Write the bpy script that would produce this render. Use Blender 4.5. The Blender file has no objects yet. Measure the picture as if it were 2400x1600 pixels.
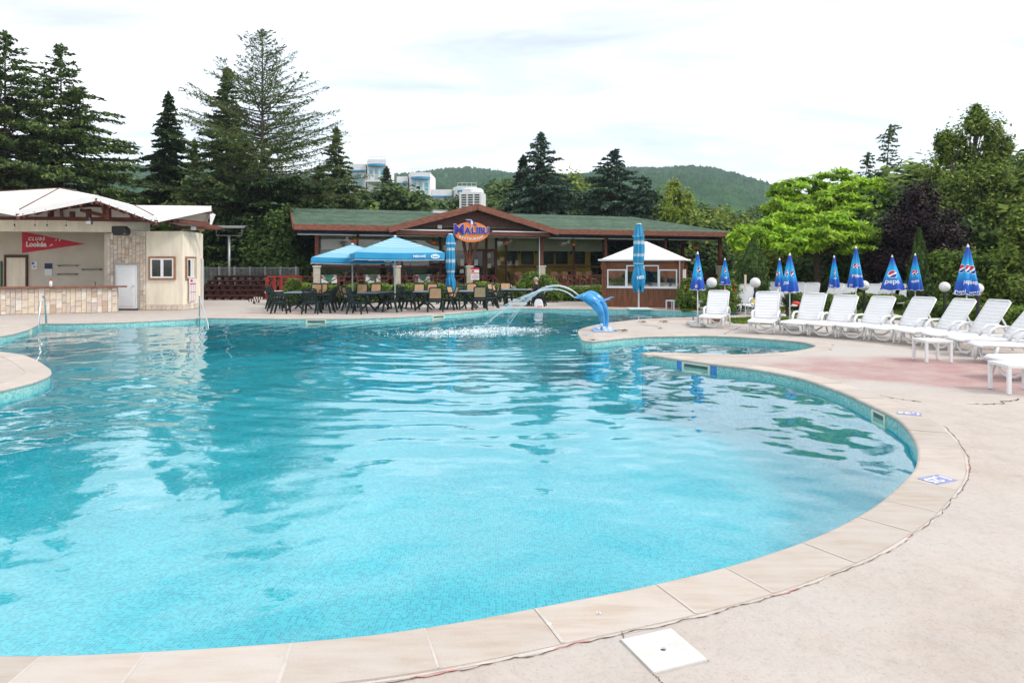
import bpy, math, random
import numpy as np
from mathutils import Vector, Matrix, geometry
random.seed(7)
R = math.radians; PI = math.pi
sc = bpy.context.scene; COL = sc.collection
# ---------------------------------------------------------------- camera
EYE, F, HZ, CX = 1.75, 1600.0, 623.0, 1200.0
cd = bpy.data.cameras.new('camera'); cam = bpy.data.objects.new('camera', cd); COL.objects.link(cam)
cam.location = (0, 0, EYE); cam.rotation_euler = (R(90), 0, 0)
cd.sensor_width = 36; cd.lens = 24; cd.shift_y = -(800 - HZ) / 2400; cd.clip_end = 6000; cd.clip_start = .1
sc.camera = cam
# ---------------------------------------------------------------- sky and sun
SUN_AZ, SUN_EL = R(112), R(42)      # azimuth clockwise from +Y
w = bpy.data.worlds.new('World'); sc.world = w; w.use_nodes = True
nt = w.node_tree; nt.nodes.clear()
def wn(t, **k):
    n = nt.nodes.new(t)
    for a, b in k.items(): setattr(n, a, b)
    return n
out = wn('ShaderNodeOutputWorld'); sky = wn('ShaderNodeTexSky'); sky.sky_type = 'NISHITA'; sky.sun_disc = False
sky.sun_elevation = SUN_EL; sky.sun_rotation = SUN_AZ; sky.air_density = 1; sky.dust_density = .7
b1 = wn('ShaderNodeBackground'); b1.inputs[1].default_value = .13; nt.links.new(sky.outputs[0], b1.inputs[0])
tc = wn('ShaderNodeTexCoord'); sp = wn('ShaderNodeSeparateXYZ'); nt.links.new(tc.outputs['Generated'], sp.inputs[0])
def wm(op, a, b, clamp=False):
    n = wn('ShaderNodeMath', operation=op, use_clamp=clamp)
    for i, v in enumerate((a, b)):
        if isinstance(v, (int, float)): n.inputs[i].default_value = v
        else: nt.links.new(v, n.inputs[i])
    return n.outputs[0]
zz = wm('ADD', wm('MAXIMUM', sp.outputs[2], 0.0), .16)
cb = wn('ShaderNodeCombineXYZ'); nt.links.new(wm('DIVIDE', sp.outputs[0], zz), cb.inputs[0]); nt.links.new(wm('DIVIDE', sp.outputs[1], zz), cb.inputs[1])
mp = wn('ShaderNodeMapping'); mp.inputs['Rotation'].default_value = (0, 0, R(28)); mp.inputs['Scale'].default_value = (.42, 1.0, 1); mp.inputs['Location'].default_value = (3.1, .3, 0)
nt.links.new(cb.outputs[0], mp.inputs[0])
n1 = wn('ShaderNodeTexNoise'); n1.inputs['Scale'].default_value = .55; n1.inputs['Detail'].default_value = 3; n1.inputs['Roughness'].default_value = .5
n2 = wn('ShaderNodeTexNoise'); n2.inputs['Scale'].default_value = 2.2; n2.inputs['Detail'].default_value = 7; n2.inputs['Roughness'].default_value = .6; n2.inputs['Distortion'].default_value = .35
for n in (n1, n2): nt.links.new(mp.outputs[0], n.inputs[0])
r1 = wn('ShaderNodeMapRange'); r1.inputs[1].default_value = .40; r1.inputs[2].default_value = .62; r1.inputs[3].default_value = .66; r1.inputs[4].default_value = 1.0
nt.links.new(wm('ADD', wm('MULTIPLY', n1.outputs[0], .72), wm('MULTIPLY', n2.outputs[0], .28)), r1.inputs[0])
r2 = wn('ShaderNodeMapRange'); r2.inputs[1].default_value = .3; r2.inputs[2].default_value = .68; r2.inputs[3].default_value = .42; r2.inputs[4].default_value = .98
nt.links.new(n2.outputs[0], r2.inputs[0])
cm = wn('ShaderNodeCombineColor')
for i, k in enumerate((.985, .992, 1.0)): nt.links.new(wm('MULTIPLY', r2.outputs[0], k), cm.inputs[i])
b2 = wn('ShaderNodeBackground'); b2.inputs[1].default_value = .86; nt.links.new(cm.outputs[0], b2.inputs[0])
mx = wn('ShaderNodeMixShader'); nt.links.new(r1.outputs[0], mx.inputs[0]); nt.links.new(b1.outputs[0], mx.inputs[1]); nt.links.new(b2.outputs[0], mx.inputs[2])
nt.links.new(mx.outputs[0], out.inputs[0])
sd = bpy.data.lights.new('sun', 'SUN'); sd.energy = 1.1; sd.angle = R(12); sd.color = (1, .95, .88)
so = bpy.data.objects.new('sun', sd); COL.objects.link(so)
sdir = Vector((math.sin(SUN_AZ) * math.cos(SUN_EL), math.cos(SUN_AZ) * math.cos(SUN_EL), math.sin(SUN_EL)))
so.rotation_euler = sdir.to_track_quat('Z', 'Y').to_euler(); so.location = sdir * 60
vs = sc.view_settings; vs.view_transform = 'Standard'; vs.look = 'None'; vs.gamma = 1; vs.exposure = 1.22; vs.use_curve_mapping = False
sc.cycles.use_denoising = True; sc.cycles.max_bounces = 8; sc.cycles.transparent_max_bounces = 24; sc.cycles.caustics_reflective = False
sc.cycles.caustics_refractive = False; sc.cycles.diffuse_bounces = 3; sc.cycles.glossy_bounces = 3; sc.cycles.sample_clamp_indirect = 6
# ---------------------------------------------------------------- photograph geometry -> metres
def G(px, py, z=0.0):
    Y = (EYE - z) * F / (py - HZ); return ((px - CX) * Y / F, Y)
def at(px, py, Y): return ((px - CX) * Y / F, Y, EYE - (py - HZ) * Y / F)
# ---------------------------------------------------------------- helpers
class MB:
    def __init__(s): s.v = []; s.f = []; s.m = []; s.uv = None
    def add(s, vs, fs, mi=0):
        o = len(s.v); s.v += [tuple(p) for p in vs]; s.f += [tuple(i + o for i in f) for f in fs]; s.m += [mi] * len(fs); return s
    def box(s, x0, x1, y0, y1, z0, z1, mi=0, M=None):
        vs = [Vector((x, y, z)) for z in (z0, z1) for y in (y0, y1) for x in (x0, x1)]
        if M is not None: vs = [M @ v for v in vs]
        return s.add(vs, [(0, 2, 3, 1), (4, 5, 7, 6), (0, 1, 5, 4), (2, 6, 7, 3), (0, 4, 6, 2), (1, 3, 7, 5)], mi)
    def bar(s, a, b, w, h=None, mi=0, up=(0, 0, 1)):
        a = Vector(a); b = Vector(b); d = b - a; L = d.length; d.normalize(); h = h or w
        u = Vector(up)
        if abs(d.dot(u)) > .98: u = Vector((0, 1, 0))
        x = d.cross(u).normalized(); z = x.cross(d)
        M = Matrix((x, d, z)).transposed().to_4x4(); M.translation = a
        return s.box(-w / 2, w / 2, 0, L, -h / 2, h / 2, mi, M)
    def tube(s, pts, r, n=8, mi=0, cap=True, flat=1.0):
        pts = [Vector(p) for p in pts]; rs = r if isinstance(r, (list, tuple)) else [r] * len(pts)
        vs = []; ref = None
        for i, p in enumerate(pts):
            d = (pts[min(i + 1, len(pts) - 1)] - pts[max(i - 1, 0)])
            d = d.normalized() if d.length > 1e-9 else Vector((0, 0, 1))
            if ref is None: ref = Vector((0, 0, 1)) if abs(d.z) < .9 else Vector((1, 0, 0))
            x = d.cross(ref).normalized(); y = x.cross(d).normalized(); ref = y
            for k in range(n):
                a = 2 * PI * k / n; vs.append(p + x * (math.cos(a) * rs[i]) + y * (math.sin(a) * rs[i] * flat))
        fs = [(i * n + k, i * n + (k + 1) % n, (i + 1) * n + (k + 1) % n, (i + 1) * n + k) for i in range(len(pts) - 1) for k in range(n)]
        if cap: fs += [tuple(range(n - 1, -1, -1)), tuple(range((len(pts) - 1) * n, len(pts) * n))]
        return s.add(vs, fs, mi)
    def lathe(s, prof, n=16, c=(0, 0, 0), mi=0):
        vs = [(c[0] + r * math.cos(2 * PI * k / n), c[1] + r * math.sin(2 * PI * k / n), c[2] + z) for r, z in prof for k in range(n)]
        fs = [(i * n + k, i * n + (k + 1) % n, (i + 1) * n + (k + 1) % n, (i + 1) * n + k) for i in range(len(prof) - 1) for k in range(n)]
        return s.add(vs, fs, mi)
    def prism(s, poly, d0, d1, M=None, mi=0):        # poly in local x,z ; extruded along y from d0 to d1
        n = len(poly)
        vs = [Vector((p[0], d, p[1])) for d in (d0, d1) for p in poly]
        if M is not None: vs = [M @ v for v in vs]
        tri = geometry.tessellate_polygon([[Vector((p[0], p[1], 0)) for p in poly]])
        ar = sum(poly[i][0] * poly[(i + 1) % n][1] - poly[(i + 1) % n][0] * poly[i][1] for i in range(n))
        fs = []
        for t in tri:
            a = sum(poly[t[i]][0] * poly[t[(i + 1) % 3]][1] - poly[t[(i + 1) % 3]][0] * poly[t[i]][1] for i in range(3))
            t = tuple(t) if a > 0 else tuple(reversed(t))
            fs.append(t); fs.append(tuple(i + n for i in reversed(t)))
        for i in range(n):
            j = (i + 1) % n
            fs.append((i, i + n, j + n, j) if ar > 0 else (i, j, j + n, i + n))
        return s.add(vs, fs, mi)
    def quad(s, a, b, c, d, mi=0): return s.add([a, b, c, d], [(0, 1, 2, 3)], mi)
    def sheet(s, quads, th, mi=0):                    # thin solid sheet of polygons, thickened downwards
        for q in quads:
            n = len(q); top = [Vector(p) for p in q]; bot = [p - Vector((0, 0, th)) for p in top]
            s.add(top + bot, [tuple(range(n)), tuple(range(2 * n - 1, n - 1, -1))] + [(i, i + n, (i + 1) % n + n, (i + 1) % n) for i in range(n)], mi)
        return s
    def ball(s, c, r, n=12, m=8, sc_=(1, 1, 1), mi=0):
        vs = [(c[0], c[1], c[2] + r * sc_[2])]; fs = []
        for i in range(1, m):
            a = PI * i / m
            for k in range(n):
                b = 2 * PI * k / n; vs.append((c[0] + r * sc_[0] * math.sin(a) * math.cos(b), c[1] + r * sc_[1] * math.sin(a) * math.sin(b), c[2] + r * sc_[2] * math.cos(a)))
        vs.append((c[0], c[1], c[2] - r * sc_[2])); e = len(vs) - 1
        for k in range(n):
            fs.append((0, 1 + k, 1 + (k + 1) % n)); fs.append((e, 1 + (m - 2) * n + (k + 1) % n, 1 + (m - 2) * n + k))
            for i in range(m - 2): fs.append((1 + i * n + k, 1 + (i + 1) * n + k, 1 + (i + 1) * n + (k + 1) % n, 1 + i * n + (k + 1) % n))
        return s.add(vs, fs, mi)
    def mesh(s, name, mats, smooth=False):
        me = bpy.data.meshes.new(name); me.from_pydata(s.v, [], s.f)
        for m in (mats if isinstance(mats, (list, tuple)) else [mats]): me.materials.append(m)
        if len(set(s.m)) > 1 or (s.m and s.m[0]): me.polygons.foreach_set('material_index', s.m)
        if smooth:
            me.polygons.foreach_set('use_smooth', [True] * len(s.f))
            if smooth is not True: me.set_sharp_from_angle(angle=R(smooth))
        me.update(); return me
    def build(s, name, mats, parent=None, smooth=False, bevel=0):
        return obj(name, s.mesh(name, mats, smooth), parent, bevel)
def obj(name, me, parent=None, bevel=0):
    o = bpy.data.objects.new(name, me); COL.objects.link(o)
    if parent is not None: o.parent = parent
    if bevel:
        b = o.modifiers.new('bevel', 'BEVEL'); b.width = bevel; b.segments = 2; b.limit_method = 'ANGLE'
    return o
def tag(o, label=None, cat=None, group=None, kind=None):
    if label: o['label'] = label
    if cat: o['category'] = cat
    if group: o['group'] = group
    if kind: o['kind'] = kind
    return o
def thing(name, label, cat, loc=(0, 0, 0), rz=0.0, group=None):
    o = bpy.data.objects.new(name, None); COL.objects.link(o); o.empty_display_size = .2
    o.location = loc; o.rotation_euler = (0, 0, rz); return tag(o, label, cat, group)
def copy_tree(o, parent=None):
    kids = list(o.children)
    c = o.copy(); COL.objects.link(c); c.parent = parent
    for k in kids: copy_tree(k, c)
    return c
def catmull(pts, step, closed=False):
    P = [Vector(p) for p in pts]; n = len(P); out = []
    rng = range(n if closed else n - 1)
    for i in rng:
        p1, p2 = P[i], P[(i + 1) % n]
        p0 = P[i - 1] if (i or closed) else p1 + (p1 - p2); p3 = P[(i + 2) % n] if (i + 2 < n or closed) else p2 + (p2 - p1)
        m = max(1, int((p2 - p1).length / step))
        for k in range(m):
            t = k / m
            out.append(.5 * (2 * p1 + (p2 - p0) * t + (2 * p0 - 5 * p1 + 4 * p2 - p3) * t * t + (3 * p1 - p0 - 3 * p2 + p3) * t ** 3))
    if not closed: out.append(P[-1])
    return out
# ---------------------------------------------------------------- materials
def srgb(r, g, b): return tuple((c / 12.92 if c <= .04045 else ((c + .055) / 1.055) ** 2.4) for c in (r / 255, g / 255, b / 255))
def newmat(name):
    m = bpy.data.materials.new(name); m.use_nodes = True; t = m.node_tree; return m, t, t.nodes['Principled BSDF']
def nd(t, typ, **k):
    n = t.nodes.new(typ)
    for a, b in k.items():
        if a in n.inputs: n.inputs[a].default_value = b
        else: setattr(n, a, b)
    return n
def ramp(t, fac, stops):
    r = t.nodes.new('ShaderNodeValToRGB'); e = r.color_ramp.elements
    while len(e) < len(stops): e.new(.5)
    for i, (p, c) in enumerate(stops): e[i].position = p; e[i].color = (*c, 1)
    t.links.new(fac, r.inputs[0]); return r.outputs[0]
def mixc(t, fac, a, b, mode='MIX'):
    n = t.nodes.new('ShaderNodeMix'); n.data_type = 'RGBA'; n.blend_type = mode
    for s_, v in ((n.inputs[0], fac), (n.inputs[6], a), (n.inputs[7], b)):
        if hasattr(v, 'is_linked') or isinstance(v, bpy.types.NodeSocket): t.links.new(v, s_)
        elif isinstance(v, (int, float)): s_.default_value = v
        else: s_.default_value = (*v[:3], 1)
    return n.outputs[2]
def bump(t, bs, h, dist=.01, strength=1.0):
    b = nd(t, 'ShaderNodeBump'); b.inputs['Distance'].default_value = dist; b.inputs['Strength'].default_value = strength
    t.links.new(h, b.inputs['Height']); t.links.new(b.outputs[0], bs.inputs['Normal']); return b
def M(name, col, rough=.6, var=.12, scale=4, bmp=0, bscale=60, spec=.4, metal=0, rand=0, stretch=None):
    m, t, bs = newmat(name); bs.inputs['Roughness'].default_value = rough; bs.inputs['Metallic'].default_value = metal
    bs.inputs['Specular IOR Level'].default_value = spec
    tcn = nd(t, 'ShaderNodeTexCoord'); vec = tcn.outputs['Object']
    if stretch:
        mpn = nd(t, 'ShaderNodeMapping'); mpn.inputs['Scale'].default_value = stretch; t.links.new(vec, mpn.inputs[0]); vec = mpn.outputs[0]
    n = nd(t, 'ShaderNodeTexNoise', Scale=scale, Detail=5.0, Roughness=.6); t.links.new(vec, n.inputs[0])
    lo = tuple(c * (1 - var) for c in col); hi = tuple(min(1, c * (1 + var)) for c in col)
    c = ramp(t, n.outputs[0], [(.3, lo), (.7, hi)])
    if rand:
        oi = nd(t, 'ShaderNodeObjectInfo'); mr = nd(t, 'ShaderNodeMapRange'); mr.inputs[3].default_value = 1 - rand; mr.inputs[4].default_value = 1 + rand
        t.links.new(oi.outputs['Random'], mr.inputs[0])
        hs = nd(t, 'ShaderNodeHueSaturation'); t.links.new(mr.outputs[0], hs.inputs['Value']); t.links.new(c, hs.inputs['Color']); c = hs.outputs[0]
    t.links.new(c, bs.inputs['Base Color'])
    if bmp:
        nb = nd(t, 'ShaderNodeTexNoise', Scale=bscale, Detail=4.0); t.links.new(vec, nb.inputs[0]); bump(t, bs, nb.outputs[0], bmp)
    return m
def leafmat(name, c1, c2, trans=.3, rough=.55, c3=None):
    m, t, bs = newmat(name); o = t.nodes['Material Output']
    g = nd(t, 'ShaderNodeNewGeometry'); stops = [(0, c1), (1, c2)] if c3 is None else [(0, c1), (.75, c2), (1, c3)]
    c = ramp(t, g.outputs['Random Per Island'], stops)
    tcn = nd(t, 'ShaderNodeTexCoord'); n = nd(t, 'ShaderNodeTexNoise', Scale=.9, Detail=2.0); t.links.new(tcn.outputs['Object'], n.inputs[0])
    mr = nd(t, 'ShaderNodeMapRange'); mr.inputs[1].default_value = .3; mr.inputs[2].default_value = .7; mr.inputs[3].default_value = .7; mr.inputs[4].default_value = 1.3; t.links.new(n.outputs[0], mr.inputs[0])
    hs = nd(t, 'ShaderNodeHueSaturation'); t.links.new(c, hs.inputs['Color']); t.links.new(mr.outputs[0], hs.inputs['Value']); c = hs.outputs[0]
    t.links.new(c, bs.inputs['Base Color']); bs.inputs['Roughness'].default_value = rough; bs.inputs['Specular IOR Level'].default_value = .25
    tr = nd(t, 'ShaderNodeBsdfTranslucent'); t.links.new(c, tr.inputs[0]); mxs = nd(t, 'ShaderNodeMixShader'); mxs.inputs[0].default_value = trans
    t.links.new(bs.outputs[0], mxs.inputs[1]); t.links.new(tr.outputs[0], mxs.inputs[2]); t.links.new(mxs.outputs[0], o.inputs[0]); return m
def glassmat(name, tint=(.8, .85, .85), spec=.9, rough=.02):
    m, t, bs = newmat(name); o = t.nodes['Material Output']; t.nodes.remove(bs)
    gl = nd(t, 'ShaderNodeBsdfGlossy', Roughness=rough); tr = nd(t, 'ShaderNodeBsdfTransparent'); tr.inputs[0].default_value = (*tint, 1)
    fr = nd(t, 'ShaderNodeFresnel', IOR=1.5); mxs = nd(t, 'ShaderNodeMixShader'); t.links.new(fr.outputs[0], mxs.inputs[0])
    gl.inputs[0].default_value = (spec, spec, spec, 1)
    t.links.new(tr.outputs[0], mxs.inputs[1]); t.links.new(gl.outputs[0], mxs.inputs[2]); t.links.new(mxs.outputs[0], o.inputs[0]); return m
WOOD = M('red_brown_wood', (.135, .036, .022), .55, .45, 3, .004, 30, stretch=(1, 1, 6))
WOODH = M('weathered_fascia_wood', (.19, .065, .04), .6, .55, 2.5, .006, 25, stretch=(2, 2, 9))
DARKWOOD = M('dark_stained_wood', (.075, .026, .018), .6, .35, 3, .003, 30)
RAILWOOD = M('dark_red_rail_paint', (.10, .022, .018), .5, .3, 3)
WHITEP = M('white_plastic', (.72, .725, .735), .38, .035, 3, .0006, 90, spec=.45)
WHITEPAINT = M('white_paint', (.66, .66, .66), .5, .04, 2)
CREAM = M('cream_render', (.75, .67, .54), .85, .13, 1.6, .004, 55, spec=.2, stretch=(2.5, 2.5, .5))
STEEL = M('stainless_steel', (.6, .6, .6), .25, .05, 4, metal=1)
GREYMETAL = M('grey_metal', (.32, .33, .34), .45, .1, 4, metal=.6)
BLACK = M('black_plastic', (.015, .015, .017), .45, .2, 5)
GREENP = M('dark_green_plastic', (.005, .015, .014), .5, .3, 5, spec=.28)
TAN = M('tan_rattan_panel', (.46, .28, .15), .6, .14, 14, .002, 120)
WICKER = M('wicker', (.30, .16, .07), .7, .35, 10, .003, 80)
STONEC = M('cream_stone', (.46, .41, .34), .8, .18, 6, .004, 40)
GREYW = M('grey_concrete', (.42, .40, .37), .85, .15, 4, .004, 40)
LILAC = M('pale_blue_paint', (.42, .55, .78), .35, .25, 14)
GLASS = glassmat('window_glass', (.93, .95, .95))
DKGLASS = glassmat('tinted_glass', (.35, .4, .42))
RED = M('red_print', (.55, .02, .05), .6, .08, 4)
WHITEF = M('white_canvas', (.76, .74, .73), .8, .05, 1.5, .003, 9, spec=.15)
def text_mesh(txt, size=1.0, offset=0.0, extrude=.004, shear=0, bold=0, spacing=1.0, align='CENTER'):
    c = bpy.data.curves.new('txt', 'FONT'); c.body = txt; c.size = size; c.offset = offset + bold; c.extrude = extrude; c.shear = shear
    c.align_x = align; c.align_y = 'CENTER'; c.space_character = spacing; c.resolution_u = 4
    o = bpy.data.objects.new('txt', c); COL.objects.link(o); dg = bpy.context.evaluated_depsgraph_get(); dg.update()
    me = bpy.data.meshes.new_from_object(o.evaluated_get(dg)); bpy.data.objects.remove(o); bpy.data.curves.remove(c); return me
def text(name, txt, mat, parent, loc, rot, size, **k):
    me = text_mesh(txt, size, **k); me.materials.clear(); me.materials.append(mat); o = obj(name, me, parent); o.location = loc; o.rotation_euler = rot; return o
# ================================================================ SETTING: pool, deck, ground, hills
WATER_Z = -.135; FLOOR_Z = -1.12
seg1 = [(-9.8, 6.8), (-9.2, 5.2), (-7.5, 3.9), (-5.5, 3.25), (-3.8, 3.08)] + [G(*p) for p in ((0, 1538.8), (340, 1529), (800, 1497), (1055, 1462), (1317, 1413), (1540, 1369), (1740, 1319), (1910, 1261), (1995, 1221), (2063, 1181), (2118, 1134), (2150, 1098), (2157, 1068), (2154, 1043), (2134, 1007), (2101, 976.5), (2038, 945), (1963, 912), (1878, 884.5), (1776, 864), (1701, 855), (1606, 842), (1538, 832), (1504, 826.7))]
seg2 = [G(*p) for p in ((1504, 826.7), (1558, 826), (1640, 828), (1725, 830), (1810, 827), (1878, 820), (1912, 811), (1905, 806), (1871, 799), (1776, 791), (1684, 786), (1572, 786), (1470, 790), (1388, 798), (1364.6, 795))]
seg3 = [G(*p) for p in ((1364.6, 795), (1356, 777), (1368, 768), (1412, 758.6), (1490, 749), (1558, 745), (1632, 742.6), (1690, 740))] + [(8.25, 24.6), (8.2, 25.6)] + [G(*p) for p in ((1636, 729), (1500, 725), (1276, 722), (1200, 721.5), (1151, 725), (1110, 729), (1033, 735.5), (931, 742), (804, 745.7), (676, 745.7), (600, 745), (484.7, 744))]
seg4 = [G(*p) for p in ((484.7, 744), (408, 748), (306, 753), (204, 756), (102, 757))]
seg5 = [(-14.4, 20.9), (-14.3, 20.6)] + [G(*p) for p in ((70, 769), (51, 775), (0, 786))] + [(-13.2, 16), (-13.2, 15.2), (-12.5, 14.7), (-11.5, 14.35)] + [G(*p) for p in ((0, 824), (51, 831), (85, 844.6), (109, 860), (116, 867), (114, 877), (85, 890.5), (34, 904), (0, 911.6))] + [(-7.5, 9.2), (-8.3, 8.6), (-9.4, 8.0), (-9.8, 6.8)]
segs = [catmull([(p[0], p[1], 0) for p in s_], .12) for s_ in (seg1, seg2, seg3, seg4, seg5)]
ring = []
for s_ in segs: ring += s_[:-1]
ringa = np.array([(p.x, p.y) for p in ring])
area = .5 * np.sum(ringa[:, 0] * np.roll(ringa[:, 1], -1) - np.roll(ringa[:, 0], -1) * ringa[:, 1])
SGN = 1 if area > 0 else -1                       # +1: ring is counter-clockwise, outside lies to the right
def inside(P):
    x, y = P[:, 0], P[:, 1]; c = np.zeros(len(P), bool); n = len(ringa)
    for i in range(n):
        x1, y1 = ringa[i]; x2, y2 = ringa[(i + 1) % n]
        if y1 == y2: continue
        k = ((y1 > y) != (y2 > y)) & (x < (x2 - x1) * (y - y1) / (y2 - y1) + x1); c ^= k
    return c
# --- materials of the setting
def deck_material():
    m, t, bs = newmat('worn_pink_concrete'); tcn = nd(t, 'ShaderNodeTexCoord'); v = tcn.outputs['Object']
    n = nd(t, 'ShaderNodeTexNoise', Scale=1.1, Detail=8.0, Roughness=.62); t.links.new(v, n.inputs[0])
    base = ramp(t, n.outputs[0], [(.25, (.415, .352, .305)), (.5, (.475, .418, .374)), (.75, (.515, .463, .422))])
    n5 = nd(t, 'ShaderNodeTexNoise', Scale=3.7, Detail=7.0, Roughness=.7, Distortion=.6); t.links.new(v, n5.inputs[0])
    st = ramp(t, n5.outputs[0], [(.32, (.84, .78, .74)), (.46, (1, 1, 1)), (.7, (1.12, 1.10, 1.10))])
    base = mixc(t, .55, base, st, 'MULTIPLY')
    n2 = nd(t, 'ShaderNodeTexNoise', Scale=.22, Detail=5.0, Roughness=.6); t.links.new(v, n2.inputs[0])
    grey = ramp(t, n2.outputs[0], [(.45, (0, 0, 0)), (.62, (1, 1, 1))])
    base = mixc(t, grey, base, (.475, .44, .41))
    # faded red paint: two patches with worn edges (by the loungers, by the far tables)
    def patch(cx, cy, rx, ry, rot, soft=.25):
        mpn = nd(t, 'ShaderNodeMapping'); mpn.vector_type = 'TEXTURE'; mpn.inputs['Location'].default_value = (cx, cy, 0); mpn.inputs['Rotation'].default_value = (0, 0, rot); mpn.inputs['Scale'].default_value = (rx, ry, 1)
        nn = nd(t, 'ShaderNodeTexNoise', Scale=.9, Detail=6.0); t.links.new(v, nn.inputs[0])
        mm = nd(t, 'ShaderNodeVectorMath', operation='MULTIPLY_ADD'); t.links.new(nn.outputs[1], mm.inputs[0]); mm.inputs[1].default_value = (1.6, 1.6, 0); mm.inputs[2].default_value = (-.8, -.8, 0)
        ad = nd(t, 'ShaderNodeVectorMath', operation='ADD'); t.links.new(v, ad.inputs[0]); t.links.new(mm.outputs[0], ad.inputs[1]); t.links.new(ad.outputs[0], mpn.inputs[0])
        sx = nd(t, 'ShaderNodeSeparateXYZ'); t.links.new(mpn.outputs[0], sx.inputs[0]); cx_ = nd(t, 'ShaderNodeCombineXYZ'); t.links.new(sx.outputs[0], cx_.inputs[0]); t.links.new(sx.outputs[1], cx_.inputs[1])
        ln = nd(t, 'ShaderNodeVectorMath', operation='LENGTH'); t.links.new(cx_.outputs[0], ln.inputs[0])
        mr = nd(t, 'ShaderNodeMapRange'); mr.inputs[1].default_value = 1; mr.inputs[2].default_value = 1 - soft; t.links.new(ln.outputs['Value'], mr.inputs[0]); return mr.outputs[0]
    for (cx, cy, rx, ry, rot, colr, k) in ((9.0, 10.6, 5.4, 2.3, R(-20), (.39, .235, .225), 1.0), (7.2, 26.9, 3.4, .9, 0, (.40, .20, .18), .85), (-5, 26.3, 6, 1.3, R(4), (.39, .25, .23), .7), (6.2, 22.6, 2.6, .35, R(12), (.4, .22, .2), .7)):
        p = patch(cx, cy, rx, ry, rot); nn = nd(t, 'ShaderNodeTexNoise', Scale=1.3, Detail=7.0, Roughness=.65); t.links.new(v, nn.inputs[0])
        wr = nd(t, 'ShaderNodeMapRange'); wr.inputs[1].default_value = .3; wr.inputs[2].default_value = .6; wr.inputs[3].default_value = .35 * k; wr.inputs[4].default_value = k; t.links.new(nn.outputs[0], wr.inputs[0])
        mu = nd(t, 'ShaderNodeMath', operation='MULTIPLY'); t.links.new(p, mu.inputs[0]); t.links.new(wr.outputs[0], mu.inputs[1])
        base = mixc(t, mu.outputs[0], base, colr)
    n6 = nd(t, 'ShaderNodeTexNoise', Scale=1.9, Detail=8.0, Roughness=.68, Distortion=1.2); t.links.new(v, n6.inputs[0])
    base = mixc(t, ramp(t, n6.outputs[0], [(.54, (0, 0, 0)), (.72, (.5, .5, .5))]), base, (.46, .385, .32))
    n7 = nd(t, 'ShaderNodeTexNoise', Scale=17.0, Detail=6.0, Roughness=.75); t.links.new(v, n7.inputs[0])
    base = mixc(t, .65, base, ramp(t, n7.outputs[0], [(.30, (.86, .85, .84)), (.48, (1, 1, 1)), (.68, (1.07, 1.07, 1.07))]), 'MULTIPLY')
    n3 = nd(t, 'ShaderNodeTexNoise', Scale=55.0, Detail=5.0, Roughness=.7); t.links.new(v, n3.inputs[0])
    sp_ = ramp(t, n3.outputs[0], [(.30, (.76, .74, .72)), (.46, (1, 1, 1))]); base = mixc(t, .8, base, sp_, 'MULTIPLY')
    t.links.new(base, bs.inputs['Base Color']); bs.inputs['Roughness'].default_value = .85; bs.inputs['Specular IOR Level'].default_value = .2
    bump(t, bs, n3.outputs[0], .004); return m
def coping_material():
    m, t, bs = newmat('sandstone_coping'); tcn = nd(t, 'ShaderNodeTexCoord'); oi = nd(t, 'ShaderNodeObjectInfo')
    ad = nd(t, 'ShaderNodeVectorMath', operation='ADD'); t.links.new(tcn.outputs['Object'], ad.inputs[0])
    mu = nd(t, 'ShaderNodeVectorMath', operation='SCALE'); mu.inputs['Scale'].default_value = 37; cb_ = nd(t, 'ShaderNodeCombineXYZ')
    for i in range(3): t.links.new(oi.outputs['Random'], cb_.inputs[i])
    t.links.new(cb_.outputs[0], mu.inputs[0]); t.links.new(mu.outputs[0], ad.inputs[1]); v = ad.outputs[0]
    mpn = nd(t, 'ShaderNodeMapping'); mpn.inputs['Rotation'].default_value = (0, 0, R(70)); mpn.inputs['Scale'].default_value = (1, 7, 1); t.links.new(v, mpn.inputs[0])
    n = nd(t, 'ShaderNodeTexNoise', Scale=2.2, Detail=6.0, Roughness=.6, Distortion=.4); t.links.new(mpn.outputs[0], n.inputs[0])
    n2 = nd(t, 'ShaderNodeTexNoise', Scale=3.5, Detail=5.0); t.links.new(v, n2.inputs[0])
    c = ramp(t, n.outputs[0], [(.3, (.43, .355, .29)), (.55, (.49, .425, .37)), (.75, (.53, .475, .425))])
    c = mixc(t, ramp(t, n2.outputs[0], [(.42, (0, 0, 0)), (.66, (.75, .75, .75))]), c, (.50, .455, .415))
    hs = nd(t, 'ShaderNodeHueSaturation'); mr = nd(t, 'ShaderNodeMapRange'); mr.inputs[3].default_value = .9; mr.inputs[4].default_value = 1.08; t.links.new(oi.outputs['Random'], mr.inputs[0]); t.links.new(mr.outputs[0], hs.inputs['Value']); t.links.new(c, hs.inputs['Color'])
    n3 = nd(t, 'ShaderNodeTexNoise', Scale=90.0, Detail=4.0); t.links.new(v, n3.inputs[0])
    vo = nd(t, 'ShaderNodeTexVoronoi', Scale=16.0); t.links.new(v, vo.inputs[0]); pit = ramp(t, vo.outputs['Distance'], [(.035, (.45, .38, .32)), (.06, (1, 1, 1))])
    t.links.new(mixc(t, .6, hs.outputs[0], pit, 'MULTIPLY'), bs.inputs['Base Color'])
    bs.inputs['Roughness'].default_value = .8; bs.inputs['Specular IOR Level'].default_value = .2; bump(t, bs, n3.outputs[0], .002); return m
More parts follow.
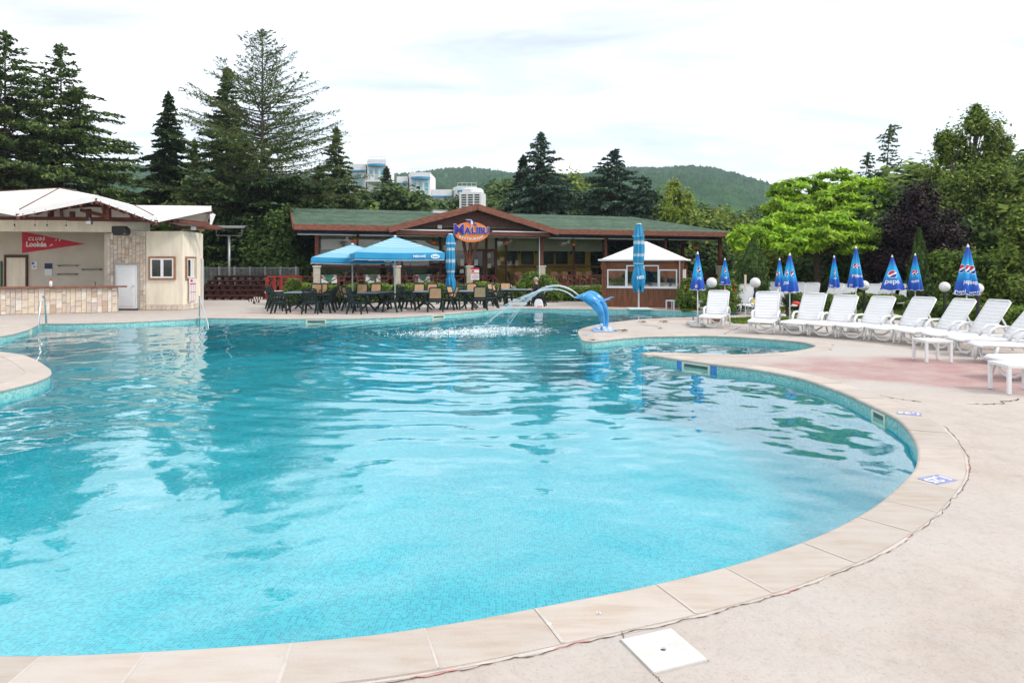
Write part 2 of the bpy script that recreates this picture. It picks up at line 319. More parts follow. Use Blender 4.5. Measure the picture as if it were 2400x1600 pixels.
def mosaic(name, vec_from, warp=0.0, band=None, c1=(.005, .275, .385), c2=(.035, .48, .57), mo=(.15, .62, .67)):
    m, t, bs = newmat(name); tcn = nd(t, 'ShaderNodeTexCoord'); v = tcn.outputs[vec_from]
    if warp:  # noise bends the tile pattern, standing in for refraction through the ripples
        for sc_, am in ((1.7, warp), (5.5, warp * .28)):
            n = nd(t, 'ShaderNodeTexNoise', Scale=sc_, Detail=1.0); t.links.new(v, n.inputs[0])
            mm = nd(t, 'ShaderNodeVectorMath', operation='MULTIPLY_ADD'); t.links.new(n.outputs[1], mm.inputs[0]); mm.inputs[1].default_value = (am, am, 0); t.links.new(v, mm.inputs[2]); v = mm.outputs[0]
    def bricks(w_, c1, c2, mo, bias):
        b = nd(t, 'ShaderNodeTexBrick', offset=0.0, squash=1.0); b.inputs['Scale'].default_value = 1; b.inputs['Brick Width'].default_value = w_; b.inputs['Row Height'].default_value = w_
        b.inputs['Mortar Size'].default_value = w_ * .055; b.inputs['Mortar Smooth'].default_value = .2; b.inputs['Bias'].default_value = bias
        b.inputs['Color1'].default_value = (*c1, 1); b.inputs['Color2'].default_value = (*c2, 1); b.inputs['Mortar'].default_value = (*mo, 1); t.links.new(v, b.inputs[0]); return b
    b = bricks(.027, c1, c2, mo, .1)
    bc = b.outputs[0]
    if band:       # paler waterline tiles on the upper rows of the wall
        b2_ = bricks(.027, *band, .1); sx = nd(t, 'ShaderNodeSeparateXYZ'); t.links.new(v, sx.inputs[0]); gt = nd(t, 'ShaderNodeMath', operation='GREATER_THAN'); gt.inputs[1].default_value = -.189; t.links.new(sx.outputs[1], gt.inputs[0]); bc = mixc(t, gt.outputs[0], bc, b2_.outputs[0])
    n = nd(t, 'ShaderNodeTexNoise', Scale=.8, Detail=3.0); t.links.new(tcn.outputs[vec_from], n.inputs[0])
    mr = nd(t, 'ShaderNodeMapRange'); mr.inputs[3].default_value = .86; mr.inputs[4].default_value = 1.12; t.links.new(n.outputs[0], mr.inputs[0])
    hs = nd(t, 'ShaderNodeHueSaturation'); t.links.new(bc, hs.inputs['Color']); t.links.new(mr.outputs[0], hs.inputs['Value'])
    t.links.new(hs.outputs[0], bs.inputs['Base Color']); bs.inputs['Roughness'].default_value = .25; bs.inputs['Specular IOR Level'].default_value = .4
    inv = nd(t, 'ShaderNodeMath', operation='SUBTRACT'); inv.inputs[0].default_value = 1; t.links.new(b.outputs['Fac'], inv.inputs[1]); bump(t, bs, inv.outputs[0], .0015); return m
def water_material():
    m, t, bs = newmat('pool_water'); o = t.nodes['Material Output']; t.nodes.remove(bs)
    gl = nd(t, 'ShaderNodeBsdfGlossy', Roughness=.02); gl.inputs[0].default_value = (1, 1, 1, 1)
    tr = nd(t, 'ShaderNodeBsdfTransparent'); tr.inputs[0].default_value = (.76, .985, .995, 1)
    mxs = nd(t, 'ShaderNodeMixShader')
    tcn = nd(t, 'ShaderNodeTexCoord'); n = nd(t, 'ShaderNodeTexNoise', Scale=9.0, Detail=2.0); t.links.new(tcn.outputs['Object'], n.inputs[0])
    b = nd(t, 'ShaderNodeBump'); b.inputs['Distance'].default_value = .003; b.inputs['Strength'].default_value = .35; t.links.new(n.outputs[0], b.inputs['Height'])
    t.links.new(b.outputs[0], gl.inputs['Normal']); ge = nd(t, 'ShaderNodeNewGeometry'); dp = nd(t, 'ShaderNodeVectorMath', operation='DOT_PRODUCT'); t.links.new(ge.outputs['Incoming'], dp.inputs[0]); t.links.new(b.outputs[0], dp.inputs[1])
    def mt(op, x, y):      # reflectance by Schlick's law, the same seen from either side
        n_ = nd(t, 'ShaderNodeMath', operation=op)
        for s_, v in zip(n_.inputs, (x, y)):
            if isinstance(v, (int, float)): s_.default_value = v
            elif v is not None: t.links.new(v, s_)
        return n_.outputs[0]
    rf_ = mt('ADD', mt('MULTIPLY', mt('POWER', mt('SUBTRACT', 1.0, mt('MINIMUM', mt('ABSOLUTE', dp.outputs['Value'], None), 1.0)), 4.6), .965), .035)
    t.links.new(rf_, mxs.inputs[0]); t.links.new(tr.outputs[0], mxs.inputs[1]); t.links.new(gl.outputs[0], mxs.inputs[2]); t.links.new(mxs.outputs[0], o.inputs[0]); return m
DECK = deck_material(); COPING = coping_material()
# --- deck with the pool cut out
def holed(outer, holes, z):
    polys = [[Vector((p[0], p[1], 0)) for p in outer]] + [[Vector((p[0], p[1], 0)) for p in h] for h in holes]
    flat = [p for q in polys for p in q]; tri = geometry.tessellate_polygon(polys); fs = []
    for a, b, c in tri:
        n = (flat[b] - flat[a]).cross(flat[c] - flat[a]).z
        fs.append((a, b, c) if n > 0 else (a, c, b))
    mb = MB(); mb.add([(p.x, p.y, z) for p in flat], fs); return mb
deck_out = [(-34, -9), (26, -9), (26, 13), (17.5, 17.8), (13.5, 21.2), (10.6, 23.6), (9.2, 26.2), (9.0, 36.5), (-34, 36.5)]
deck = tag(holed(deck_out, [[tuple(p) for p in ringa]], -.006).build('pool_deck', DECK), kind='structure')
ground_hole = [(-33.5, -8.5), (25.5, -8.5), (25.5, 12.7), (17.2, 17.4), (13.2, 20.8), (10.3, 23.2), (8.8, 26), (8.6, 36), (-33.5, 36)]
GRASS = M('dry_lawn', (.10, .135, .035), .9, .5, 3, .03, 25, spec=.1)
tag(holed([(-2500, -2500), (2500, -2500), (2500, 2500), (-2500, 2500)], [ground_hole], -.03).build('ground', GRASS), kind='structure')
# --- pool shell
mb = MB(); n = len(ring); arc = [0]
for i in range(n): arc.append(arc[-1] + (ring[(i + 1) % n] - ring[i]).length)
for p in ring: mb.v.append((p.x, p.y, -.012)); mb.v.append((p.x, p.y, FLOOR_Z))
uvs = []
for i in range(n):
    j = (i + 1) % n; f = (2 * i, 2 * i + 1, 2 * j + 1, 2 * j); u0, u1 = arc[i], arc[i + 1]; uv = [(u0, 0), (u0, FLOOR_Z), (u1, FLOOR_Z), (u1, 0)]
    if SGN > 0: f = f[::-1]; uv = uv[::-1]
    mb.f.append(f); mb.m.append(0); uvs += uv
shell = mb.mesh('pool_wall', mosaic('wall_mosaic', 'UV', 0, ((.07, .36, .38), (.36, .62, .58), (.55, .70, .64)))); uvl = shell.uv_layers.new(name='UVMap'); uvl.data.foreach_set('uv', [c for uv in uvs for c in uv])
tag(obj('pool_wall', shell), kind='structure')
tag(holed([tuple(p) for p in ringa], [], FLOOR_Z).build('pool_floor', mosaic('floor_mosaic', 'Object', .11)), kind='structure')
# --- water surface with real ripples
def build_water():
    ys = [2.6]
    while ys[-1] < 28.8: ys.append(ys[-1] + min(.085, max(.026, ys[-1] * .0042)))
    ys = np.array(ys); xs = np.arange(-15, 8.8, .05); X, Y = np.meshgrid(xs, ys)
    Z = np.zeros_like(X); rg = np.random.default_rng(4)
    for lam, amp, cnt in ((2.6, .0062, 7), (1.3, .0034, 10), (.7, .0018, 12), (.36, .0008, 14), (.2, .00022, 12)):
        for _ in range(cnt):
            a = rg.uniform(0, 2 * PI); k = 2 * PI / (lam * rg.uniform(.75, 1.35)); ph = rg.uniform(0, 2 * PI)
            wob = .5 * np.sin(.45 * (X * np.cos(a + 1.2) + Y * np.sin(a + 1.2)) + ph * 3)
            Z += amp / math.sqrt(cnt) * np.sin(k * (X * np.cos(a) + Y * np.sin(a)) + ph + wob) * 1.4
    def sm(s, k):      # smooth pseudo noise, about -1..1
        g = np.random.default_rng(s); return sum(np.sin(k * f * (X * np.cos(t_) + Y * np.sin(t_)) + q) for f, t_, q in zip(g.uniform(.6, 1.6, 6), g.uniform(0, 2 * PI, 6), g.uniform(0, 6, 6))) / 2.6
    for n_, (ix, iy, ph) in enumerate(((-1.15, 19.6, 0), (-.15, 20.3, 1.7))):
        rx, ry = X - ix, Y - iy; d = np.sqrt(rx ** 2 + ry ** 2) + .02; pn = 1.25 * sm(40 + n_, .9) + .7 * sm(50 + n_, 2.3); am = np.clip(.55 + .6 * sm(60 + n_, .8), .05, 1.3)
        env = np.exp(-d / 7.0) * (1 - np.exp(-d / .6)) * am
        Z += env * (.0125 * np.sin(2 * PI / .78 * d + ph + pn) + .0062 * np.sin(2 * PI / .43 * d - ph + 1.6 * pn) + .0024 * np.sin(2 * PI / .24 * d + 2 * ph + 2.2 * pn)) + .010 * np.exp(-d / 1.3) * np.sin(9 * X + 3 * Y + ph) * np.sin(7 * Y - 4 * X)
    P = np.stack([X.ravel(), Y.ravel()], 1); ny, nx = X.shape
    ins = inside(P).reshape(ny, nx); grow = ins.copy()
    for dy in (-1, 0, 1):
        for dx in (-1, 0, 1): grow |= np.roll(np.roll(ins, dy, 0), dx, 1)
    keep = grow[:-1, :-1] & grow[1:, :-1] & grow[:-1, 1:] & grow[1:, 1:]
    idx = np.arange(nx * ny).reshape(ny, nx); a = idx[:-1, :-1][keep]; b = idx[:-1, 1:][keep]; c = idx[1:, 1:][keep]; d = idx[1:, :-1][keep]
    q = np.stack([a, b, c, d], 1); used = np.unique(q); rem = np.full(nx * ny, -1); rem[used] = np.arange(len(used)); q = rem[q]
    V = np.stack([X.ravel(), Y.ravel(), Z.ravel() + WATER_Z], 1)[used]
    return npmesh('pool_water', V, q, water_material(), True)
def npmesh(name, V, Q, mat, smooth=False):
    me = bpy.data.meshes.new(name); me.vertices.add(len(V)); me.vertices.foreach_set('co', np.asarray(V, np.float32).ravel())
    k = Q.shape[1]; me.loops.add(Q.size); me.loops.foreach_set('vertex_index', np.asarray(Q, np.int32).ravel())
    me.polygons.add(len(Q)); me.polygons.foreach_set('loop_start', np.arange(0, Q.size, k, dtype=np.int32)); me.polygons.foreach_set('loop_total', np.full(len(Q), k, np.int32))
    if smooth: me.polygons.foreach_set('use_smooth', np.ones(len(Q), bool))
    me.materials.append(mat); me.update(calc_edges=True); me.validate(); return me
tag(obj('pool_water', build_water()), kind='structure')
# --- coping stones, each its own slab
GROUT = M('white_grout', (.53, .485, .44), .9, .1, 9, .003, 60, spec=.1); cop = tag(obj('pool_coping', None), kind='structure')
def frame_at(S, i):
    d = (S[min(i + 1, len(S) - 1)] - S[max(i - 1, 0)]).normalized(); return d, Vector((d.y, -d.x, 0)) * SGN
rc = random.Random(3); W = .345
for si, S in enumerate(segs):
    L = sum((S[i + 1] - S[i]).length for i in range(len(S) - 1)); cnt = max(1, round(L / .6)); per = (len(S) - 1) / cnt
    for k in range(cnt):
        i0, i1 = int(round(k * per)), int(round((k + 1) * per))
        if i1 <= i0: continue
        z = rc.uniform(-.0016, .0016); prof = [(-.022, -.012), (-.022, -.055), (W, -.055), (W, 0), (-.004, 0)]   # from water side out
        prof = [(W - .004, 0), (.0, 0), (-.016, -.006), (-.024, -.022), (-.016, -.045), (W - .004, -.045)]
        mb = MB(); m_ = i1 - i0; ids = range(i0, i1 + 1); vs = []
        for q, i in enumerate(ids):
            d, nn = frame_at(S, i); p = S[i].copy(); sh = .0004 if q == 0 else (-.0004 if q == m_ else 0); p += d * sh
            for (o_, zz_) in prof: vs.append(p + nn * o_ + Vector((0, 0, zz_ + z)))
        np_ = len(prof); fs = []
        for q in range(m_):
            for e in range(np_):
                f = (q * np_ + e, q * np_ + (e + 1) % np_, (q + 1) * np_ + (e + 1) % np_, (q + 1) * np_ + e); fs.append(f if SGN > 0 else f[::-1])
        fs += [tuple(range(np_ - 1, -1, -1)), tuple(range(m_ * np_, (m_ + 1) * np_))] if SGN > 0 else [tuple(range(np_)), tuple(range((m_ + 1) * np_ - 1, m_ * np_ - 1, -1))]
        mb.add(vs, fs); mb.build('coping_stone', COPING, cop)
        if si < 3 and k:
            d, nn = frame_at(S, i0); q = S[i0]; jt = MB(); wj = rc.uniform(.005, .010)
            jt.add([q + nn * o_ + d * s_ * wj * f_ + Vector((0, 0, .0022)) for o_, s_, f_ in ((.0, -1, .6), (.0, 1, .8), (W * .5, 1, 1.3), (W - .005, 1, .9), (W - .005, -1, 1.2), (W * .5, -1, .7))], [(0, 1, 2, 3, 4, 5) if SGN < 0 else (5, 4, 3, 2, 1, 0)]); jt.build('mortar_joint', GROUT, cop)
# --- grout smears and the long crack behind the near coping
CRACK = M('crack_shadow', (.11, .07, .055), 1, .3, 9, spec=0); PINKF = M('flaking_red_paint', (.50, .24, .22), .9, .25, 9, spec=.1)
mb = MB(); S = segs[0]; rj = random.Random(11)
def strip(mb, pts, widths, z):
    for i in range(len(pts) - 1):
        d = (pts[i + 1] - pts[i]); nn = Vector((-d.y, d.x, 0)).normalized()
        a, b = pts[i], pts[i + 1]; w0, w1 = widths[i] / 2, widths[i + 1] / 2
        mb.add([(a.x - nn.x * w0, a.y - nn.y * w0, z), (b.x - nn.x * w1, b.y - nn.y * w1, z), (b.x + nn.x * w1, b.y + nn.y * w1, z), (a.x + nn.x * w0, a.y + nn.y * w0, z)], [(0, 1, 2, 3)])
cr = MB(); gs = MB(); pk = MB(); wander = 0; pts = []; gp = []
cand = [i for i in range(len(S)) if S[i].x > -4.2 and S[i].y < 7.6]
for i in cand:
    d, nn = frame_at(S, i)
    for k in range(5):
        p = S[i].lerp(S[min(i + 1, len(S) - 1)], k / 5); wander = .93 * wander + rj.gauss(0, .0042)
        pts.append(p + nn * (W + .028 + wander)); 
    gp.append(S[i] + nn * (W + .012))
strip(gs, gp, [.006 + rj.random() * .022 for _ in gp], -.0045)
strip(cr, pts, [max(.0008, .0040 + rj.gauss(0, .0022)) for _ in pts], -.0015)
for s0 in range(30, len(pts) - 12, 23):
    if rj.random() < .55:
        m_ = rj.randint(4, 11); sub = [p + (p - Vector((0, 8, 0))).normalized() * 0 for p in pts[s0:s0 + m_]]
        dn = Vector((0, .008, 0)); strip(pk, [p + dn for p in sub], [.004 + rj.random() * .012 for _ in sub], -.003)
gs.build('grout', GROUT, deck); cr.build('crack', CRACK, deck); pk.build('paint_flake', PINKF, deck)
def crackline(px, w_=.004, seed=1, jit=.02):
    q = [Vector((*G(*p), 0)) for p in px]; r_ = random.Random(seed); o = []
    for i in range(len(q) - 1):
        for k in range(12): o.append(q[i].lerp(q[i + 1], k / 12) + Vector((r_.gauss(0, jit * .6), r_.gauss(0, jit), 0)))
    c = MB(); strip(c, o, [max(.001, w_ + r_.gauss(0, w_ * .4)) for _ in o], -.0025); c.build('crack', CRACK, deck)
crackline([(2060, 925), (2105, 933), (2160, 941)], .012, 2); crackline([(2270, 946), (2330, 945), (2400, 933)], .02, 3, .03)
crackline([(1455, 1470), (1463, 1497)], .003, 4, .004); crackline([(1533, 1576), (1560, 1606)], .003, 5, .004)
crackline([(1490, 756), (1560, 770)], .012, 6, .03); crackline([(1735, 766), (1690, 785)], .02, 7, .03); crackline([(1850, 790), (1905, 781)], .015, 8, .03); crackline([(1950, 820), (1920, 812), (1960, 806)], .02, 9, .05)
# --- hills and the rising wooded slope behind
def hill_material():
    m, t, bs = newmat('forested_hill'); tcn = nd(t, 'ShaderNodeTexCoord'); v = tcn.outputs['Object']
    n = nd(t, 'ShaderNodeTexNoise', Scale=.012, Detail=9.0, Roughness=.7); t.links.new(v, n.inputs[0])
    vo = nd(t, 'ShaderNodeTexVoronoi', Scale=.085); t.links.new(v, vo.inputs[0])
    c = ramp(t, n.outputs[0], [(.3, (.022, .062, .03)), (.5, (.042, .10, .04)), (.7, (.075, .14, .05))])
    c2 = mixc(t, .75, c, ramp(t, vo.outputs['Distance'], [(.0, (1.35, 1.35, 1.3)), (.7, (.5, .55, .6))]), 'MULTIPLY')
    n2 = nd(t, 'ShaderNodeTexNoise', Scale=.03, Detail=6.0); t.links.new(v, n2.inputs[0])
    geo = nd(t, 'ShaderNodeMapping'); geo.vector_type = 'TEXTURE'; geo.inputs['Location'].default_value = (318, 860, 95); geo.inputs['Scale'].default_value = (46, 80, 14); t.links.new(v, geo.inputs[0])
    ln = nd(t, 'ShaderNodeVectorMath', operation='LENGTH'); t.links.new(geo.outputs[0], ln.inputs[0])
    mr = nd(t, 'ShaderNodeMapRange'); mr.inputs[1].default_value = 1; mr.inputs[2].default_value = .3; t.links.new(ln.outputs['Value'], mr.inputs[0])
    mu = nd(t, 'ShaderNodeMath', operation='MULTIPLY'); t.links.new(mr.outputs[0], mu.inputs[0]); t.links.new(ramp(t, n2.outputs[0], [(.5, (0, 0, 0)), (.58, (1, 1, 1))]), mu.inputs[1])
    t.links.new(mixc(t, mu.outputs[0], c2, (.36, .32, .27)), bs.inputs['Base Color']); bs.inputs['Roughness'].default_value = .95; bs.inputs['Specular IOR Level'].default_value = .05
    return m
def hills():
    prof = [(-600, 425), (-200, 415), (100, 412), (270, 407), (400, 410), (700, 420), (1010, 422), (1190, 419), (1330, 420), (1450, 412), (1540, 407), (1620, 405), (1680, 411), (1740, 430), (1800, 452), (1860, 472), (1950, 492), (2200, 505), (2600, 500), (3200, 490)]
    px = np.arange(-600, 3000, 3.0); rz = np.interp(px, [p[0] for p in prof], [p[1] for p in prof]); RY = 900.
    ker = np.hanning(25); ker /= ker.sum(); rz = np.convolve(np.pad(rz, 12, 'edge'), ker, 'valid')
    zr = EYE - (rz - HZ) * RY / F
    tt = np.concatenate([np.linspace(0, .35, 16)[:-1], np.linspace(.35, 1, 130), [1.08, 1.25]])
    Yv = 60 + (RY - 60) * tt; rg = np.random.default_rng(5)
    PX, YY = np.meshgrid((px - CX) / F, Yv); XX = PX * YY
    s = np.clip((YY - 60) / (RY - 60), 0, 1.3); prof_ = np.where(s < 1, .55 * s + .45 * s * s * (3 - 2 * s) , 1 - (s - 1) * 1.2)
    Z = -.3 + (zr[None, :] + .3) * prof_
    und = sum(np.sin(XX * a + YY * b + c) * d for a, b, c, d in ((.021, .013, 0, 4), (-.017, .026, 1, 3), (.05, .03, 2, 1.6), (.034, -.045, 3, 1.6)))
    Z += und * np.clip(s * 1.6 - .35, 0, 1) * np.clip((1.02 - s) * 6, .12, 1) + rg.normal(0, 1.0, Z.shape) * np.clip((YY - 250) / 300, 0, 1) * 1.5
    ny, nx = Z.shape; idx = np.arange(nx * ny).reshape(ny, nx)
    q = np.stack([idx[:-1, :-1].ravel(), idx[:-1, 1:].ravel(), idx[1:, 1:].ravel(), idx[1:, :-1].ravel()], 1)
    return npmesh('hills', np.stack([XX.ravel(), YY.ravel(), Z.ravel()], 1), q, hill_material(), True)
tag(obj('hills', hills()), kind='structure')
# ================================================================ BAR BUILDING on the left
def stone_mats(base):
    return [M('ledge_stone', c, .8, .16, 9, .006, 35, spec=.2) for c in base]
STONES = stone_mats([(.60, .50, .41), (.56, .45, .35), (.52, .45, .40), (.66, .60, .53), (.48, .36, .26), (.56, .46, .39), (.62, .53, .42)])
rs = random.Random(21)
_tile = {}
def stone_tile(parent, M4, w_, h_, th, weights):
    q = (round(w_, 2), round(h_, 2), round(th, 3), rs.choices(range(7), weights)[0])
    if q not in _tile:
        mb = MB(); a, b, t = q[0] / 2 - .003, q[1] / 2 - .003, q[2]; c = .006
        vs = [(-a, 0, -b), (a, 0, -b), (a, 0, b), (-a, 0, b), (-a + c, -t, -b + c), (a - c, -t, -b + c), (a - c, -t, b - c), (-a + c, -t, b - c)]
        mb.add(vs, [(4, 5, 6, 7), (0, 1, 5, 4), (1, 2, 6, 5), (2, 3, 7, 6), (3, 0, 4, 7)]); _tile[q] = mb.mesh('stone_tile', STONES[q[3]])
    o = obj('stone_tile', _tile[q], parent); o.matrix_local = M4; return o
def clad(parent, p0, p1, z0, z1, wid, hs, weights, skip=None):
    """vertical ledge-stone tiles on the wall face from p0 to p1 (plan), facing the pool"""
    p0 = Vector((*p0, 0)); p1 = Vector((*p1, 0)); d = (p1 - p0); L = d.length; d.normalize(); ang = math.atan2(d.y, d.x)
    x = 0
    while x < L - .04:
        w_ = min(rs.choice(wid), L - x); z = z0 - (rs.random() * .1 if len(hs) > 1 else 0)
        first = True
        while z < z1 - .02:
            h_ = rs.choice(hs); a = max(z, z0); b = min(z + h_, z1)
            if z1 - b < .06: b = z1
            z = b
            if b - a < .03: continue
            if skip and skip(x, x + w_, a, b): continue
            c = p0 + d * (x + w_ / 2); M4 = Matrix.Translation((c.x, c.y, (a + b) / 2)) @ Matrix.Rotation(ang, 4, 'Z')
            stone_tile(parent, M4, w_, b - a, rs.choice((.018, .024, .03)), weights)
        x += w_
bar = thing('bar_building', 'cream bar pavilion with folded white canvas roof and stone pillar by the pool', 'bar', (0, 0, 0))
BY = 27.0
side = [(-13.03, 27.0), (-12.97, 27.8), (-13.06, 28.6), (-13.4, 29.6), (-14.0, 30.4), (-15.2, 30.9)]
def wallstrip(mb, pts, z0, z1, th=.18):
    for i in range(len(pts) - 1):
        a, b = Vector((*pts[i], 0)), Vector((*pts[i + 1], 0)); d = (b - a).normalized(); nn = Vector((-d.y, d.x, 0)) * th
        q = [a, b, b + nn, a + nn]; mb.add([(p.x, p.y, z) for z in (z0, z1) for p in q], [(0, 1, 5, 4), (1, 2, 6, 5), (2, 3, 7, 6), (3, 0, 4, 7), (4, 5, 6, 7), (3, 2, 1, 0)])
mb = MB(); wallstrip(mb, [(-14.47, 27.0), (-13.03, 27.0)], .22, 3.12); wallstrip(mb, side, .22, 3.12)
mb.build('wall', CREAM, bar)
mb = MB(); wallstrip(mb, [(-25.5, 28.7), (-15.9, 28.7)], 0, 3.6); wallstrip(mb, [(-16.03, 27.05), (-16.03, 28.7)], 0, 3.1, .12); mb.build('back_wall', M('grey_beige_render', (.56, .50, .42), .9, .08, 1.5, .004, 50, spec=.15), bar)
lint = catmull([(-26, 25.7, 0), (-20.5, 26.0, 0), (-17.6, 26.25, 0), (-15.9, 26.65, 0), (-14.5, 27.35, 0)], .5)
mb = MB(); wallstrip(mb, [(p.x, p.y) for p in lint], 3.07, 3.5, .35); mb.build('lintel', CREAM, bar)
mb = MB(); mb.box(-15.1, -14.42, 26.93, 27.3, 3.05, 3.09); mb.build('ledge', WHITEPAINT, bar)
mb = MB(); mb.box(-16.02, -14.48, 27.01, 27.3, 0, 3.07); mb.build('pillar_core', GREYW, bar)
clad(bar, (-16.0, 27.0), (-14.49, 27.0), 0, 3.05, (.12, .15, .17), (.1, .16, .24, .3), (5, 4, 2, 3, 2, 4, 5), lambda x0, x1, a, b: x1 > .33 and x0 < 1.2 and a < 1.74)
clad(bar, (-14.47, 26.99), (-13.03, 26.99), 0, .22, (.16, .2, .24), (.22,), (3, 2, 3, 3, 1, 3, 3))
for i in range(4): clad(bar, side[i], side[i + 1], 0, .22, (.16, .2), (.22,), (3, 2, 3, 3, 1, 3, 3))
mb = MB(); wallstrip(mb, side, 0, .22, .16); mb.box(-14.47, -13.05, 27.0, 27.15, 0, .22); mb.build('plinth', GREYW, bar)
# white service door
d = MB().box(-15.66, -14.83, 26.95, 27.0, .06, 1.78).build('door', WHITEPAINT, bar, bevel=.006)
MB().box(-15.58, -14.91, 26.935, 26.95, .16, 1.70).build('door_panel', WHITEP, d, bevel=.008)
MB().box(-15.70, -14.79, 26.97, 27.01, 0, .06).build('threshold', BLACK, d)
mb = MB(); mb.tube([(-14.90, 26.93, .95), (-14.90, 26.88, .95), (-14.97, 26.88, .95)], .012, 6); mb.build('handle', STEEL, d)
BRTRIM = M('brown_window_trim', (.28, .13, .06), .6, .25, 5)
def bar_window(a, b, z0, z1):
    """a,b plan points of the wall face, left to right"""
    a = Vector((*a, 0)); b = Vector((*b, 0)); d = (b - a); L = d.length; d.normalize(); ang = math.atan2(d.y, d.x)
    e = MB(); MM = Matrix.Translation(a) @ Matrix.Rotation(ang, 4, 'Z'); t = .07
    for q in ((-t, L + t, z0 - t, z0), (-t, L + t, z1, z1 + t), (-t, 0, z0, z1), (L, L + t, z0, z1)): e.box(q[0], q[1], -.035, .02, q[2], q[3], 0, MM)
    tr = e.build('window', BRTRIM, bar); f = MB(); s = .06
    for q in ((0, L, z0, z0 + s), (0, L, z1 - s, z1), (0, s, z0 + s, z1 - s), (L - s, L, z0 + s, z1 - s), (L / 2 - s * .9, L / 2 + s * .9, z0 + s, z1 - s)): f.box(q[0], q[1], -.025, .0, q[2], q[3], 0, MM)
    f.build('frame', WHITEP, tr)
    for x0, x1 in ((s, L / 2 - s * .9), (L / 2 + s * .9, L - s)): MB().box(x0, x1, -.008, -.002, z0 + s, z1 - s, 0, MM).build('pane', M('dark_pane', (.02, .022, .022), .08, .3, 4, spec=.8), tr)
bar_window((-14.28, 26.97), (-13.36, 26.97), 1.27, 2.05)
bar_window((-12.985, 27.25), (-12.985, 27.95), 1.27, 2.05)
mb = MB(); mb.add([(-13.12, 28.75, .1), (-13.36, 29.45, .1), (-13.36, 29.45, 2.05), (-13.12, 28.75, 2.05), (-13.05, 28.72, .1), (-13.29, 29.42, .1), (-13.29, 29.42, 2.05), (-13.05, 28.72, 2.05)], [(4, 5, 6, 7), (0, 4, 7, 3), (1, 2, 6, 5), (3, 7, 6, 2)]); mb.build('side_door', WHITEPAINT, bar)
# canvas roof
A_ = at(140, 441, 29.5); B_ = at(313, 481, 29.3); G0 = at(-150, 458, 24); V1 = at(42, 494, 24.5); G1 = at(228, 458, 25); V2 = at(366, 509, 25.5); G2 = at(495, 483, 27.6)
K1 = (-14.7, 32.5, 3.6); K2 = (-17.5, 34, 4.2); K3 = (-22, 33.5, 3.5); K4 = (-25, 29, 4.2); K5 = (-24.2, 25.5, 3.6)
rf = MB(); tris = [(A_, V1, G1), (A_, G1, B_), (B_, G1, V2), (B_, V2, G2), (B_, G2, K1), (B_, K1, K2), (A_, B_, K2), (A_, K2, K3), (A_, K3, K4), (A_, K4, K5), (A_, K5, G0), (A_, G0, V1)]
rf.sheet(tris, .02); canopy = rf.build('canopy_roof', WHITEF, bar)
edge = [K5, G0, V1, G1, V2, G2, K1, K2]; mb = MB()
for i in range(len(edge) - 1):
    a, b = Vector(edge[i]), Vector(edge[i + 1]); n_ = (b - a).cross(Vector((0, 0, 1))).normalized() * .012; dz = Vector((0, 0, .2)); o_ = Vector((0, 0, .012))
    mb.add([a + n_ + o_, b + n_ + o_, b + n_ - dz, a + n_ - dz, a - n_ + o_, b - n_ + o_, b - n_ - dz, a - n_ - dz], [(0, 1, 2, 3), (7, 6, 5, 4), (3, 2, 6, 7), (0, 4, 5, 1)])
mb.build('valance', WHITEF, canopy)
BROWNB = M('brown_strap', (.16, .07, .045), .6, .2, 5)
for a, b, k in ((A_, V1, .97), (A_, G1, .5), (A_, B_, .55), (A_, G0, .75), (B_, V2, .9)):
    a, b = Vector(a), Vector(b); MB().bar(a + Vector((0, 0, .02)), a.lerp(b, k) + Vector((0, 0, .025)), .05, .02).build('seam_strap', BROWNB, canopy)
fl = MB(); fl.add([at(492, 497, 28.2), at(505, 503, 28.6), at(492, 538, 28.3), at(492.5, 497, 28.26), at(505.5, 503, 28.66), at(492.5, 538, 28.36)], [(0, 1, 2), (5, 4, 3), (0, 3, 4, 1), (1, 4, 5, 2), (2, 5, 3, 0)]); fl.build('loose_flap', WHITEF, canopy)
def rafter(a, b, w_=.12, h_=.2): MB().bar(a, b, w_, h_).build('rafter', WOOD, bar)
Hb = Vector((-19.4, 29.4, 3.2)); dz = Vector((0, 0, -.2))
for P, Q in ((A_, V1), (A_, G1), (A_, B_), (B_, V2), (B_, G2), (B_, G1), (A_, G0), (A_, K3)): rafter(Vector(P) + dz, Vector(Q) + dz * 1.05)
for i in range(7):
    t_ = (i + .5) / 7; rafter(Vector(A_).lerp(Vector(B_), t_) + dz, Vector(G1).lerp(Vector(V2), t_) + dz * 1.1, .08, .14)
    rafter(Vector(A_).lerp(Vector(B_), t_) + dz, Vector(V1).lerp(Vector(G1), t_) + dz * 1.1, .08, .14)
ringb = [Vector(p) for p in ((-21, 26.2, 3.56), (-17.6, 26.35, 3.56), (-15.6, 26.6, 3.56), (-13.2, 26.5, 3.5), (-12.3, 27.7, 3.45))]
for i in range(4): rafter(ringb[i], ringb[i + 1], .16, .16)
for x, y, z1 in ((-15.25, 25.8, 4.15), (-15.75, 26.5, 4.05), (-16.4, 26.45, 3.95), (-17.0, 26.4, 3.85), (-14.75, 26.55, 3.95), (-14.2, 26.5, 3.75), (-19.3, 28.6, 4.7), (-18.6, 27.5, 4.2)): rafter((x, y, 3.5), (x, y, z1), .14, .14)
for a, b in (((-15.75, 26.5, 3.55), (-15.25, 25.4, 4.1)), ((-15.25, 25.8, 3.6), (-16.6, 26.3, 3.9)), ((-14.2, 26.5, 3.55), (-12.2, 27.6, 3.95)), ((-13.0, 26.6, 3.5), (-11.9, 27.7, 3.3)), ((-13.6, 27.4, 3.3), (-12.0, 28.2, 3.3))): rafter(a, b, .1, .12)
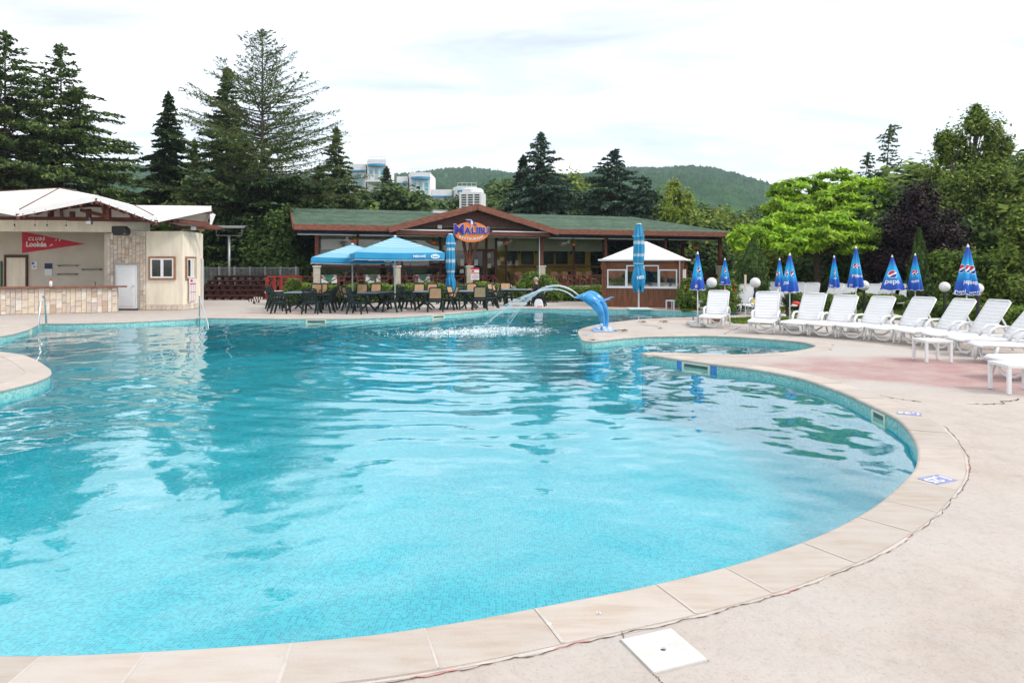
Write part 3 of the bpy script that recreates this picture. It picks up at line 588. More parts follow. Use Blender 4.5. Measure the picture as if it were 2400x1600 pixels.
# bar counter clad in stone, wooden top
cnt = thing('bar_counter', 'stone clad bar counter with brown wooden top in front of the bar', 'counter', (0, 0, 0))
c0, c1 = (-22.0, 23.0), (-14.95, 25.86); cdv = (Vector(c1) - Vector(c0)).normalized(); cnv = Vector((-cdv.y, cdv.x))
c0b = Vector(c1) - cdv * 5.2
mb = MB(); wallstrip(mb, [tuple(c0), tuple(c1)], 0, .93, .3); mb.build('counter_core', GREYW, cnt)
clad(cnt, tuple(c0b), c1, 0, .93, (.13, .16, .19), (.2, .3, .4, .48), (6, 2, 3, 6, 1, 4, 5))
e0 = Vector(c0) - cnv * .16; e1 = Vector(c1) + cdv * .35 - cnv * .16
mb = MB(); q = [e0, e1, e1 + cnv * .22 - cdv * .1, e0 + cnv * .62]; mb.add([(p.x, p.y, z) for z in (.935, 1.0) for p in q], [(0, 1, 5, 4), (1, 2, 6, 5), (2, 3, 7, 6), (3, 0, 4, 7), (4, 5, 6, 7), (3, 2, 1, 0)]); mb.build('countertop', M('brown_countertop', (.22, .09, .06), .45, .3, 4, stretch=(1, 4, 1)), cnt)
# things on the bar's back wall
WY = 28.69
def wp(px, py, y=WY): return at(px, py, y)
fl = thing('pennant', 'red triangular pennant with white club lettering on the back wall', 'pennant', wp(52, 568)); x0, z0 = wp(52, 543)[0], 0
f0, f1, f2 = [Vector(wp(*p)) - Vector(fl.location) for p in ((52, 543), (52, 593), (200, 572))]
MB().prism([(f0.x, f0.z), (f1.x, f1.z), (f2.x, f2.z)], -.012, 0).build('cloth', RED, fl)
WHT = M('white_print', (.78, .78, .78), .6, .04, 4)
text('lettering', 'CLUBS', WHT, fl, (.60, -.016, .14), (R(90), 0, 0), .19, shear=.2, bold=.006, spacing=1.35, extrude=.002)
text('lettering', 'Lookéa', WHT, fl, (.60, -.016, -.09), (R(90), 0, 0), .29, bold=.010, extrude=.002)
mb = MB()
for (x, z, s, r_) in ((1.22, -.12, .09, .4), (1.43, .10, .05, .1), (1.58, .08, .06, 1.2)): mb.add([Vector((x, -.015, z)) + Matrix.Rotation(-r_, 3, 'Y') @ Vector(p) for p in ((-s, 0, -.015), (s, 0, -.02), (s * .6, 0, .03), (-s * .3, 0, .02))], [(0, 1, 2, 3)])
mb.build('splash_mark', WHT, fl)
def wallrect(name, px0, py0, px1, py1, mat, label, cat, th=.02, group=None):
    a = wp(px0, py1); b = wp(px1, py0); t = thing(name, label, cat, (a[0], WY, a[2]), 0, group)
    return t, b[0] - a[0], b[2] - a[2], th
t, ww, hh, th = wallrect('shutter_frame', 12, 597, 66, 676, None, 'dark brown door frame with beige panel on the bar back wall', 'door')
MB().box(.07, ww - .07, -.03, 0, 0, hh - .12).build('panel', CREAM, t)
mb = MB(); mb.box(0, .07, -.07, 0, 0, hh); mb.box(ww - .07, ww, -.07, 0, 0, hh); mb.box(.07, ww - .07, -.07, 0, hh - .12, hh); mb.build('frame', DARKWOOD, t)
t, ww, hh, th = wallrect('poster', 74, 613, 88, 631, None, 'small white notice with blue corner on the bar wall', 'poster'); MB().box(0, ww, -.015, 0, 0, hh).build('sheet', WHITEPAINT, t); MB().box(.02, ww * .5, -.019, -.015, hh * .62, hh * .92).build('print', M('blue_print', (.05, .12, .4), .6), t); MB().box(ww * .3, ww * .7, -.019, -.015, hh * .3, hh * .42).build('print', BLACK, t)
t, ww, hh, th = wallrect('poster', 105, 617, 123, 646, None, 'notice with navy top half hanging below the red pennant', 'poster'); MB().box(0, ww, -.015, 0, 0, hh).build('sheet', WHITEPAINT, t); MB().box(0, ww, -.019, -.015, hh * .55, hh).build('print', M('navy_print', (.02, .03, .1), .6), t)
t, ww, hh, th = wallrect('poster', -6, 612, 4, 672, None, 'green framed board at the far left edge of the bar', 'poster'); MB().box(0, ww, -.03, 0, 0, hh).build('sheet', M('green_board', (.05, .25, .12), .6), t); MB().box(ww, ww + .03, -.04, 0, 0, hh).build('frame', DARKWOOD, t)
for px0, px1, py, lb in ((137, 185, 621, 'upper glass shelf beside the notices on the bar wall'), (192, 240, 630, 'right hand glass shelf on the bar wall'), (135, 183, 641, 'lower glass shelf on the bar wall')):
    a = wp(px0, py); b = wp(px1, py); t = thing('glass_shelf', lb, 'shelf', a, 0, 'glass shelves on the bar wall'); MB().box(0, b[0] - a[0], -.18, 0, -.008, .008).build('shelf_board', M('greenish_glass_edge', (.16, .2, .17), .2, .1, 4), t)
    for x in (.06, b[0] - a[0] - .06): MB().box(x - .012, x + .012, -.12, 0, -.06, -.01).build('bracket', GREYMETAL, t)
t = thing('bottle', 'small white bottle with red cap standing on the bar counter', 'bottle', (*(Vector(at(119, 671, 24.85)[:2])), 1.0)); MB().lathe([(0, 0), (.05, 0), (.052, .15), (.03, .2), (.028, .22)], 10).build('body', WHITEP, t, True); MB().lathe([(.03, .2), (.032, .27), (0, .27)], 10).build('cap', RED, t)
t = thing('bar_tap', 'small dark tap standing on the bar counter', 'tap', (*(Vector(at(224, 671, 25.35)[:2])), 1.0)); MB().tube([(0, 0, 0), (0, 0, .13), (-.05, 0, .14)], .014, 6).build('pipe', BLACK, t); MB().box(-.01, .01, -.03, .03, .13, .15).build('lever', BLACK, t)
t = thing('speaker', 'black loudspeaker hung at the top of the stone pillar', 'speaker', at(286, 540, 26.35)); sp_ = MB(); sp_.prism([(-.29, .16), (.15, .16), (.28, .06), (.28, -.14), (.2, -.2), (-.22, -.2), (-.29, -.06)], -.2, .1); sp_.build('cabinet', BLACK, t, bevel=.015); MB().box(-.2, .12, -.215, -.2, -.14, .1).build('grille', M('speaker_grille', (.03, .03, .032), .8, .3, 60), t); MB().box(-.03, .03, .1, .5, -.02, .02).build('bracket', BLACK, t); MB().box(.16, .25, -.206, -.2, -.15, -.13).build('badge', GREYMETAL, t)
t = thing('floodlight', 'small silver floodlight under the canvas roof of the bar', 'floodlight', at(210, 522, 25.9)); MB().box(-.1, .1, -.08, .06, -.07, .07).build('housing', GREYMETAL, t, bevel=.01); MB().box(-.085, .085, -.086, -.08, -.055, .055).build('lens', WHITEP, t); MB().box(-.015, .015, -.02, .02, .07, .2).build('bracket', GREYMETAL, t)
t = thing('floodlight', 'small pale floodlight at the right end of the bar roof', 'floodlight', at(454, 535, 27.3)); MB().box(-.08, .08, -.08, .06, -.07, .07).build('housing', WHITEP, t, bevel=.01); MB().box(-.065, .065, -.086, -.08, -.055, .055).build('lens', M('lamp_lens', (.6, .65, .7), .1), t); MB().box(-.015, .015, -.02, .02, .07, .22).build('bracket', GREYMETAL, t)
for i, (px, py) in enumerate(((34, 531), (82, 531), (110, 531), (155, 532))):
    t = thing('hanging_bulb', ('leftmost', 'second', 'third', 'rightmost')[i] + ' bare bulb hanging before the lintel of the bar', 'bulb', at(px, py, 25.8), 0, 'bare bulbs along the bar lintel'); MB().ball((0, 0, -.02), .035, 10, 8, (1, 1, 1.3)).build('bulb', WHITEP, t, True); MB().lathe([(.0, .09), (.022, .09), (.022, .02), (.0, .02)], 8).build('socket', BLACK, t); MB().tube([(0, 0, .09), (.015, 0, .25), (0, .3, .34)], .005, 4).build('cord', BLACK, t)
t = thing('price_board', 'white poster with red grid lines on the rounded bar wall', 'poster', (-12.95, 27.65, .3)); mb = MB(); MX = Matrix.Rotation(R(90 + 2), 4, 'Z'); mb.box(-.32, .32, -.02, 0, 0, .95, 0, MX); mb.build('sheet', WHITEPAINT, t)
mb = MB()
for z0, z1 in ((.70, .74), (.38, .40), (.04, .055)): mb.box(-.29, .29, -.024, -.02, z0, z1, 0, MX)
for x in (-.29, -.1, .1, .28): mb.box(x - .006, x + .006, -.024, -.02, .06, .7, 0, MX)
mb.box(-.22, -.02, -.024, -.02, .8, .9, 0, MX); mb.build('print', RED, t)
# ================================================================ RESTAURANT
RL = Vector((-12.0, 38.0, 0)); RA = math.atan2(9.7, 27.35); RD = Vector((math.cos(RA), math.sin(RA), 0)); RN = Vector((-math.sin(RA), math.cos(RA), 0))
def ru(px, v=0.0):
    r = (px - CX) / F; return (r * (RL.y + v * RN.y) - RL.x - v * RN.x) / (RD.x - r * RD.y)
def rz(px, py, v=0.0):
    u = ru(px, v); Y = RL.y + u * RD.y + v * RN.y; return EYE - (py - HZ) * Y / F
def rw(u, v, z=0.0): p = RL + RD * u + RN * v; return (p.x, p.y, z)
rest = thing('restaurant', 'long timber restaurant with green shingle roof and central gable', 'building', RL, RA)
FZ = .45; UL, UR = -.0, 29.0; UC = ru(1115, -.5); EAV = 4.05
MB().box(-.2, 27.6, .25, 10.5, 0, FZ).build('terrace_floor', M('terrace_stone', (.42, .37, .32), .85, .15, 3, .004, 30), rest)
# roof -- front slope, back slope, hip at the right
def shingle_mat():
    m, t, bs = newmat('green_shingles'); tcn = nd(t, 'ShaderNodeTexCoord'); v = tcn.outputs['Object']
    b = nd(t, 'ShaderNodeTexBrick', offset=.5); b.inputs['Scale'].default_value = 1; b.inputs['Brick Width'].default_value = .33; b.inputs['Row Height'].default_value = .19; b.inputs['Mortar Size'].default_value = .018; b.inputs['Mortar Smooth'].default_value = .6
    b.inputs['Color1'].default_value = (.055, .105, .068, 1); b.inputs['Color2'].default_value = (.115, .185, .125, 1); b.inputs['Mortar'].default_value = (.02, .04, .028, 1); t.links.new(v, b.inputs[0])
    n = nd(t, 'ShaderNodeTexNoise', Scale=.8, Detail=6.0); t.links.new(v, n.inputs[0]); c = mixc(t, .6, b.outputs[0], ramp(t, n.outputs[0], [(.35, (.75, .8, .75)), (.65, (1.3, 1.25, 1.2))]), 'MULTIPLY')
    t.links.new(c, bs.inputs['Base Color']); bs.inputs['Roughness'].default_value = .85
    inv = nd(t, 'ShaderNodeMath', operation='SUBTRACT'); inv.inputs[0].default_value = 1; t.links.new(b.outputs['Fac'], inv.inputs[1]); bump(t, bs, inv.outputs[0], .015); return m
SH = shingle_mat(); RZ = 5.46; RV = 6.0; HU = 24.5; EV = -.5
mb = MB(); ro = []
nrow = 36
GL, GRr = ru(913, -.5), ru(1300, -.5); GH = (GRr - GL) / 2
def course(mb, u0, u1, v0, v1, z0, z1, uu0, uu1):    # one overlapping course of shingles
    mb.add([(u0, v0, z0 + .012), (u1, v0, z0 + .012), (uu1, v1, z1), (uu0, v1, z1), (u0, v0, z0 - .01), (u1, v0, z0 - .01)], [(0, 1, 2, 3), (4, 5, 1, 0)])
for i in range(nrow):
    a, b = i / nrow, (i + 1.02) / nrow; v0, v1 = EV + (RV - EV) * a, EV + (RV - EV) * b; z0, z1 = EAV + (RZ - EAV) * a, EAV + (RZ - EAV) * b
    u1, uu1 = UR - (UR - HU) * a, UR - (UR - HU) * b; course(mb, UL - .15, u1, v0, v1, z0, z1, UL - .15, uu1)
roof = mb.build('roof', SH, rest)
mb = MB()
mb.add([(UL - .15, RV, RZ), (HU, RV, RZ), (UR, 12.5, EAV), (UL - .15, 12.5, EAV)], [(0, 3, 2, 1)]); mb.add([(HU, RV, RZ), (UR, EV, EAV), (UR, 12.5, EAV)], [(0, 1, 2)])
mb.build('rear_slope', SH, roof)
mb = MB(); mb.box(UL - .1, UR - .2, EV + .06, 12.4, 3.70, 3.76); mb.build('soffit', DARKWOOD, rest)
mb = MB(); mb.box(UL - .15, GL + .2, EV - .05, EV + .02, 3.74, EAV + .01); mb.build('fascia', WOODH, roof)
mb = MB(); mb.box(GRr - .2, UR, EV - .05, EV + .02, 3.74, EAV + .01); mb.build('fascia', WOODH, roof)
mb = MB(); mb.box(UR - .03, UR + .04, EV - .05, 12.4, 3.74, EAV + .01); mb.build('fascia', WOODH, roof)
mb = MB(); mb.bar((UL - .19, EV - .05, 3.92), (UL - .19, RV, RZ - .1), .07, .3); mb.build('verge_board', WOODH, roof)
mb = MB(); mb.add([(UL - .1, EV, 3.76), (UL - .1, RV, RZ - .1), (UL - .1, 12.4, 3.76)], [(0, 1, 2)]); mb.build('gable_end', DARKWOOD, roof)
# central gable
PV = EV - .35; GP = 5.43
gab = MB(); n_ = 20
for s_ in (-1, 1):
    for i in range(n_):
        a, b = i / n_, (i + 1.02) / n_; uA, uB = UC + s_ * GH * (1 - a), UC + s_ * GH * (1 - b); zA, zB = EAV - .06 + (GP - EAV + .06) * a, EAV - .06 + (GP - EAV + .06) * b
        q = [(uA, PV, zA + .012), (uA, PV + .1 + 7 * a + .4, zA + .012), (uB, PV + .1 + 7 * b + .4, zB), (uB, PV, zB)]
        gab.add(q, [(0, 1, 2, 3) if s_ < 0 else (3, 2, 1, 0)])
gable = gab.build('gable_roof', SH, roof)
for s_ in (-1, 1):
    mb = MB(); mb.bar((UC + s_ * (GH + .12), PV - .02, EAV - .24), (UC - s_ * .02, PV - .02, GP - .17), .08, .36, up=(0, -1, 0) if 0 else (0, 0, 1)); mb.build('barge_board', WOODH, roof)
mb = MB(); mb.add([(UC - GH * .95, PV + .5, 3.7), (UC + GH * .95, PV + .5, 3.7), (UC, PV + .5, GP - .3)], [(0, 1, 2)]); mb.build('gable_boarding', DARKWOOD, roof)
mb = MB(); mb.box(UC - GH * .93, UC + GH * .93, PV + .25, PV + .4, 3.56, 3.78); mb.build('tie_beam', WOOD, rest)
mb = MB(); mb.box(UC - GH * .9, UC - 1.0, PV + .2, PV + .25, 3.80, 3.86); mb.box(UC + 1.0, UC + GH * .9, PV + .2, PV + .25, 3.80, 3.86); mb.build('cable_duct', WHITEP, rest)
# stone pillars and posts
PX_ = (742, 930, 1099, 1269, 1687)
for i, px in enumerate(PX_):
    v = .55; u = ru(px, v); s = .19
    p = MB().box(u - s, u + s, v - s, v + s, FZ, 1.68).build('pillar', STONEC, rest)
    MB().box(u - s - .05, u + s + .05, v - s - .05, v + s + .05, 1.682, 1.75).build('pillar_cap', WHITEPAINT, p, bevel=.012)
    if px != 1099: MB().box(u - .10, u + .10, v - .10, v + .10, 1.75, 3.72).build('post', WOOD, rest)
for px, v in ((1419, .55), (1559, .55), (1600, 2.5), (745, 3.0)):
    u = ru(px, v); MB().box(u - .09, u + .09, v - .09, v + .09, FZ, 3.72).build('post', WOOD, rest)
u9 = ru(1099, .55)
for px, py in ((1074, 507), (1105, 500), (1138, 507)):
    u = ru(px, .2); MB().bar((u9 + (u - u9) * .06, .55, 1.75), (u, .15, rz(px, py, .15)), .13, .15).build('strut', WOODH, rest)
u = ru(1263.5, .35); MB().tube([(u, .3, FZ), (u, .3, 3.74)], .035, 8).build('downpipe', WHITEP, rest)
# awning cassettes below the eave
BLUEAW = M('blue_awning_roll', (.03, .09, .22), .6, .2, 5)
for a, b, v in ((697, 835, .35), (842, 1062, .3), (1140, 1262, .3), (1285, 1415, .35), (1425, 1555, .35), (1565, 1680, .35)):
    ua, ub = ru(a, v), ru(b, v); aw = MB().tube([(ua, v, 3.62), (ub, v, 3.62)], .075, 10).build('awning_roll', BLUEAW, rest, True); MB().box(ua, ub, v - .1, v - .06, 3.49, 3.55).build('front_bar', WHITEP, aw)
# glazed wall and interior
GV = 3.2; gl0, gl1 = ru(748, GV), ru(1415, GV)
edges = [748, 838, 942, 1032, 1103, 1140, 1163, 1186, 1264, 1345, 1415]
for px in edges:
    u = ru(px, GV); MB().box(u - .06, u + .06, GV - .06, GV + .06, FZ, 3.70).build('mullion', RAILWOOD, rest)
BL = M('cream_roller_blind', (.62, .60, .50), .8, .06, 2)
for a, b in zip(edges[:-1], edges[1:]):
    u0, u1 = ru(a, GV) + .06, ru(b, GV) - .06
    if (a, b) in ((1140, 1163),): continue
    if a == 1103:
        continue
    pane = MB().box(u0, u1, GV - .01, GV + .01, FZ + .05, 3.68).build('glass_pane', GLASS, rest)
    MB().box(u0, u1, GV - .045, GV + .045, 1.62, 1.76).build('transom', RAILWOOD, rest)
    MB().box(u0 + .02, u1 - .02, GV + .1, GV + .12, 2.75, 3.68).build('roller_blind', BL, rest)
# entrance door
u0, u1 = ru(1105, GV), ru(1163, GV)
dr = MB(); dr.box(u0, u1, GV - .07, GV + .05, 2.72, 2.85); um = (u0 + u1) / 2
for x in (u0 + .06, um, u1 - .06): dr.box(x - .07, x + .07, GV - .07, GV + .05, FZ, 2.72)
dr = dr.build('entrance_door', RAILWOOD, rest)
for a, b in ((u0 + .14, um - .08), (um + .08, u1 - .14)): MB().box(a, b, GV - .01, GV + .01, FZ + .1, 2.7).build('pane', DKGLASS, dr)
MB().box(u0, u1, GV + .1, GV + .12, 2.86, 3.68).build('roller_blind', BL, rest)
for px, py0, py1, c in ((1146, 585, 592, (.25, .1, .06)), (1146, 593, 604, (.45, .5, .5)), (1146, 618, 628, (.45, .55, .35)), (1083, 607, 624, (.7, .72, .65)), (1116, 608, 622, (.6, .65, .72)), (1082, 631, 640, (.6, .68, .6)), (1176, 603, 612, (.5, .42, .25))):
    uu = ru(px, GV); za, zb = rz(px, py1, GV), rz(px, py0, GV); MB().box(uu - .13, uu + .13, GV - .028, GV - .014, za, zb).build('notice', M('paper', c, .7, .08, 4), rest)
YEL = M('yellow_interior_wall', (.72, .48, .06), .8, .12, 1.5); IV = 6.2
MB().box(ru(1160, IV), ru(1384, IV), IV, IV + .1, FZ, 3.6).build('inner_wall', YEL, rest)
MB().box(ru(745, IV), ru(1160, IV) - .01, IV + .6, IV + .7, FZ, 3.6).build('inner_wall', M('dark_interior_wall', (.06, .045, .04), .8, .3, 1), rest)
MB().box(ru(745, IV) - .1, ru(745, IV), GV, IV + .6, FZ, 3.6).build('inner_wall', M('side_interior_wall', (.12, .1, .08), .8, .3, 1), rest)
BB = M('chalkboard', (.012, .016, .02), .35, .3, 4); CH = M('chalk', (.12, .2, .26), .8)
for px in (1198, 1236, 1283, 1316, 1357):
    uu = ru(px, IV); hw = .47; z0, z1 = rz(px, 619, IV), rz(px, 581, IV)
    bb = MB().box(uu - hw, uu + hw, IV - .05, IV - .005, z0, z1).build('menu_board', BB, rest); mb = MB(); rr = random.Random(px)
    for k in range(9):
        z = z1 - .12 - k * (z1 - z0 - .2) / 9; mb.box(uu - hw + .08, uu - hw + .08 + rr.uniform(.4, .75), IV - .055, IV - .05, z, z + .03)
    mb.build('chalk_lines', CH, bb)
for px in (1216, 1255, 1297, 1338): uu = ru(px, IV); MB().box(uu - .06, uu + .06, IV - .12, IV, rz(px, 594, IV), rz(px, 583, IV)).build('wall_lamp', BLACK, rest)
# terrace railings with crossed braces
def railing(ua, ub, v, nbay, z0=FZ, h=.72, name='railing', mat=RAILWOOD, du=0):
    r_ = MB(); r_.box(ua, ub, v - .04, v + .04, z0 + h - .06, z0 + h); rl = r_.build(name, mat, rest)
    for i in range(nbay + 1):
        u = ua + (ub - ua) * i / nbay; MB().box(u - .05, u + .05, v - .05, v + .05, z0, z0 + h - .06).build('rail_post', mat, rl)
        if i < nbay:
            w_ = (ub - ua) / nbay
            for a, b in (((u + .05, v, z0 + .08), (u + w_ - .05, v, z0 + h - .08)), ((u + .05, v + .035, z0 + h - .08), (u + w_ - .05, v + .035, z0 + .08))): MB().bar(a, b, .03, .055).build('cross_brace', mat, rl)
railing(ru(751, .5), ru(921, .5), .5, 4); railing(ru(939, .5), ru(1090, .5), .5, 4); railing(ru(1108, .5), ru(1155, .5), .5, 2); railing(ru(1210, .5), ru(1262, .5), .5, 1); railing(ru(1278, .5), ru(1410, .5), .5, 5); railing(ru(1610, .5), ru(1680, .5), .5, 3); railing(ru(704, .5), ru(733, .5), .5, 1)
LOWW = M('terrace_edge_stone', (.43, .38, .33), .85, .16, 4, .004, 30)
MB().box(ru(745, .3), ru(1155, .3), .28, .42, FZ, FZ + .06).build('terrace_kerb', LOWW, rest)
# entrance steps
for i in range(3): MB().box(ru(1160, -.2), ru(1212, -.2), -.75 + i * .33, .25, .0 + i * .15, .15 + i * .15 - .003).build('step', GREYW, rest)
for px in (1160, 1212):
    a = ru(px, -.2); MB().bar((a, -.8, .75), (a, .3, 1.2), .07, .09).build('stair_rail', RAILWOOD, rest)
    for k in range(3): MB().box(a - .035, a + .035, -.75 + k * .45 - .035, -.75 + k * .45 + .035, k * .15, .78 + k * .18).build('rail_post', RAILWOOD, rest)
# roof machinery
ac = thing('air_conditioner', 'white louvred air conditioning unit above the gable peak', 'air conditioner', rw(ru(1108, 2.2), 2.2, 5.08), RA + R(-28)); hw = .72
top = EYE + (623 - 441) * 43.5 / F - 5.08
MB().box(-hw, hw, -hw, hw, 0, top - .3).build('cabinet', WHITEPAINT, ac, bevel=.02); mb = MB(); mb.lathe([(hw * 1.0, 0), (hw * .95, .2), (hw * .7, .3), (0, .3)], 8, (0, 0, top - .3)); mb.build('top_cover', WHITEPAINT, ac)
for face in range(2):
    MX = Matrix.Rotation(R(-90) * face if face else 0, 4, 'Z')
    for cx_ in (-1, 0, 1):
        for k in range(7):
            z = top - .5 - k * .15; mb = MB(); mb.box(cx_ * .42 - .16, cx_ * .42 + .16, -hw - .006, -hw + .01, z - .05, z + .05, 0, MX); mb.build('vent_opening', M('vent_dark', (.05, .05, .05), .7) if not (face or cx_ > -1 or k) else bpy.data.materials['vent_dark'], ac)
sk = thing('roof_vent', 'small white vent box on the green roof left of the gable', 'roof vent', rw(ru(1030, 5.2), 5.2, 5.28), RA); MB().box(-.5, .5, -.25, .25, 0, .2).build('box', WHITEPAINT, sk, bevel=.02); MB().box(-.54, .54, -.29, .29, .2, .24).build('lid', GREYMETAL, sk)
# the sign
sg = thing('restaurant_sign', 'orange oval restaurant sign with blue lettering hung on the gable', 'sign', rw(UC - .05 + (ru(1106, -.9) - UC), -.95, rz(1106, 544, -.95)), RA)
ORG = M('orange_sign_paint', (.66, .19, .045), .5, .05, 2); SBL = M('blue_letter_paint', (.035, .03, .30), .4, .05, 3); SWH = M('sign_white', (.66, .66, .66), .5, .03, 3)
ell = [(1.08 * math.cos(2 * PI * k / 40), .60 * math.sin(2 * PI * k / 40)) for k in range(40)]
MB().prism(ell, 0, .08).build('oval_board', ORG, sg)
def on_sign(name, txt, mat, x, z, size, y, rot=0, **k):
    o = text(name, txt, mat, sg, (x, y, z), (R(90), 0, 0), size, **k); o.rotation_euler = (R(90), -rot, 0); return o
xs_ = (-.79, -.24, .10, .38, .62, .98); sz = (.86, .54, .52, .54, .54, .54); zs_ = (.10, .06, .08, .10, .08, .08)
xs_ = (-.76, -.24, .12, .34, .56, .90)
for ch, x, s_, z in zip('MALIBU', xs_, sz, zs_):
    on_sign('letter_outline', ch, SWH, x, z, s_, -.022, bold=.040, extrude=.012); on_sign('letter', ch, SBL, x, z, s_, -.045, bold=.022, extrude=.012)
for i, ch in enumerate('RESTAURANT'):
    a = (i - 4.5) / 4.5; ang = a * .42; on_sign('letter', ch, SWH, a * .70, -.36 - .12 * math.cos(a * 1.5) + .07, .21, -.012, -ang * -1.0 if 0 else ang, bold=.008, extrude=.006)
um = MB(); um.add([(-.30, 0, .68), (-.02, 0, .70), (.10, 0, .44), (-.1, 0, .50)], [(0, 3, 2, 1)]); um.add([(-.02, -.001, .70), (.36, -.001, .40), (.10, -.001, .44)], [(0, 2, 1)])
um = MB(); um.prism([(-.30, .71), (-.02, .71), (-.06, .48)], -.03, -.01); um.prism([(.08, .66), (.36, .36), (.12, .44)], -.03, -.01); um.build('umbrella_emblem', SBL, sg)
um = MB(); um.prism([(-.02, .715), (.08, .66), (.12, .44), (-.06, .48)], -.028, -.008); um.prism([(-.36, .74), (-.0, .74), (.0, .71), (-.32, .71)], -.03, -.01); um.bar((.02, -.02, .48), (-.06, -.02, .15), .02, .02); um.build('umbrella_emblem', SWH, sg)
# menu stand
t = thing('menu_stand', 'red and white menu stand in front of the middle pillar', 'sign', rw(ru(1113, -.5), -.5), RA); z0, z1 = rz(1113, 656, -.5), rz(1113, 628, -.5)
MB().box(-.26, .26, -.02, .02, z0, z1).build('board', WHITEPAINT, t); mb = MB(); mb.box(-.26, .26, -.026, -.02, z1 - .1, z1); mb.box(-.26, .26, -.026, -.02, z0 + .38, z0 + .43); mb.box(-.015, .015, -.026, -.02, z0, z0 + .38); mb.box(-.22, -.05, -.026, -.02, z1 - .25, z1 - .13); mb.build('print', RED, t); MB().box(-.2, -.05, -.025, -.02, z0 + .08, z0 + .3).build('print', M('pink_print', (.6, .4, .5), .6), t); MB().box(.06, .2, -.025, -.02, z0 + .08, z0 + .3).build('print', M('teal_print', (.3, .5, .55), .6), t)
MB().box(-.03, .03, .02, .05, 0, z1 - .1).build('post', RED, t); MB().box(-.2, .2, -.15, .2, 0, .03).build('foot', RED, t)
# ================================================================ POOL FITTINGS
def ring_pt(px, py):
    g = Vector((*G(px, py), 0)); i = min(range(len(ring)), key=lambda k: (ring[k] - g).length); d = (ring[(i + 1) % len(ring)] - ring[i - 1]).normalized(); return ring[i], d, Vector((d.y, -d.x, 0)) * SGN
SKIM = M('ivory_plastic', (.66, .66, .55), .45, .1, 6); DARKW = M('skimmer_dark', (.04, .09, .085), .3, .3, 4); BTILE = M('blue_marker_tiles', (.05, .2, .55), .3, .4, 60)
for px, py, hw, lb in ((739, 746, .34, 'ivory skimmer opening in the far pool wall below the left tables'), (1028, 736, .30, 'ivory skimmer opening in the far pool wall below the closed parasol'), (1628, 845, .32, 'ivory skimmer opening with blue tiles near the pointed coping tip'), (2062, 956, .19, 'ivory skimmer opening in the curved right pool wall'), (72, 768, .12, 'small ivory inlet plate in the left pool wall')):
    p, d, nn = ring_pt(px, py); ang = math.atan2(d.y, d.x); t = thing('pool_skimmer', lb, 'skimmer', (p.x, p.y, 0), ang, 'pool skimmers'); s = -1 if SGN > 0 else 1
    # local y axis: towards the water is +y when the ring is counter-clockwise
    yw = .012 * (1 if SGN > 0 else -1)
    def bx(x0, x1, z0, z1, t0, t1): a, b = sorted((t0 * (1 if SGN > 0 else -1), t1 * (1 if SGN > 0 else -1))); return MB().box(x0, x1, a, b, z0, z1)
    fr = MB(); sg_ = 1 if SGN > 0 else -1
    for x0, x1, z0, z1 in ((-hw, hw, -.075, -.048), (-hw, hw, -.235, -.20), (-hw, -hw + .045, -.20, -.075), (hw - .045, hw, -.20, -.075)):
        a, b = sorted((-.01 * sg_, .018 * sg_)); fr.box(x0, x1, a, b, z0, z1)
    fr.build('frame', SKIM, t, bevel=.003); bx(-hw + .045, hw - .045, -.2, -.075, -.005, .004).build('opening', DARKW, t); bx(-hw + .045, hw - .045, -.2, -.135, .004, .009).build('flap', SKIM, t)
    if px == 1628:
        for q in (-1, 1): bx(q * (hw + .07) - .06, q * (hw + .07) + .06, -.2, -.05, -.004, .004).build('tile_band', BTILE, t)
def marker(px, py, txt, ang, lb):
    x, y = G(px, py); t = thing('depth_marker', lb, 'depth marker', (x, y, .0025), ang, 'blue depth tiles on the coping'); MB().box(-.125, .125, -.085, .085, -.004, .004).build('tile', M('faded_blue_tile', (.25, .27, .46), .6, .25, 30), t, bevel=.002)
    text('digits', txt, M('worn_white_print', (.72, .72, .75), .6, .1, 30), t, (0, 0, .0045), (0, 0, 0), .15, bold=.003, extrude=.0006)
marker(2197, 1124, '1,25', R(205), 'faded blue depth tile on the near right coping'); marker(2131, 969, '1,25', R(148), 'faded blue depth tile beyond the right skimmer'); marker(1377, 785, '1,25', R(0), 'small blue depth tile on the coping before the dolphins')
# square skimmer lid in the deck
lx, ly = [sum(v) / 4 for v in zip(*[G(*p) for p in ((1459.5, 1499.7), (1574.3, 1473.3), (1650.9, 1544.3), (1532.7, 1575.3))])]
t = thing('skimmer_lid', 'square white skimmer lid with round hole set in the near deck', 'lid', (lx, ly, 0), R(21)); WL = M('white_lid_plastic', (.60, .59, .565), .5, .04, 8)
mb = MB(); hs = .138
prof = [(.012, -.004), (.016, .004)] + [(r_, z) for k in range(12) for r_, z in ((.022 + k * .0085, .0045), (.0265 + k * .0085, .0028))] + [(.132, .004)]
n = 48; base = len(mb.v); mb.lathe(prof, n)
sq = [(hs * c / max(abs(c), abs(s)), hs * s / max(abs(c), abs(s))) for c, s in ((math.cos(2 * PI * k / n), math.sin(2 * PI * k / n)) for k in range(n))]
o = len(mb.v); mb.v += [(x, y, .004) for x, y in sq] + [(x, y, -.02) for x, y in sq]; l0 = (len(prof) - 1) * n
for k in range(n):
    j = (k + 1) % n; mb.f += [(l0 + k, l0 + j, o + j, o + k), (o + k, o + j, o + n + j, o + n + k)]; mb.m += [0, 0]
mb.build('plate', WL, t); MB().lathe([(0, -.003), (.013, -.003)], 16).build('finger_hole', BLACK, t); fr = MB()
for a in range(4): fr.box(hs + .001, hs + .006, -hs - .006, hs + .006, -.01, -.0035, 0, Matrix.Rotation(a * PI / 2, 4, 'Z'))
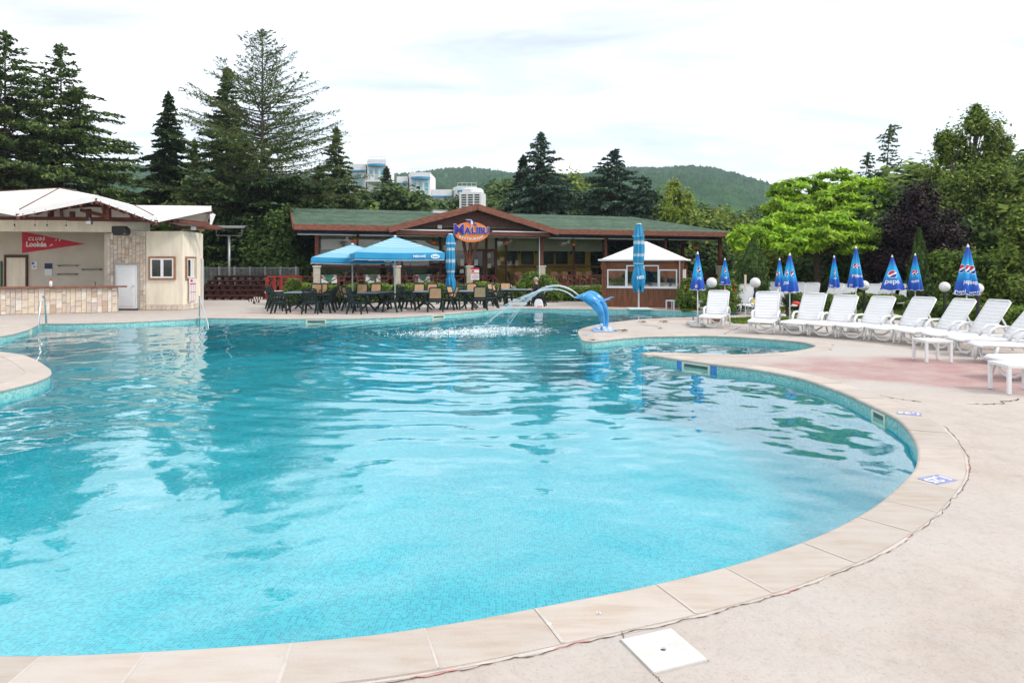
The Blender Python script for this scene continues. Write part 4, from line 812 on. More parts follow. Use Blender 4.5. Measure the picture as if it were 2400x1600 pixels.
fr.build('rim', GREYW, t)
for px, py in ((1287, 1461), (1403, 1436)):
    x, y = G(px, py); t = thing('coping_bolt_hole', 'small round bolt hole in the near coping, ' + ('left one' if px < 1300 else 'right one'), 'bolt hole', (x, y, .0018), 0, 'bolt holes in the coping'); MB().lathe([(0, 0), (.006, 0)], 12).build('hole', BLACK, t); MB().lathe([(.006, .0005), (.012, .0005)], 12).build('sleeve', WHITEP, t)
# pool handrails
t = thing('pool_handrail', 'bent steel handrail entering the water below the bar', 'handrail', (*G(468, 746), 0)); a = Vector(at(466, 697, 22.85)) - t.location; MB().tube([(a.x + .02, a.y, -.3), (a.x + .02, a.y, a.z), (a.x + .03, a.y - .03, a.z + .03), (a.x + .1, a.y - .1, a.z - .02), (.68, -.9, -.1), (.8, -1.1, -.4)], .022, 8).build('rail', STEEL, t, True); MB().lathe([(.05, 0), (.05, .015), (0, .015)], 12, (a.x + .02, a.y, 0)).build('flange', STEEL, t)
t = thing('pool_handrail', 'upright steel handrail at the left corner of the pool', 'handrail', (*G(94, 765), 0)); MB().tube([(-.02, .3, 0), (-.06, .28, .78), (-.05, .2, .86), (.0, .05, .8), (.03, -.1, .2), (.03, -.15, -.5)], .024, 8).build('rail', STEEL, t, True); MB().lathe([(.05, 0), (.05, .015), (0, .015)], 12, (-.02, .3, 0)).build('flange', STEEL, t)
# ================================================================ DOLPHIN FOUNTAIN
dx, dy = G(1412, 776); DS = 1 / (9.408 * F / dy)
DBL = M('glossy_dolphin_blue', (.04, .27, .58), .2, .35, 3.0, spec=.5)
dol = thing('dolphin_fountain', 'pair of glossy blue leaping dolphins spouting water on the promontory', 'fountain', (dx, dy, 0))
def cpt(cx_, cy_, y=0): X = (1250 + cx_ / 9.408 - CX) * dy / F - dx; Z = EYE - (640 + cy_ / 9.408 - HZ) * dy / F; return Vector((X, y, Z))
axis = [(890, 537, 16), (930, 536, 24), (985, 534, 30), (1040, 528, 44), (1085, 522, 78), (1140, 526, 104), (1210, 552, 118), (1290, 600, 124), (1365, 668, 118), (1425, 745, 106), (1472, 830, 90), (1505, 925, 73), (1527, 1020, 58), (1537, 1110, 46), (1532, 1180, 38), (1522, 1230, 40)]
def dolphin(ox, oz, y0, mirror_eye):
    P = [cpt(a + ox, b + oz, y0) for a, b, r_ in axis]; r_ = [c * DS for a, b, c in axis]; pts = []; rr = []
    for i in range(len(P) - 1):
        for k in range(3):
            p = catmull([tuple(P[max(i - 1, 0)]), tuple(P[i]), tuple(P[i + 1]), tuple(P[min(i + 2, len(P) - 1)])], 9) if 0 else None
            t_ = k / 3; pts.append(P[i].lerp(P[i + 1], t_)); rr.append(r_[i] + (r_[i + 1] - r_[i]) * t_)
    pts.append(P[-1]); rr.append(r_[-1])
    for _ in range(2): pts = [pts[0]] + [(pts[i - 1] + pts[i] * 2 + pts[i + 1]) / 4 for i in range(1, len(pts) - 1)] + [pts[-1]]; rr = [rr[0]] + [(rr[i - 1] + rr[i] * 2 + rr[i + 1]) / 4 for i in range(1, len(rr) - 1)] + [rr[-1]]
    mb = MB(); n = 20; vs = []
    for i, p in enumerate(pts):
        d = (pts[min(i + 1, len(pts) - 1)] - pts[max(i - 1, 0)]).normalized(); s = Vector((0, 1, 0)); u = d.cross(s).normalized()
        for k in range(n): a = 2 * PI * k / n; vs.append(p + s * math.cos(a) * rr[i] * .86 + u * math.sin(a) * rr[i])
    mb.add(vs, [(i * n + k, i * n + (k + 1) % n, (i + 1) * n + (k + 1) % n, (i + 1) * n + k) for i in range(len(pts) - 1) for k in range(n)] + [tuple(range(n - 1, -1, -1)), tuple(range((len(pts) - 1) * n, len(pts) * n))])
    b = mb.build('dolphin', DBL, dol, True)
    mb = MB(); a0 = cpt(895 + ox, 541 + oz, y0); mb.tube([a0 + Vector((0, -.028, 0)), cpt(1000 + ox, 552 + oz, y0 - .036)], .0045, 5); mb.build('mouth_line', M('lilac_lip', (.55, .5, .75), .4), b)
    for s in (-1, 1):
        c = cpt(1112 + ox, 505 + oz, y0 + s * .088); MB().ball(c, .030, 12, 8, (1, .3, 1)).build('eye', SWH, b, True); MB().ball(c + Vector((0, s * .008, 0)), .016, 10, 8, (1, .4, 1)).build('pupil', BLACK, b, True)
        q = cpt(1370 + ox, 640 + oz, y0 + s * .115); f_ = MB(); f_.tube([q + Vector((-.06, 0, .03)), q + Vector((.0, s * .03, -.01)), q + Vector((.07, s * .075, -.07)), q + Vector((.10, s * .1, -.12))], [.045, .05, .035, .008], 8, flat=.35); f_.build('flipper', DBL, b, True)
    q = cpt(1500 + ox, 640 + oz, y0); f_ = MB(); f_.tube([q + Vector((-.06, 0, .0)), q + Vector((.06, 0, .03)), q + Vector((.17, 0, .08)), q + Vector((.25, 0, .07))], [.075, .075, .05, .012], 10, flat=.3); f_.build('dorsal_fin', DBL, b, True)
    return b
dolphin(0, 0, 0, 1); dolphin(125, -32, .34, 1)
mb = MB(); mb.box(-.24, .28, -.16, .2, 0, .03); mb.build('base_plate', LILAC, dol, bevel=.01)
mb = MB(); rr_ = random.Random(5)
for k in range(11):
    x, y = rr_.uniform(-.2, .24), rr_.uniform(-.12, .5); mb.ball((x, y, .03), rr_.uniform(.05, .08), 10, 6, (1.2, 1, .9))
for x, z in ((-.12, .08), (.02, .09), (-.04, .17), (.14, .06)): mb.ball((x, -.08, z), .05, 10, 6)
mb.build('wave_base', LILAC, dol, True)
mb = MB(); mb.box(-.1, .42, .2, .52, 0, .025); mb.build('base_plate', LILAC, dol)
# water jets
def jet_mat():
    m, t, bs = newmat('spouting_water'); bs.inputs['Base Color'].default_value = (.9, .93, .95, 1); bs.inputs['Roughness'].default_value = .15; o = t.nodes['Material Output']
    tr = nd(t, 'ShaderNodeBsdfTransparent'); tl = nd(t, 'ShaderNodeBsdfTranslucent'); tl.inputs[0].default_value = (.9, .95, 1, 1); m1 = nd(t, 'ShaderNodeMixShader'); m1.inputs[0].default_value = .4; m2 = nd(t, 'ShaderNodeMixShader'); m2.inputs[0].default_value = .16
    t.links.new(bs.outputs[0], m1.inputs[1]); t.links.new(tl.outputs[0], m1.inputs[2]); t.links.new(m1.outputs[0], m2.inputs[1]); t.links.new(tr.outputs[0], m2.inputs[2]); t.links.new(m2.outputs[0], o.inputs[0]); return m
JET = jet_mat()
def jet(start, apex, land, lb, seed):
    S_, A2, L_ = Vector(start), Vector(apex), Vector(land); r_ = random.Random(seed); mb = MB()
    def para(t_):     # quadratic bezier whose apex is close to A2
        c = A2 * 2 - (S_ + L_) * .5; return S_ * (1 - t_) ** 2 + c * 2 * t_ * (1 - t_) + L_ * t_ * t_
    tau = lambda a: a
    for s_ in range(26):
        t0 = 0 if s_ < 4 else r_.uniform(0, .75); t1 = 1.0 if s_ < 1 else min(1, t0 + r_.uniform(.12, .35)) ; t1 = .62 if s_ in (1, 2, 3) else t1
        off = Vector((r_.gauss(0, 1), r_.gauss(0, 1), r_.gauss(0, 1))); pts = []; rad = []; m_ = 16
        for k in range(m_ + 1):
            t_ = t0 + (t1 - t0) * k / m_; sp = .006 + .06 * t_ ** 1.4; wob = Vector((r_.gauss(0, .004), r_.gauss(0, .004), r_.gauss(0, .006))) * (t_ + .1)
            pts.append(para(t_) + off * sp * .7 + wob); rad.append(max(.0015, (.017 * (1 - .7 * t_) if s_ < 4 else .008 * (1 - .5 * t_)) * (1 if s_ < 4 else math.sin(PI * (k + .3) / (m_ + .6)))))
        mb.tube(pts, rad, 6)
    for k in range(320):
        t_ = r_.random() ** .6; p = para(t_) + Vector((r_.gauss(0, .05), r_.gauss(0, .05), r_.gauss(-.03, .05))) * t_; s = r_.uniform(.003, .008); d = (para(min(1, t_ + .01)) - para(t_)).normalized() * s * r_.uniform(1, 5)
        mb.tube([p - d, p + d], s * .6, 4)
    o = mb.build('water_jet', JET, None, True); tag(o, lb, 'water jet', 'jets of the dolphin fountain')
s1 = Vector((dx, dy, 0)) + cpt(888, 530, 0); s2 = Vector((dx, dy, 0)) + cpt(1015, 500, .34)
jet(s1, (s1.x - 1.05, s1.y + .25, s1.z + .10), (-1.05, 19.4, WATER_Z), 'thin water jet spouting from the front dolphin, the lower arc', 1)
jet(s2, (s2.x - 1.0, s2.y + .2, s2.z + .16), (-.28, 20.2, WATER_Z), 'thin water jet spouting from the rear dolphin, the upper arc', 2)
FOAM = M('water_foam', (.7, .75, .77), .4, .05, 20); mb = MB(); r_ = random.Random(9); V = []; Fq = []
for k in range(3200):
    ix, iy = ((-1.1, 19.35), (-.25, 20.1), (-1.9, 18.9))[r_.choices((0, 1, 2), (4, 4, 2))[0]]
    x, y = ix + r_.gauss(0, .75), iy + r_.gauss(0, .42); s = r_.uniform(.003, .012) * (1 if r_.random() < .8 else 1.6); z = WATER_Z + .004 + abs(r_.gauss(0, .035)) * math.exp(-((x - ix) ** 2 + (y - iy) ** 2) * 2)
    o = len(V); V += [(x - s * 1.7, y, z), (x, y - s * 1.2, z), (x + s * 1.7, y, z), (x, y + s * 1.2, z), (x, y, z + s * .8)]; Fq += [(o, o + 1, o + 4), (o + 1, o + 2, o + 4), (o + 2, o + 3, o + 4), (o + 3, o, o + 4)]
tag(obj('splash_foam', npmesh('splash_foam', np.array(V), np.array(Fq), FOAM, True)), 'white splashing foam where the two jets hit the pool', 'foam', kind='stuff')
# ================================================================ LOUNGERS
def make_lounger(flat=False):
    root = thing('sun_lounger', 'white plastic sun lounger', 'sun lounger'); w_ = .31
    def panel(p0, p1, name, up, ribs, th=.022, hw=w_ - .03):
        p0, p1 = Vector(p0), Vector(p1); d = (p1 - p0); L = d.length; d.normalize(); n_ = Vector(up); mb = MB(); prof = []
        m_ = ribs
        for i in range(m_):
            a, b = i / m_ * L, (i + 1) / m_ * L; g = .012
            prof += [(a + .002, -.009), (a + g, -.009), (a + g + .008, 0), (b - .006, .002)]
        prof.append((L, 0)); vs = []
        for (s, h) in prof:
            c = p0 + d * s + n_ * h
            for x in (-hw, -hw * .5, 0, hw * .5, hw): vs.append((c.x + x, c.y, c.z - .012 * (1 - (x / hw) ** 2)))
            e = p0 + d * s - n_ * th; vs += [(e.x - hw, e.y, e.z), (e.x + hw, e.y, e.z)]
        k = 7; fs = []
        for i in range(len(prof) - 1):
            for j in range(4): fs.append((i * k + j, i * k + j + 1, (i + 1) * k + j + 1, (i + 1) * k + j))
            fs += [(i * k + 4, i * k + 6, (i + 1) * k + 6, (i + 1) * k + 4), (i * k + 5, i * k, (i + 1) * k, (i + 1) * k + 5), (i * k + 6, i * k + 5, (i + 1) * k + 5, (i + 1) * k + 6)]
        e = (len(prof) - 1) * k; fs += [(4, 3, 2, 1, 0, 5, 6), (e, e + 1, e + 2, e + 3, e + 4, e + 6, e + 5)]
        mb.add(vs, fs); return mb.build(name, WHITEP, root, 35)
    hinge = (0, 1.08, .345); top = (0, 1.56, .99) if not flat else (0, 1.86, .40)
    d = (Vector(top) - Vector(hinge)).normalized(); nrm = Vector((0, -d.z, d.y))
    panel((0, .03, .335), (0, 1.06, .335), 'seat', (0, 0, 1), 11); bp = panel(hinge, top, 'backrest', nrm, 9)
    mb = MB()
    for s in (-1, 1): mb.tube([Vector(hinge) + Vector((s * (w_ - .015), 0, -.01)), Vector(top) + Vector((s * (w_ - .015), 0, -.02)), Vector(top) + Vector((s * (w_ - .06), 0, .012))], .02, 8)
    mb.tube([Vector(top) + Vector((-w_ + .06, 0, .012)), Vector(top) + Vector((w_ - .06, 0, .012))], .02, 8); mb.build('back_frame', WHITEP, bp, True)
    mb = MB()
    for s in (-1, 1): mb.tube([(s * (w_ - .005), .0, .30), (s * (w_ - .005), .06, .328), (s * (w_ - .005), .6, .32), (s * (w_ - .005), 1.2, .315), (s * (w_ - .005), 1.6, .30)], .024, 8, flat=1.2)
    mb.tube([(-w_ + .01, .0, .30), (w_ - .01, .0, .30)], .024, 8); mb.tube([(-w_ + .01, 1.6, .30), (w_ - .01, 1.6, .30)], .02, 8); mb.build('side_rail', WHITEP, root, True)
    for y0, y1 in ((.22, .12), (1.42, 1.56)):
        for s in (-1, 1): MB().tube([(s * (w_ - .01), y0, .31), (s * w_, (y0 * 2 + y1) / 3, .2), (s * (w_ + .01), y1, .012)], [.036, .032, .026], 8, flat=.8).build('leg', WHITEP, root, True)
    for y in (.2, 1.44):
        mb = MB(); mb.tube([(-w_ + .02, y, .28), (-w_ + .09, y - .02, .13), (-.09, y - .03, .045), (.09, y - .03, .045), (w_ - .09, y - .02, .13), (w_ - .02, y, .28)], .024, 8, flat=1.1)
        mb.build('brace', WHITEP, root, True)
    for s in (-1, 1): MB().tube([(s * (w_ + .005), .80, .31), (s * (w_ + .015), .86, .45), (s * (w_ + .02), .98, .525), (s * (w_ + .02), 1.2, .53), (s * (w_ + .015), 1.36, .47), (s * (w_ + .005), 1.46, .31)], .027, 8, flat=1.25).build('armrest', WHITEP, root, True)
    if not flat:
        for s in (-1, 1): MB().bar((s * .2, 1.38, .70), (s * .2, 1.62, .33), .03, .03).build('back_prop', WHITEP, root)
    return root
lproto = make_lounger(); rl = random.Random(8)
def place_lounger(o, px, py, xb, label, group, z=.34, ang=None):
    x, y = G(px, py, z)
    if ang is None:
        best = min(range(-10, 131), key=lambda a: abs((CX + F * (x + 1.53 * math.cos(R(a))) / (y + 1.53 * math.sin(R(a)))) - xb)); ang = best
    for ch in o.children:
        if ch.name.startswith('backrest') and o is not lproto: hg = Matrix.Translation((0, 1.08, .345)); ch.matrix_local = hg @ Matrix.Rotation(R(rl.uniform(-4.5, 4)), 4, 'X') @ hg.inverted()
    o.location = (x, y, 0); o.rotation_euler = (0, 0, R(ang - 90 + rl.uniform(-2.5, 2.5))); tag(o, label, 'sun lounger', group)
front = [(1665, 741, 1682), (1783, 752, 1796), (1858, 754.5, 1905), (1922, 758, 1988), (1988, 762, 2070), (2056, 767, 2162), (2122, 773, 2255), (2184, 781, 2338), (2240, 791, 2425), (2287, 804, 2530)]
ordn = ['first', 'second', 'third', 'fourth', 'fifth', 'sixth', 'seventh', 'eighth', 'ninth', 'tenth', 'eleventh', 'twelfth']
for i, (px, py, xb) in enumerate(front):
    o = lproto if i == 0 else copy_tree(lproto); place_lounger(o, px, py, xb, 'white sun lounger, %s from the left in the front poolside row' % ordn[i], 'sun loungers in the front row')
o = make_lounger(True); place_lounger(o, 2345, 838, 2700, 'white sun lounger lying flat at the right edge behind the side table', 'sun loungers in the front row', ang=8)
back = [(1652, 707, 1700, 55), (1712, 713, 1734, 62), (1755, 715, 1797, 30), (1800, 699, 1818, 70), (1848, 701, 1868, 65), (1886, 702, 1906, 65), (1915, 704, 1948, 50), (1968, 704, 1997, 60), (2003, 706, 2044, 50), (2062, 706, 2090, 62), (2096, 708, 2140, 50)]
for i, (px, py, xb, a_) in enumerate(back):
    o = copy_tree(lproto); place_lounger(o, px, py, xb, 'white sun lounger, %s from the left in the rear row' % ordn[i], 'sun loungers in the rear row', ang=a_ - 12)
# ---- white side tables
def side_table(x, y, rz_, s, h, lb):
    t = thing('side_table', lb, 'side table', (x, y, 0), rz_, 'white plastic side tables'); MB().box(0, s, 0, s, h - .045, h).build('table_top', WHITEP, t, bevel=.006)
    for a in (0, s - .05):
        for b in (0, s - .05): MB().box(a + .002, a + .048, b + .002, b + .048, 0, h - .046).build('leg', WHITEP, t, bevel=.005)
side_table(*G(2363, 924.5), R(-7), .5, .40, 'white square side table nearest at the right edge'); x, y = G(2170, 849.5); side_table(x, y, R(-3), .48, .40, 'white square side table before the loungers on the pink deck'); x, y = G(1580, 726.5); side_table(x, y, R(40), .42, .38, 'white square side table beside the wooden hut')
# ================================================================ BLUE BEACH PARASOLS (closed)
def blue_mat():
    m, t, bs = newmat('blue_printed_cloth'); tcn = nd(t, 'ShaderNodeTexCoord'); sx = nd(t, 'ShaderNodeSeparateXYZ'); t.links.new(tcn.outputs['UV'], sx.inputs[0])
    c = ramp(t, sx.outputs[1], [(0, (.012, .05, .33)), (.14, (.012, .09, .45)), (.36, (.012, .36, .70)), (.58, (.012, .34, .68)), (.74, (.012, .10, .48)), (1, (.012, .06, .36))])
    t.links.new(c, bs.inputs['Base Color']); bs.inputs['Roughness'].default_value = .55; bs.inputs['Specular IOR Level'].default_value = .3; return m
PBL = blue_mat(); PR = M('logo_red', (.5, .02, .06), .55, .03, 4); PW = M('logo_white', (.8, .8, .82), .55, .02, 4); PB = M('logo_blue', (.01, .05, .28), .55, .03, 4)
def parasol(px, Y, ptop, pbot, hwpx, label, phase, ngore, logos, lean=0.0, wide=False):
    X = (px - CX) * Y / F; zt = EYE - (ptop - HZ) * Y / F; zb = EYE - (pbot - HZ) * Y / F; Rb = hwpx * Y / F
    t = thing('beach_parasol', label, 'parasol', (X, Y, 0), 0, 'closed blue beach parasols'); H = zt - .06 - zb
    def surf(th, s, out=0.0):
        f = .5 + .5 * math.cos(ngore * (th + phase)); r_ = (.028 + (Rb - .028) * s ** (.92 if not wide else 1.05)) * (1 - (.34 if not wide else .2) * (1 - f) * min(1, s * 4))
        if s > .94: r_ *= 1 - .06 * math.sin((s - .94) / .06 * PI)
        zz_ = zt - .06 - H * s + (.03 * math.cos(ngore * (th + phase)) * max(0, s - .8) * 3)
        return Vector(((r_ + out) * math.cos(th), (r_ + out) * math.sin(th), zz_))
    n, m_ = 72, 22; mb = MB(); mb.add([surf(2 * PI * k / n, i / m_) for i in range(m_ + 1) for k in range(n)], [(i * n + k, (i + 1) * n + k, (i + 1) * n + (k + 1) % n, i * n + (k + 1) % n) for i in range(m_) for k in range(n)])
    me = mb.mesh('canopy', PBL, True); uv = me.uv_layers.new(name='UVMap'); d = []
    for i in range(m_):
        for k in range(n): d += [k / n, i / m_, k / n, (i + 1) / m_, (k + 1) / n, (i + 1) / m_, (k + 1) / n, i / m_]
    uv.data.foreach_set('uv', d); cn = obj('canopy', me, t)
    tb = MB(); tb.tube([surf(2 * PI * k / n, 1, .002) for k in range(n + 1)], .006, 5); tb.build('white_hem', PW, cn, True)
    th0 = math.atan2(-Y, -X)
    def decal(dth, s0, size, sx_=1.0 if wide else .55):
        r0 = surf(th0 + dth, s0).xy.length; mb = MB(); nr, na = 10, 36
        def mp_(a, b): s = s0 - b / H; return surf(th0 + dth + a * sx_ / max(r0, .05), min(1, s), .006)
        vs = [mp_(0, 0)]
        for i in range(1, nr + 1):
            for k in range(na): an = 2 * PI * k / na; vs.append(mp_(size * i / nr * math.cos(an), size * i / nr * math.sin(an)))
        fs = []; mi = []
        def matof(a, b):
            if a * a + b * b > .86 ** 2: return 1
            wv = .18 * math.sin(a * 2.2) + .25 * a; return 0 if b > wv + .12 + .25 * a * 0 else (1 if b > wv - .28 else 2)
        for k in range(na): fs.append((0, 1 + k, 1 + (k + 1) % na)); mi.append(1)
        for i in range(1, nr):
            for k in range(na):
                fs.append((1 + (i - 1) * na + k, 1 + i * na + k, 1 + i * na + (k + 1) % na, 1 + (i - 1) * na + (k + 1) % na)); an = 2 * PI * (k + .5) / na; q = (i + .5) / nr; mi.append(matof(q * math.cos(an), q * math.sin(an)))
        mb.v = [tuple(v) for v in vs]; mb.f = fs; mb.m = mi; mb.build('emblem', [PR, PW, PB], cn)
    def word(dth, s0, size):
        me = text_mesh('pepsi', size, extrude=0, bold=size * .012); r0 = max(.05, surf(th0 + dth, s0).xy.length); me.materials.clear(); me.materials.append(PW)
        co = np.empty(len(me.vertices) * 3); me.vertices.foreach_get('co', co); co = co.reshape(-1, 3)
        new = [surf(th0 + dth + a * (1.0 if wide else .6) / r0, min(1, s0 - b / H), .006) for a, b, c in co]; me.vertices.foreach_set('co', [c for v in new for c in v]); me.update(); obj('lettering', me, cn)
    for (dth, s0, sz_, kind) in logos: (decal if kind == 'e' else word)(dth, s0, sz_)
    MB().lathe([(.03, 0), (.034, .01), (.02, .06), (.006, .085), (0, .085)], 12, (0, 0, zt - .075)).build('tip', WHITEP, t, True)
    MB().tube([(0, 0, .02), (0, 0, zt - .05)], .017, 8).build('pole', WHITEP, t, True)
    MB().lathe([(0, .0), (.21, 0), (.22, .05), (.2, .09), (.04, .12), (.035, .26), (0, .26)], 20).build('foot', M('white_concrete_foot', (.52, .51, .49), .7, .1, 6) if 'white_concrete_foot' not in bpy.data.materials else bpy.data.materials['white_concrete_foot'], t, True)
    if lean: t.rotation_euler = (0, lean, 0)
E, Wd = 'e', 'w'
parasol(1635, 19.6, 590, 679, 17.5, 'closed blue parasol leftmost beside the wooden hut', .2, 6, [(.35, .45, .09, E), (.55, .66, .14, Wd), (-.2, .9, .05, E)])
parasol(1699, 25, 605, 667, 13.5, 'small closed blue parasol behind the first lounger', .5, 6, [(.25, .45, .10, E), (.3, .7, .13, Wd), (-.6, .9, .1, Wd)])
parasol(1827, 23.5, 605, 672, 12.5, 'small closed blue parasol half hidden behind a larger one', 1.0, 6, [(-.5, .5, .09, E), (-.1, .9, .05, E)])
parasol(1851, 19.2, 593, 684, 21, 'closed blue parasol above the third lounger of the front row', .35, 6, [(-.75, .5, .11, E), (.55, .5, .1, E), (-.7, .74, .15, Wd)])
parasol(1955, 23.5, 599, 674, 14, 'slim closed blue parasol fourth from the right', .8, 6, [(.3, .5, .08, E), (.3, .68, .1, Wd), (-.7, .92, .12, Wd)])
parasol(2006, 21, 577, 674, 19.5, 'tall closed blue parasol with two red emblems side by side', .1, 7, [(-.15, .45, .09, E), (.5, .46, .08, E), (-.1, .68, .13, Wd), (.55, .70, .12, Wd), (-.8, .93, .12, Wd)])
parasol(2091, 23.2, 598, 679, 28, 'half opened wide blue parasol with one round emblem in front', .35, 5, [(.05, .52, .13, E), (.1, .74, .22, Wd)], wide=True)
parasol(2145, 23.0, 594, 680, 17, 'closed blue parasol before the slim green cypress', .55, 6, [(-.3, .5, .10, E), (.4, .5, .09, E), (-.25, .74, .13, Wd), (.4, .72, .12, Wd)])
parasol(2264, 17.2, 573, 690, 30, 'largest closed blue parasol at the right above the loungers', .15, 6, [(-.9, .46, .11, E), (.1, .46, .11, E), (.75, .48, .11, E), (.1, .73, .16, Wd), (.8, .74, .14, Wd), (-.55, .94, .16, Wd), (.62, .95, .14, Wd)], R(1.2))
# ================================================================ GLOBE LAMPS
for px, py, Y, lb in ((1668, 661, 24.5, 'white globe lamp beside the leftmost parasol'), (1770, 661, 22.5, 'white globe lamp between the second and third rear loungers'), (2025, 668, 25, 'white globe lamp half hidden behind a closed parasol'), (2214, 671, 22.0, 'white globe lamp on a black post near the cypress'), (2292, 674, 19.5, 'white globe lamp behind the largest parasol')):
    x, y, z = at(px, py, Y); t = thing('globe_lamp', lb, 'lamp', (x, y, -.02), 0, 'white globe garden lamps'); r_ = 12 * Y / F; MB().ball((0, 0, z), r_, 24, 16).build('globe', M('opal_globe', (.68, .67, .66), .3, .02, 2) if 'opal_globe' not in bpy.data.materials else bpy.data.materials['opal_globe'], t, True); MB().lathe([(0, 0), (.09, 0), (.09, .04), (.045, .06), (.045, z - r_ + .02), (.07, z - r_ + .05), (.06, z - r_ * .8)], 12).build('post', BLACK, t)
# ================================================================ GREEN CAFE FURNITURE
def make_chair(tan):
    root = thing('garden_chair', 'green chair', 'chair'); w_ = .27
    mb = MB(); mb.box(-w_, w_, -.25, .21, .36, .435); mb.build('seat', GREENP, root, bevel=.008)
    b = MB(); B0 = Vector((0, .2, .42)); T0 = Vector((0, .36, .90)); d = (T0 - B0).normalized(); nn = Vector((0, -d.z, d.y))
    for s in (-1, 1): b.bar(B0 + Vector((s * (w_ - .02), 0, 0)), T0 + Vector((s * (w_ - .035), 0, 0)), .045, .03, up=nn)
    b.tube([T0 + Vector((-w_ + .035, 0, 0)), T0 + Vector((-w_ * .5, 0, .028)), T0 + Vector((w_ * .5, 0, .028)), T0 + Vector((w_ - .035, 0, 0))], .024, 6)
    if not tan:
        for k in range(6): p = B0.lerp(T0, .12 + k * .15); b.bar(p + Vector((-w_ + .03, 0, 0)), p + Vector((w_ - .03, 0, 0)), .014, .055, up=d)
    else: b.bar(B0.lerp(T0, .14) + Vector((-w_ + .03, 0, 0)), B0.lerp(T0, .14) + Vector((w_ - .03, 0, 0)), .02, .06, up=d)
    bk = b.build('backrest', GREENP, root)
    if tan:
        p = MB(); a, c = B0.lerp(T0, .21), B0.lerp(T0, .99); p.add([a + Vector((-w_ + .05, 0, 0)) + nn * .006, a + Vector((w_ - .05, 0, 0)) + nn * .006, c + Vector((w_ - .065, 0, 0)) + nn * .006, c + Vector((-w_ + .065, 0, 0)) + nn * .006] + [a + Vector((-w_ + .05, 0, 0)) - nn * .008, a + Vector((w_ - .05, 0, 0)) - nn * .008, c + Vector((w_ - .065, 0, 0)) - nn * .008, c + Vector((-w_ + .065, 0, 0)) - nn * .008], [(0, 1, 2, 3), (7, 6, 5, 4), (0, 4, 5, 1), (2, 6, 7, 3), (0, 3, 7, 4), (1, 5, 6, 2)]); p.build('rattan_panel', TAN, bk)
    for s in (-1, 1):
        MB().tube([(s * (w_ - .02), -.2, .41), (s * (w_ + .03), -.27, 0)], [.052, .03], 6).build('leg', GREENP, root); MB().tube([(s * (w_ - .02), .2, .42), (s * (w_ + .02), .31, 0)], [.055, .03], 6).build('leg', GREENP, root)
        MB().tube([(s * (w_ + .0), -.2, .42), (s * (w_ + .03), -.24, .62), (s * (w_ + .03), -.18, .66), (s * (w_ + .02), .1, .665), (s * (w_ - .02), .28, .68)], [.022, .022, .028, .03, .024], 6, flat=.7).build('armrest', GREENP, root, True)
    return root
chA, chB = make_chair(False), make_chair(True); usedc = {}
def chair(px, py, face, tan, lb):
    src = chB if tan else chA
    o = copy_tree(src) if usedc.get(tan) else src; usedc[tan] = 1; x, y = G(px, py); o.location = (x, y, 0); o.rotation_euler = (0, 0, R(face + 90)); tag(o, lb, 'chair', 'green garden chairs on the terrace')
def table(px, py, rot, L, lb):
    x, y = G(px, py); t = thing('garden_table', lb, 'table', (x, y, 0), R(rot), 'green garden tables'); w_ = .42
    MB().box(-w_, w_, -L / 2, L / 2, .69, .725).build('tabletop', M('blue_grey_tabletop', (.20, .27, .31), .3, .12, 5) if 'blue_grey_tabletop' not in bpy.data.materials else bpy.data.materials['blue_grey_tabletop'], t, bevel=.01); MB().box(-w_ + .02, w_ - .02, -L / 2 + .02, L / 2 - .02, .64, .689).build('apron', GREENP, t)
    for e in (-1, 1):
        for s in (-1, 1): MB().bar((s * .30, e * (L / 2 - .15), .64), (-s * .34, e * (L / 2 - .12), 0), .05, .06).build('leg', GREENP, t)
    MB().bar((0, -L / 2 + .15, .33), (0, L / 2 - .15, .33), .05, .06).build('stretcher', GREENP, t)
# facing: degrees of the direction a sitter looks (0 = +x right, 90 = away)
table(702, 726, 4, 1.6, 'green table with the black chairs at the far left of the terrace')
L1 = 'at the leftmost table'
chair(659, 734, 5, False, 'dark slatted chair ' + L1 + ', left side nearest the pool'); chair(650, 728, 5, False, 'dark slatted chair ' + L1 + ', left side middle'); chair(645, 723, 4, False, 'dark slatted chair ' + L1 + ', left side rearmost'); chair(731, 735, 92, False, 'dark slatted chair with its back to the pool ' + L1); chair(761, 733, 178, False, 'dark slatted chair ' + L1 + ', right side nearest the pool'); chair(768, 727, 180, False, 'dark slatted chair ' + L1 + ', right side middle'); chair(775, 721, 182, True, 'tan backed chair ' + L1 + ', right side rearmost'); chair(737, 714, 268, True, 'tan backed chair at the far end of the leftmost table, left one'); chair(752, 713, 272, True, 'tan backed chair at the far end of the leftmost table, right one')
L2 = 'at the open parasol table'
table(881, 727, -14, 1.6, 'green table under the large open parasol')
chair(838, 735, 350, False, 'dark slatted chair ' + L2 + ', left side nearest the pool'); chair(826, 728, 348, True, 'tan backed chair ' + L2 + ', left side middle'); chair(818, 722, 348, True, 'tan backed chair ' + L2 + ', left side rearmost'); chair(918, 731, 172, False, 'dark slatted chair ' + L2 + ', right side nearest the pool'); chair(907, 722, 170, False, 'dark slatted chair ' + L2 + ', right side rear'); chair(848, 713, 280, True, 'tan backed chair behind the parasol table, left one'); chair(879, 712, 272, True, 'tan backed chair behind the parasol table, right one')
L3 = 'left of the closed parasol'
table(996, 724, 0, 1.2, 'green table left of the closed turquoise parasol')
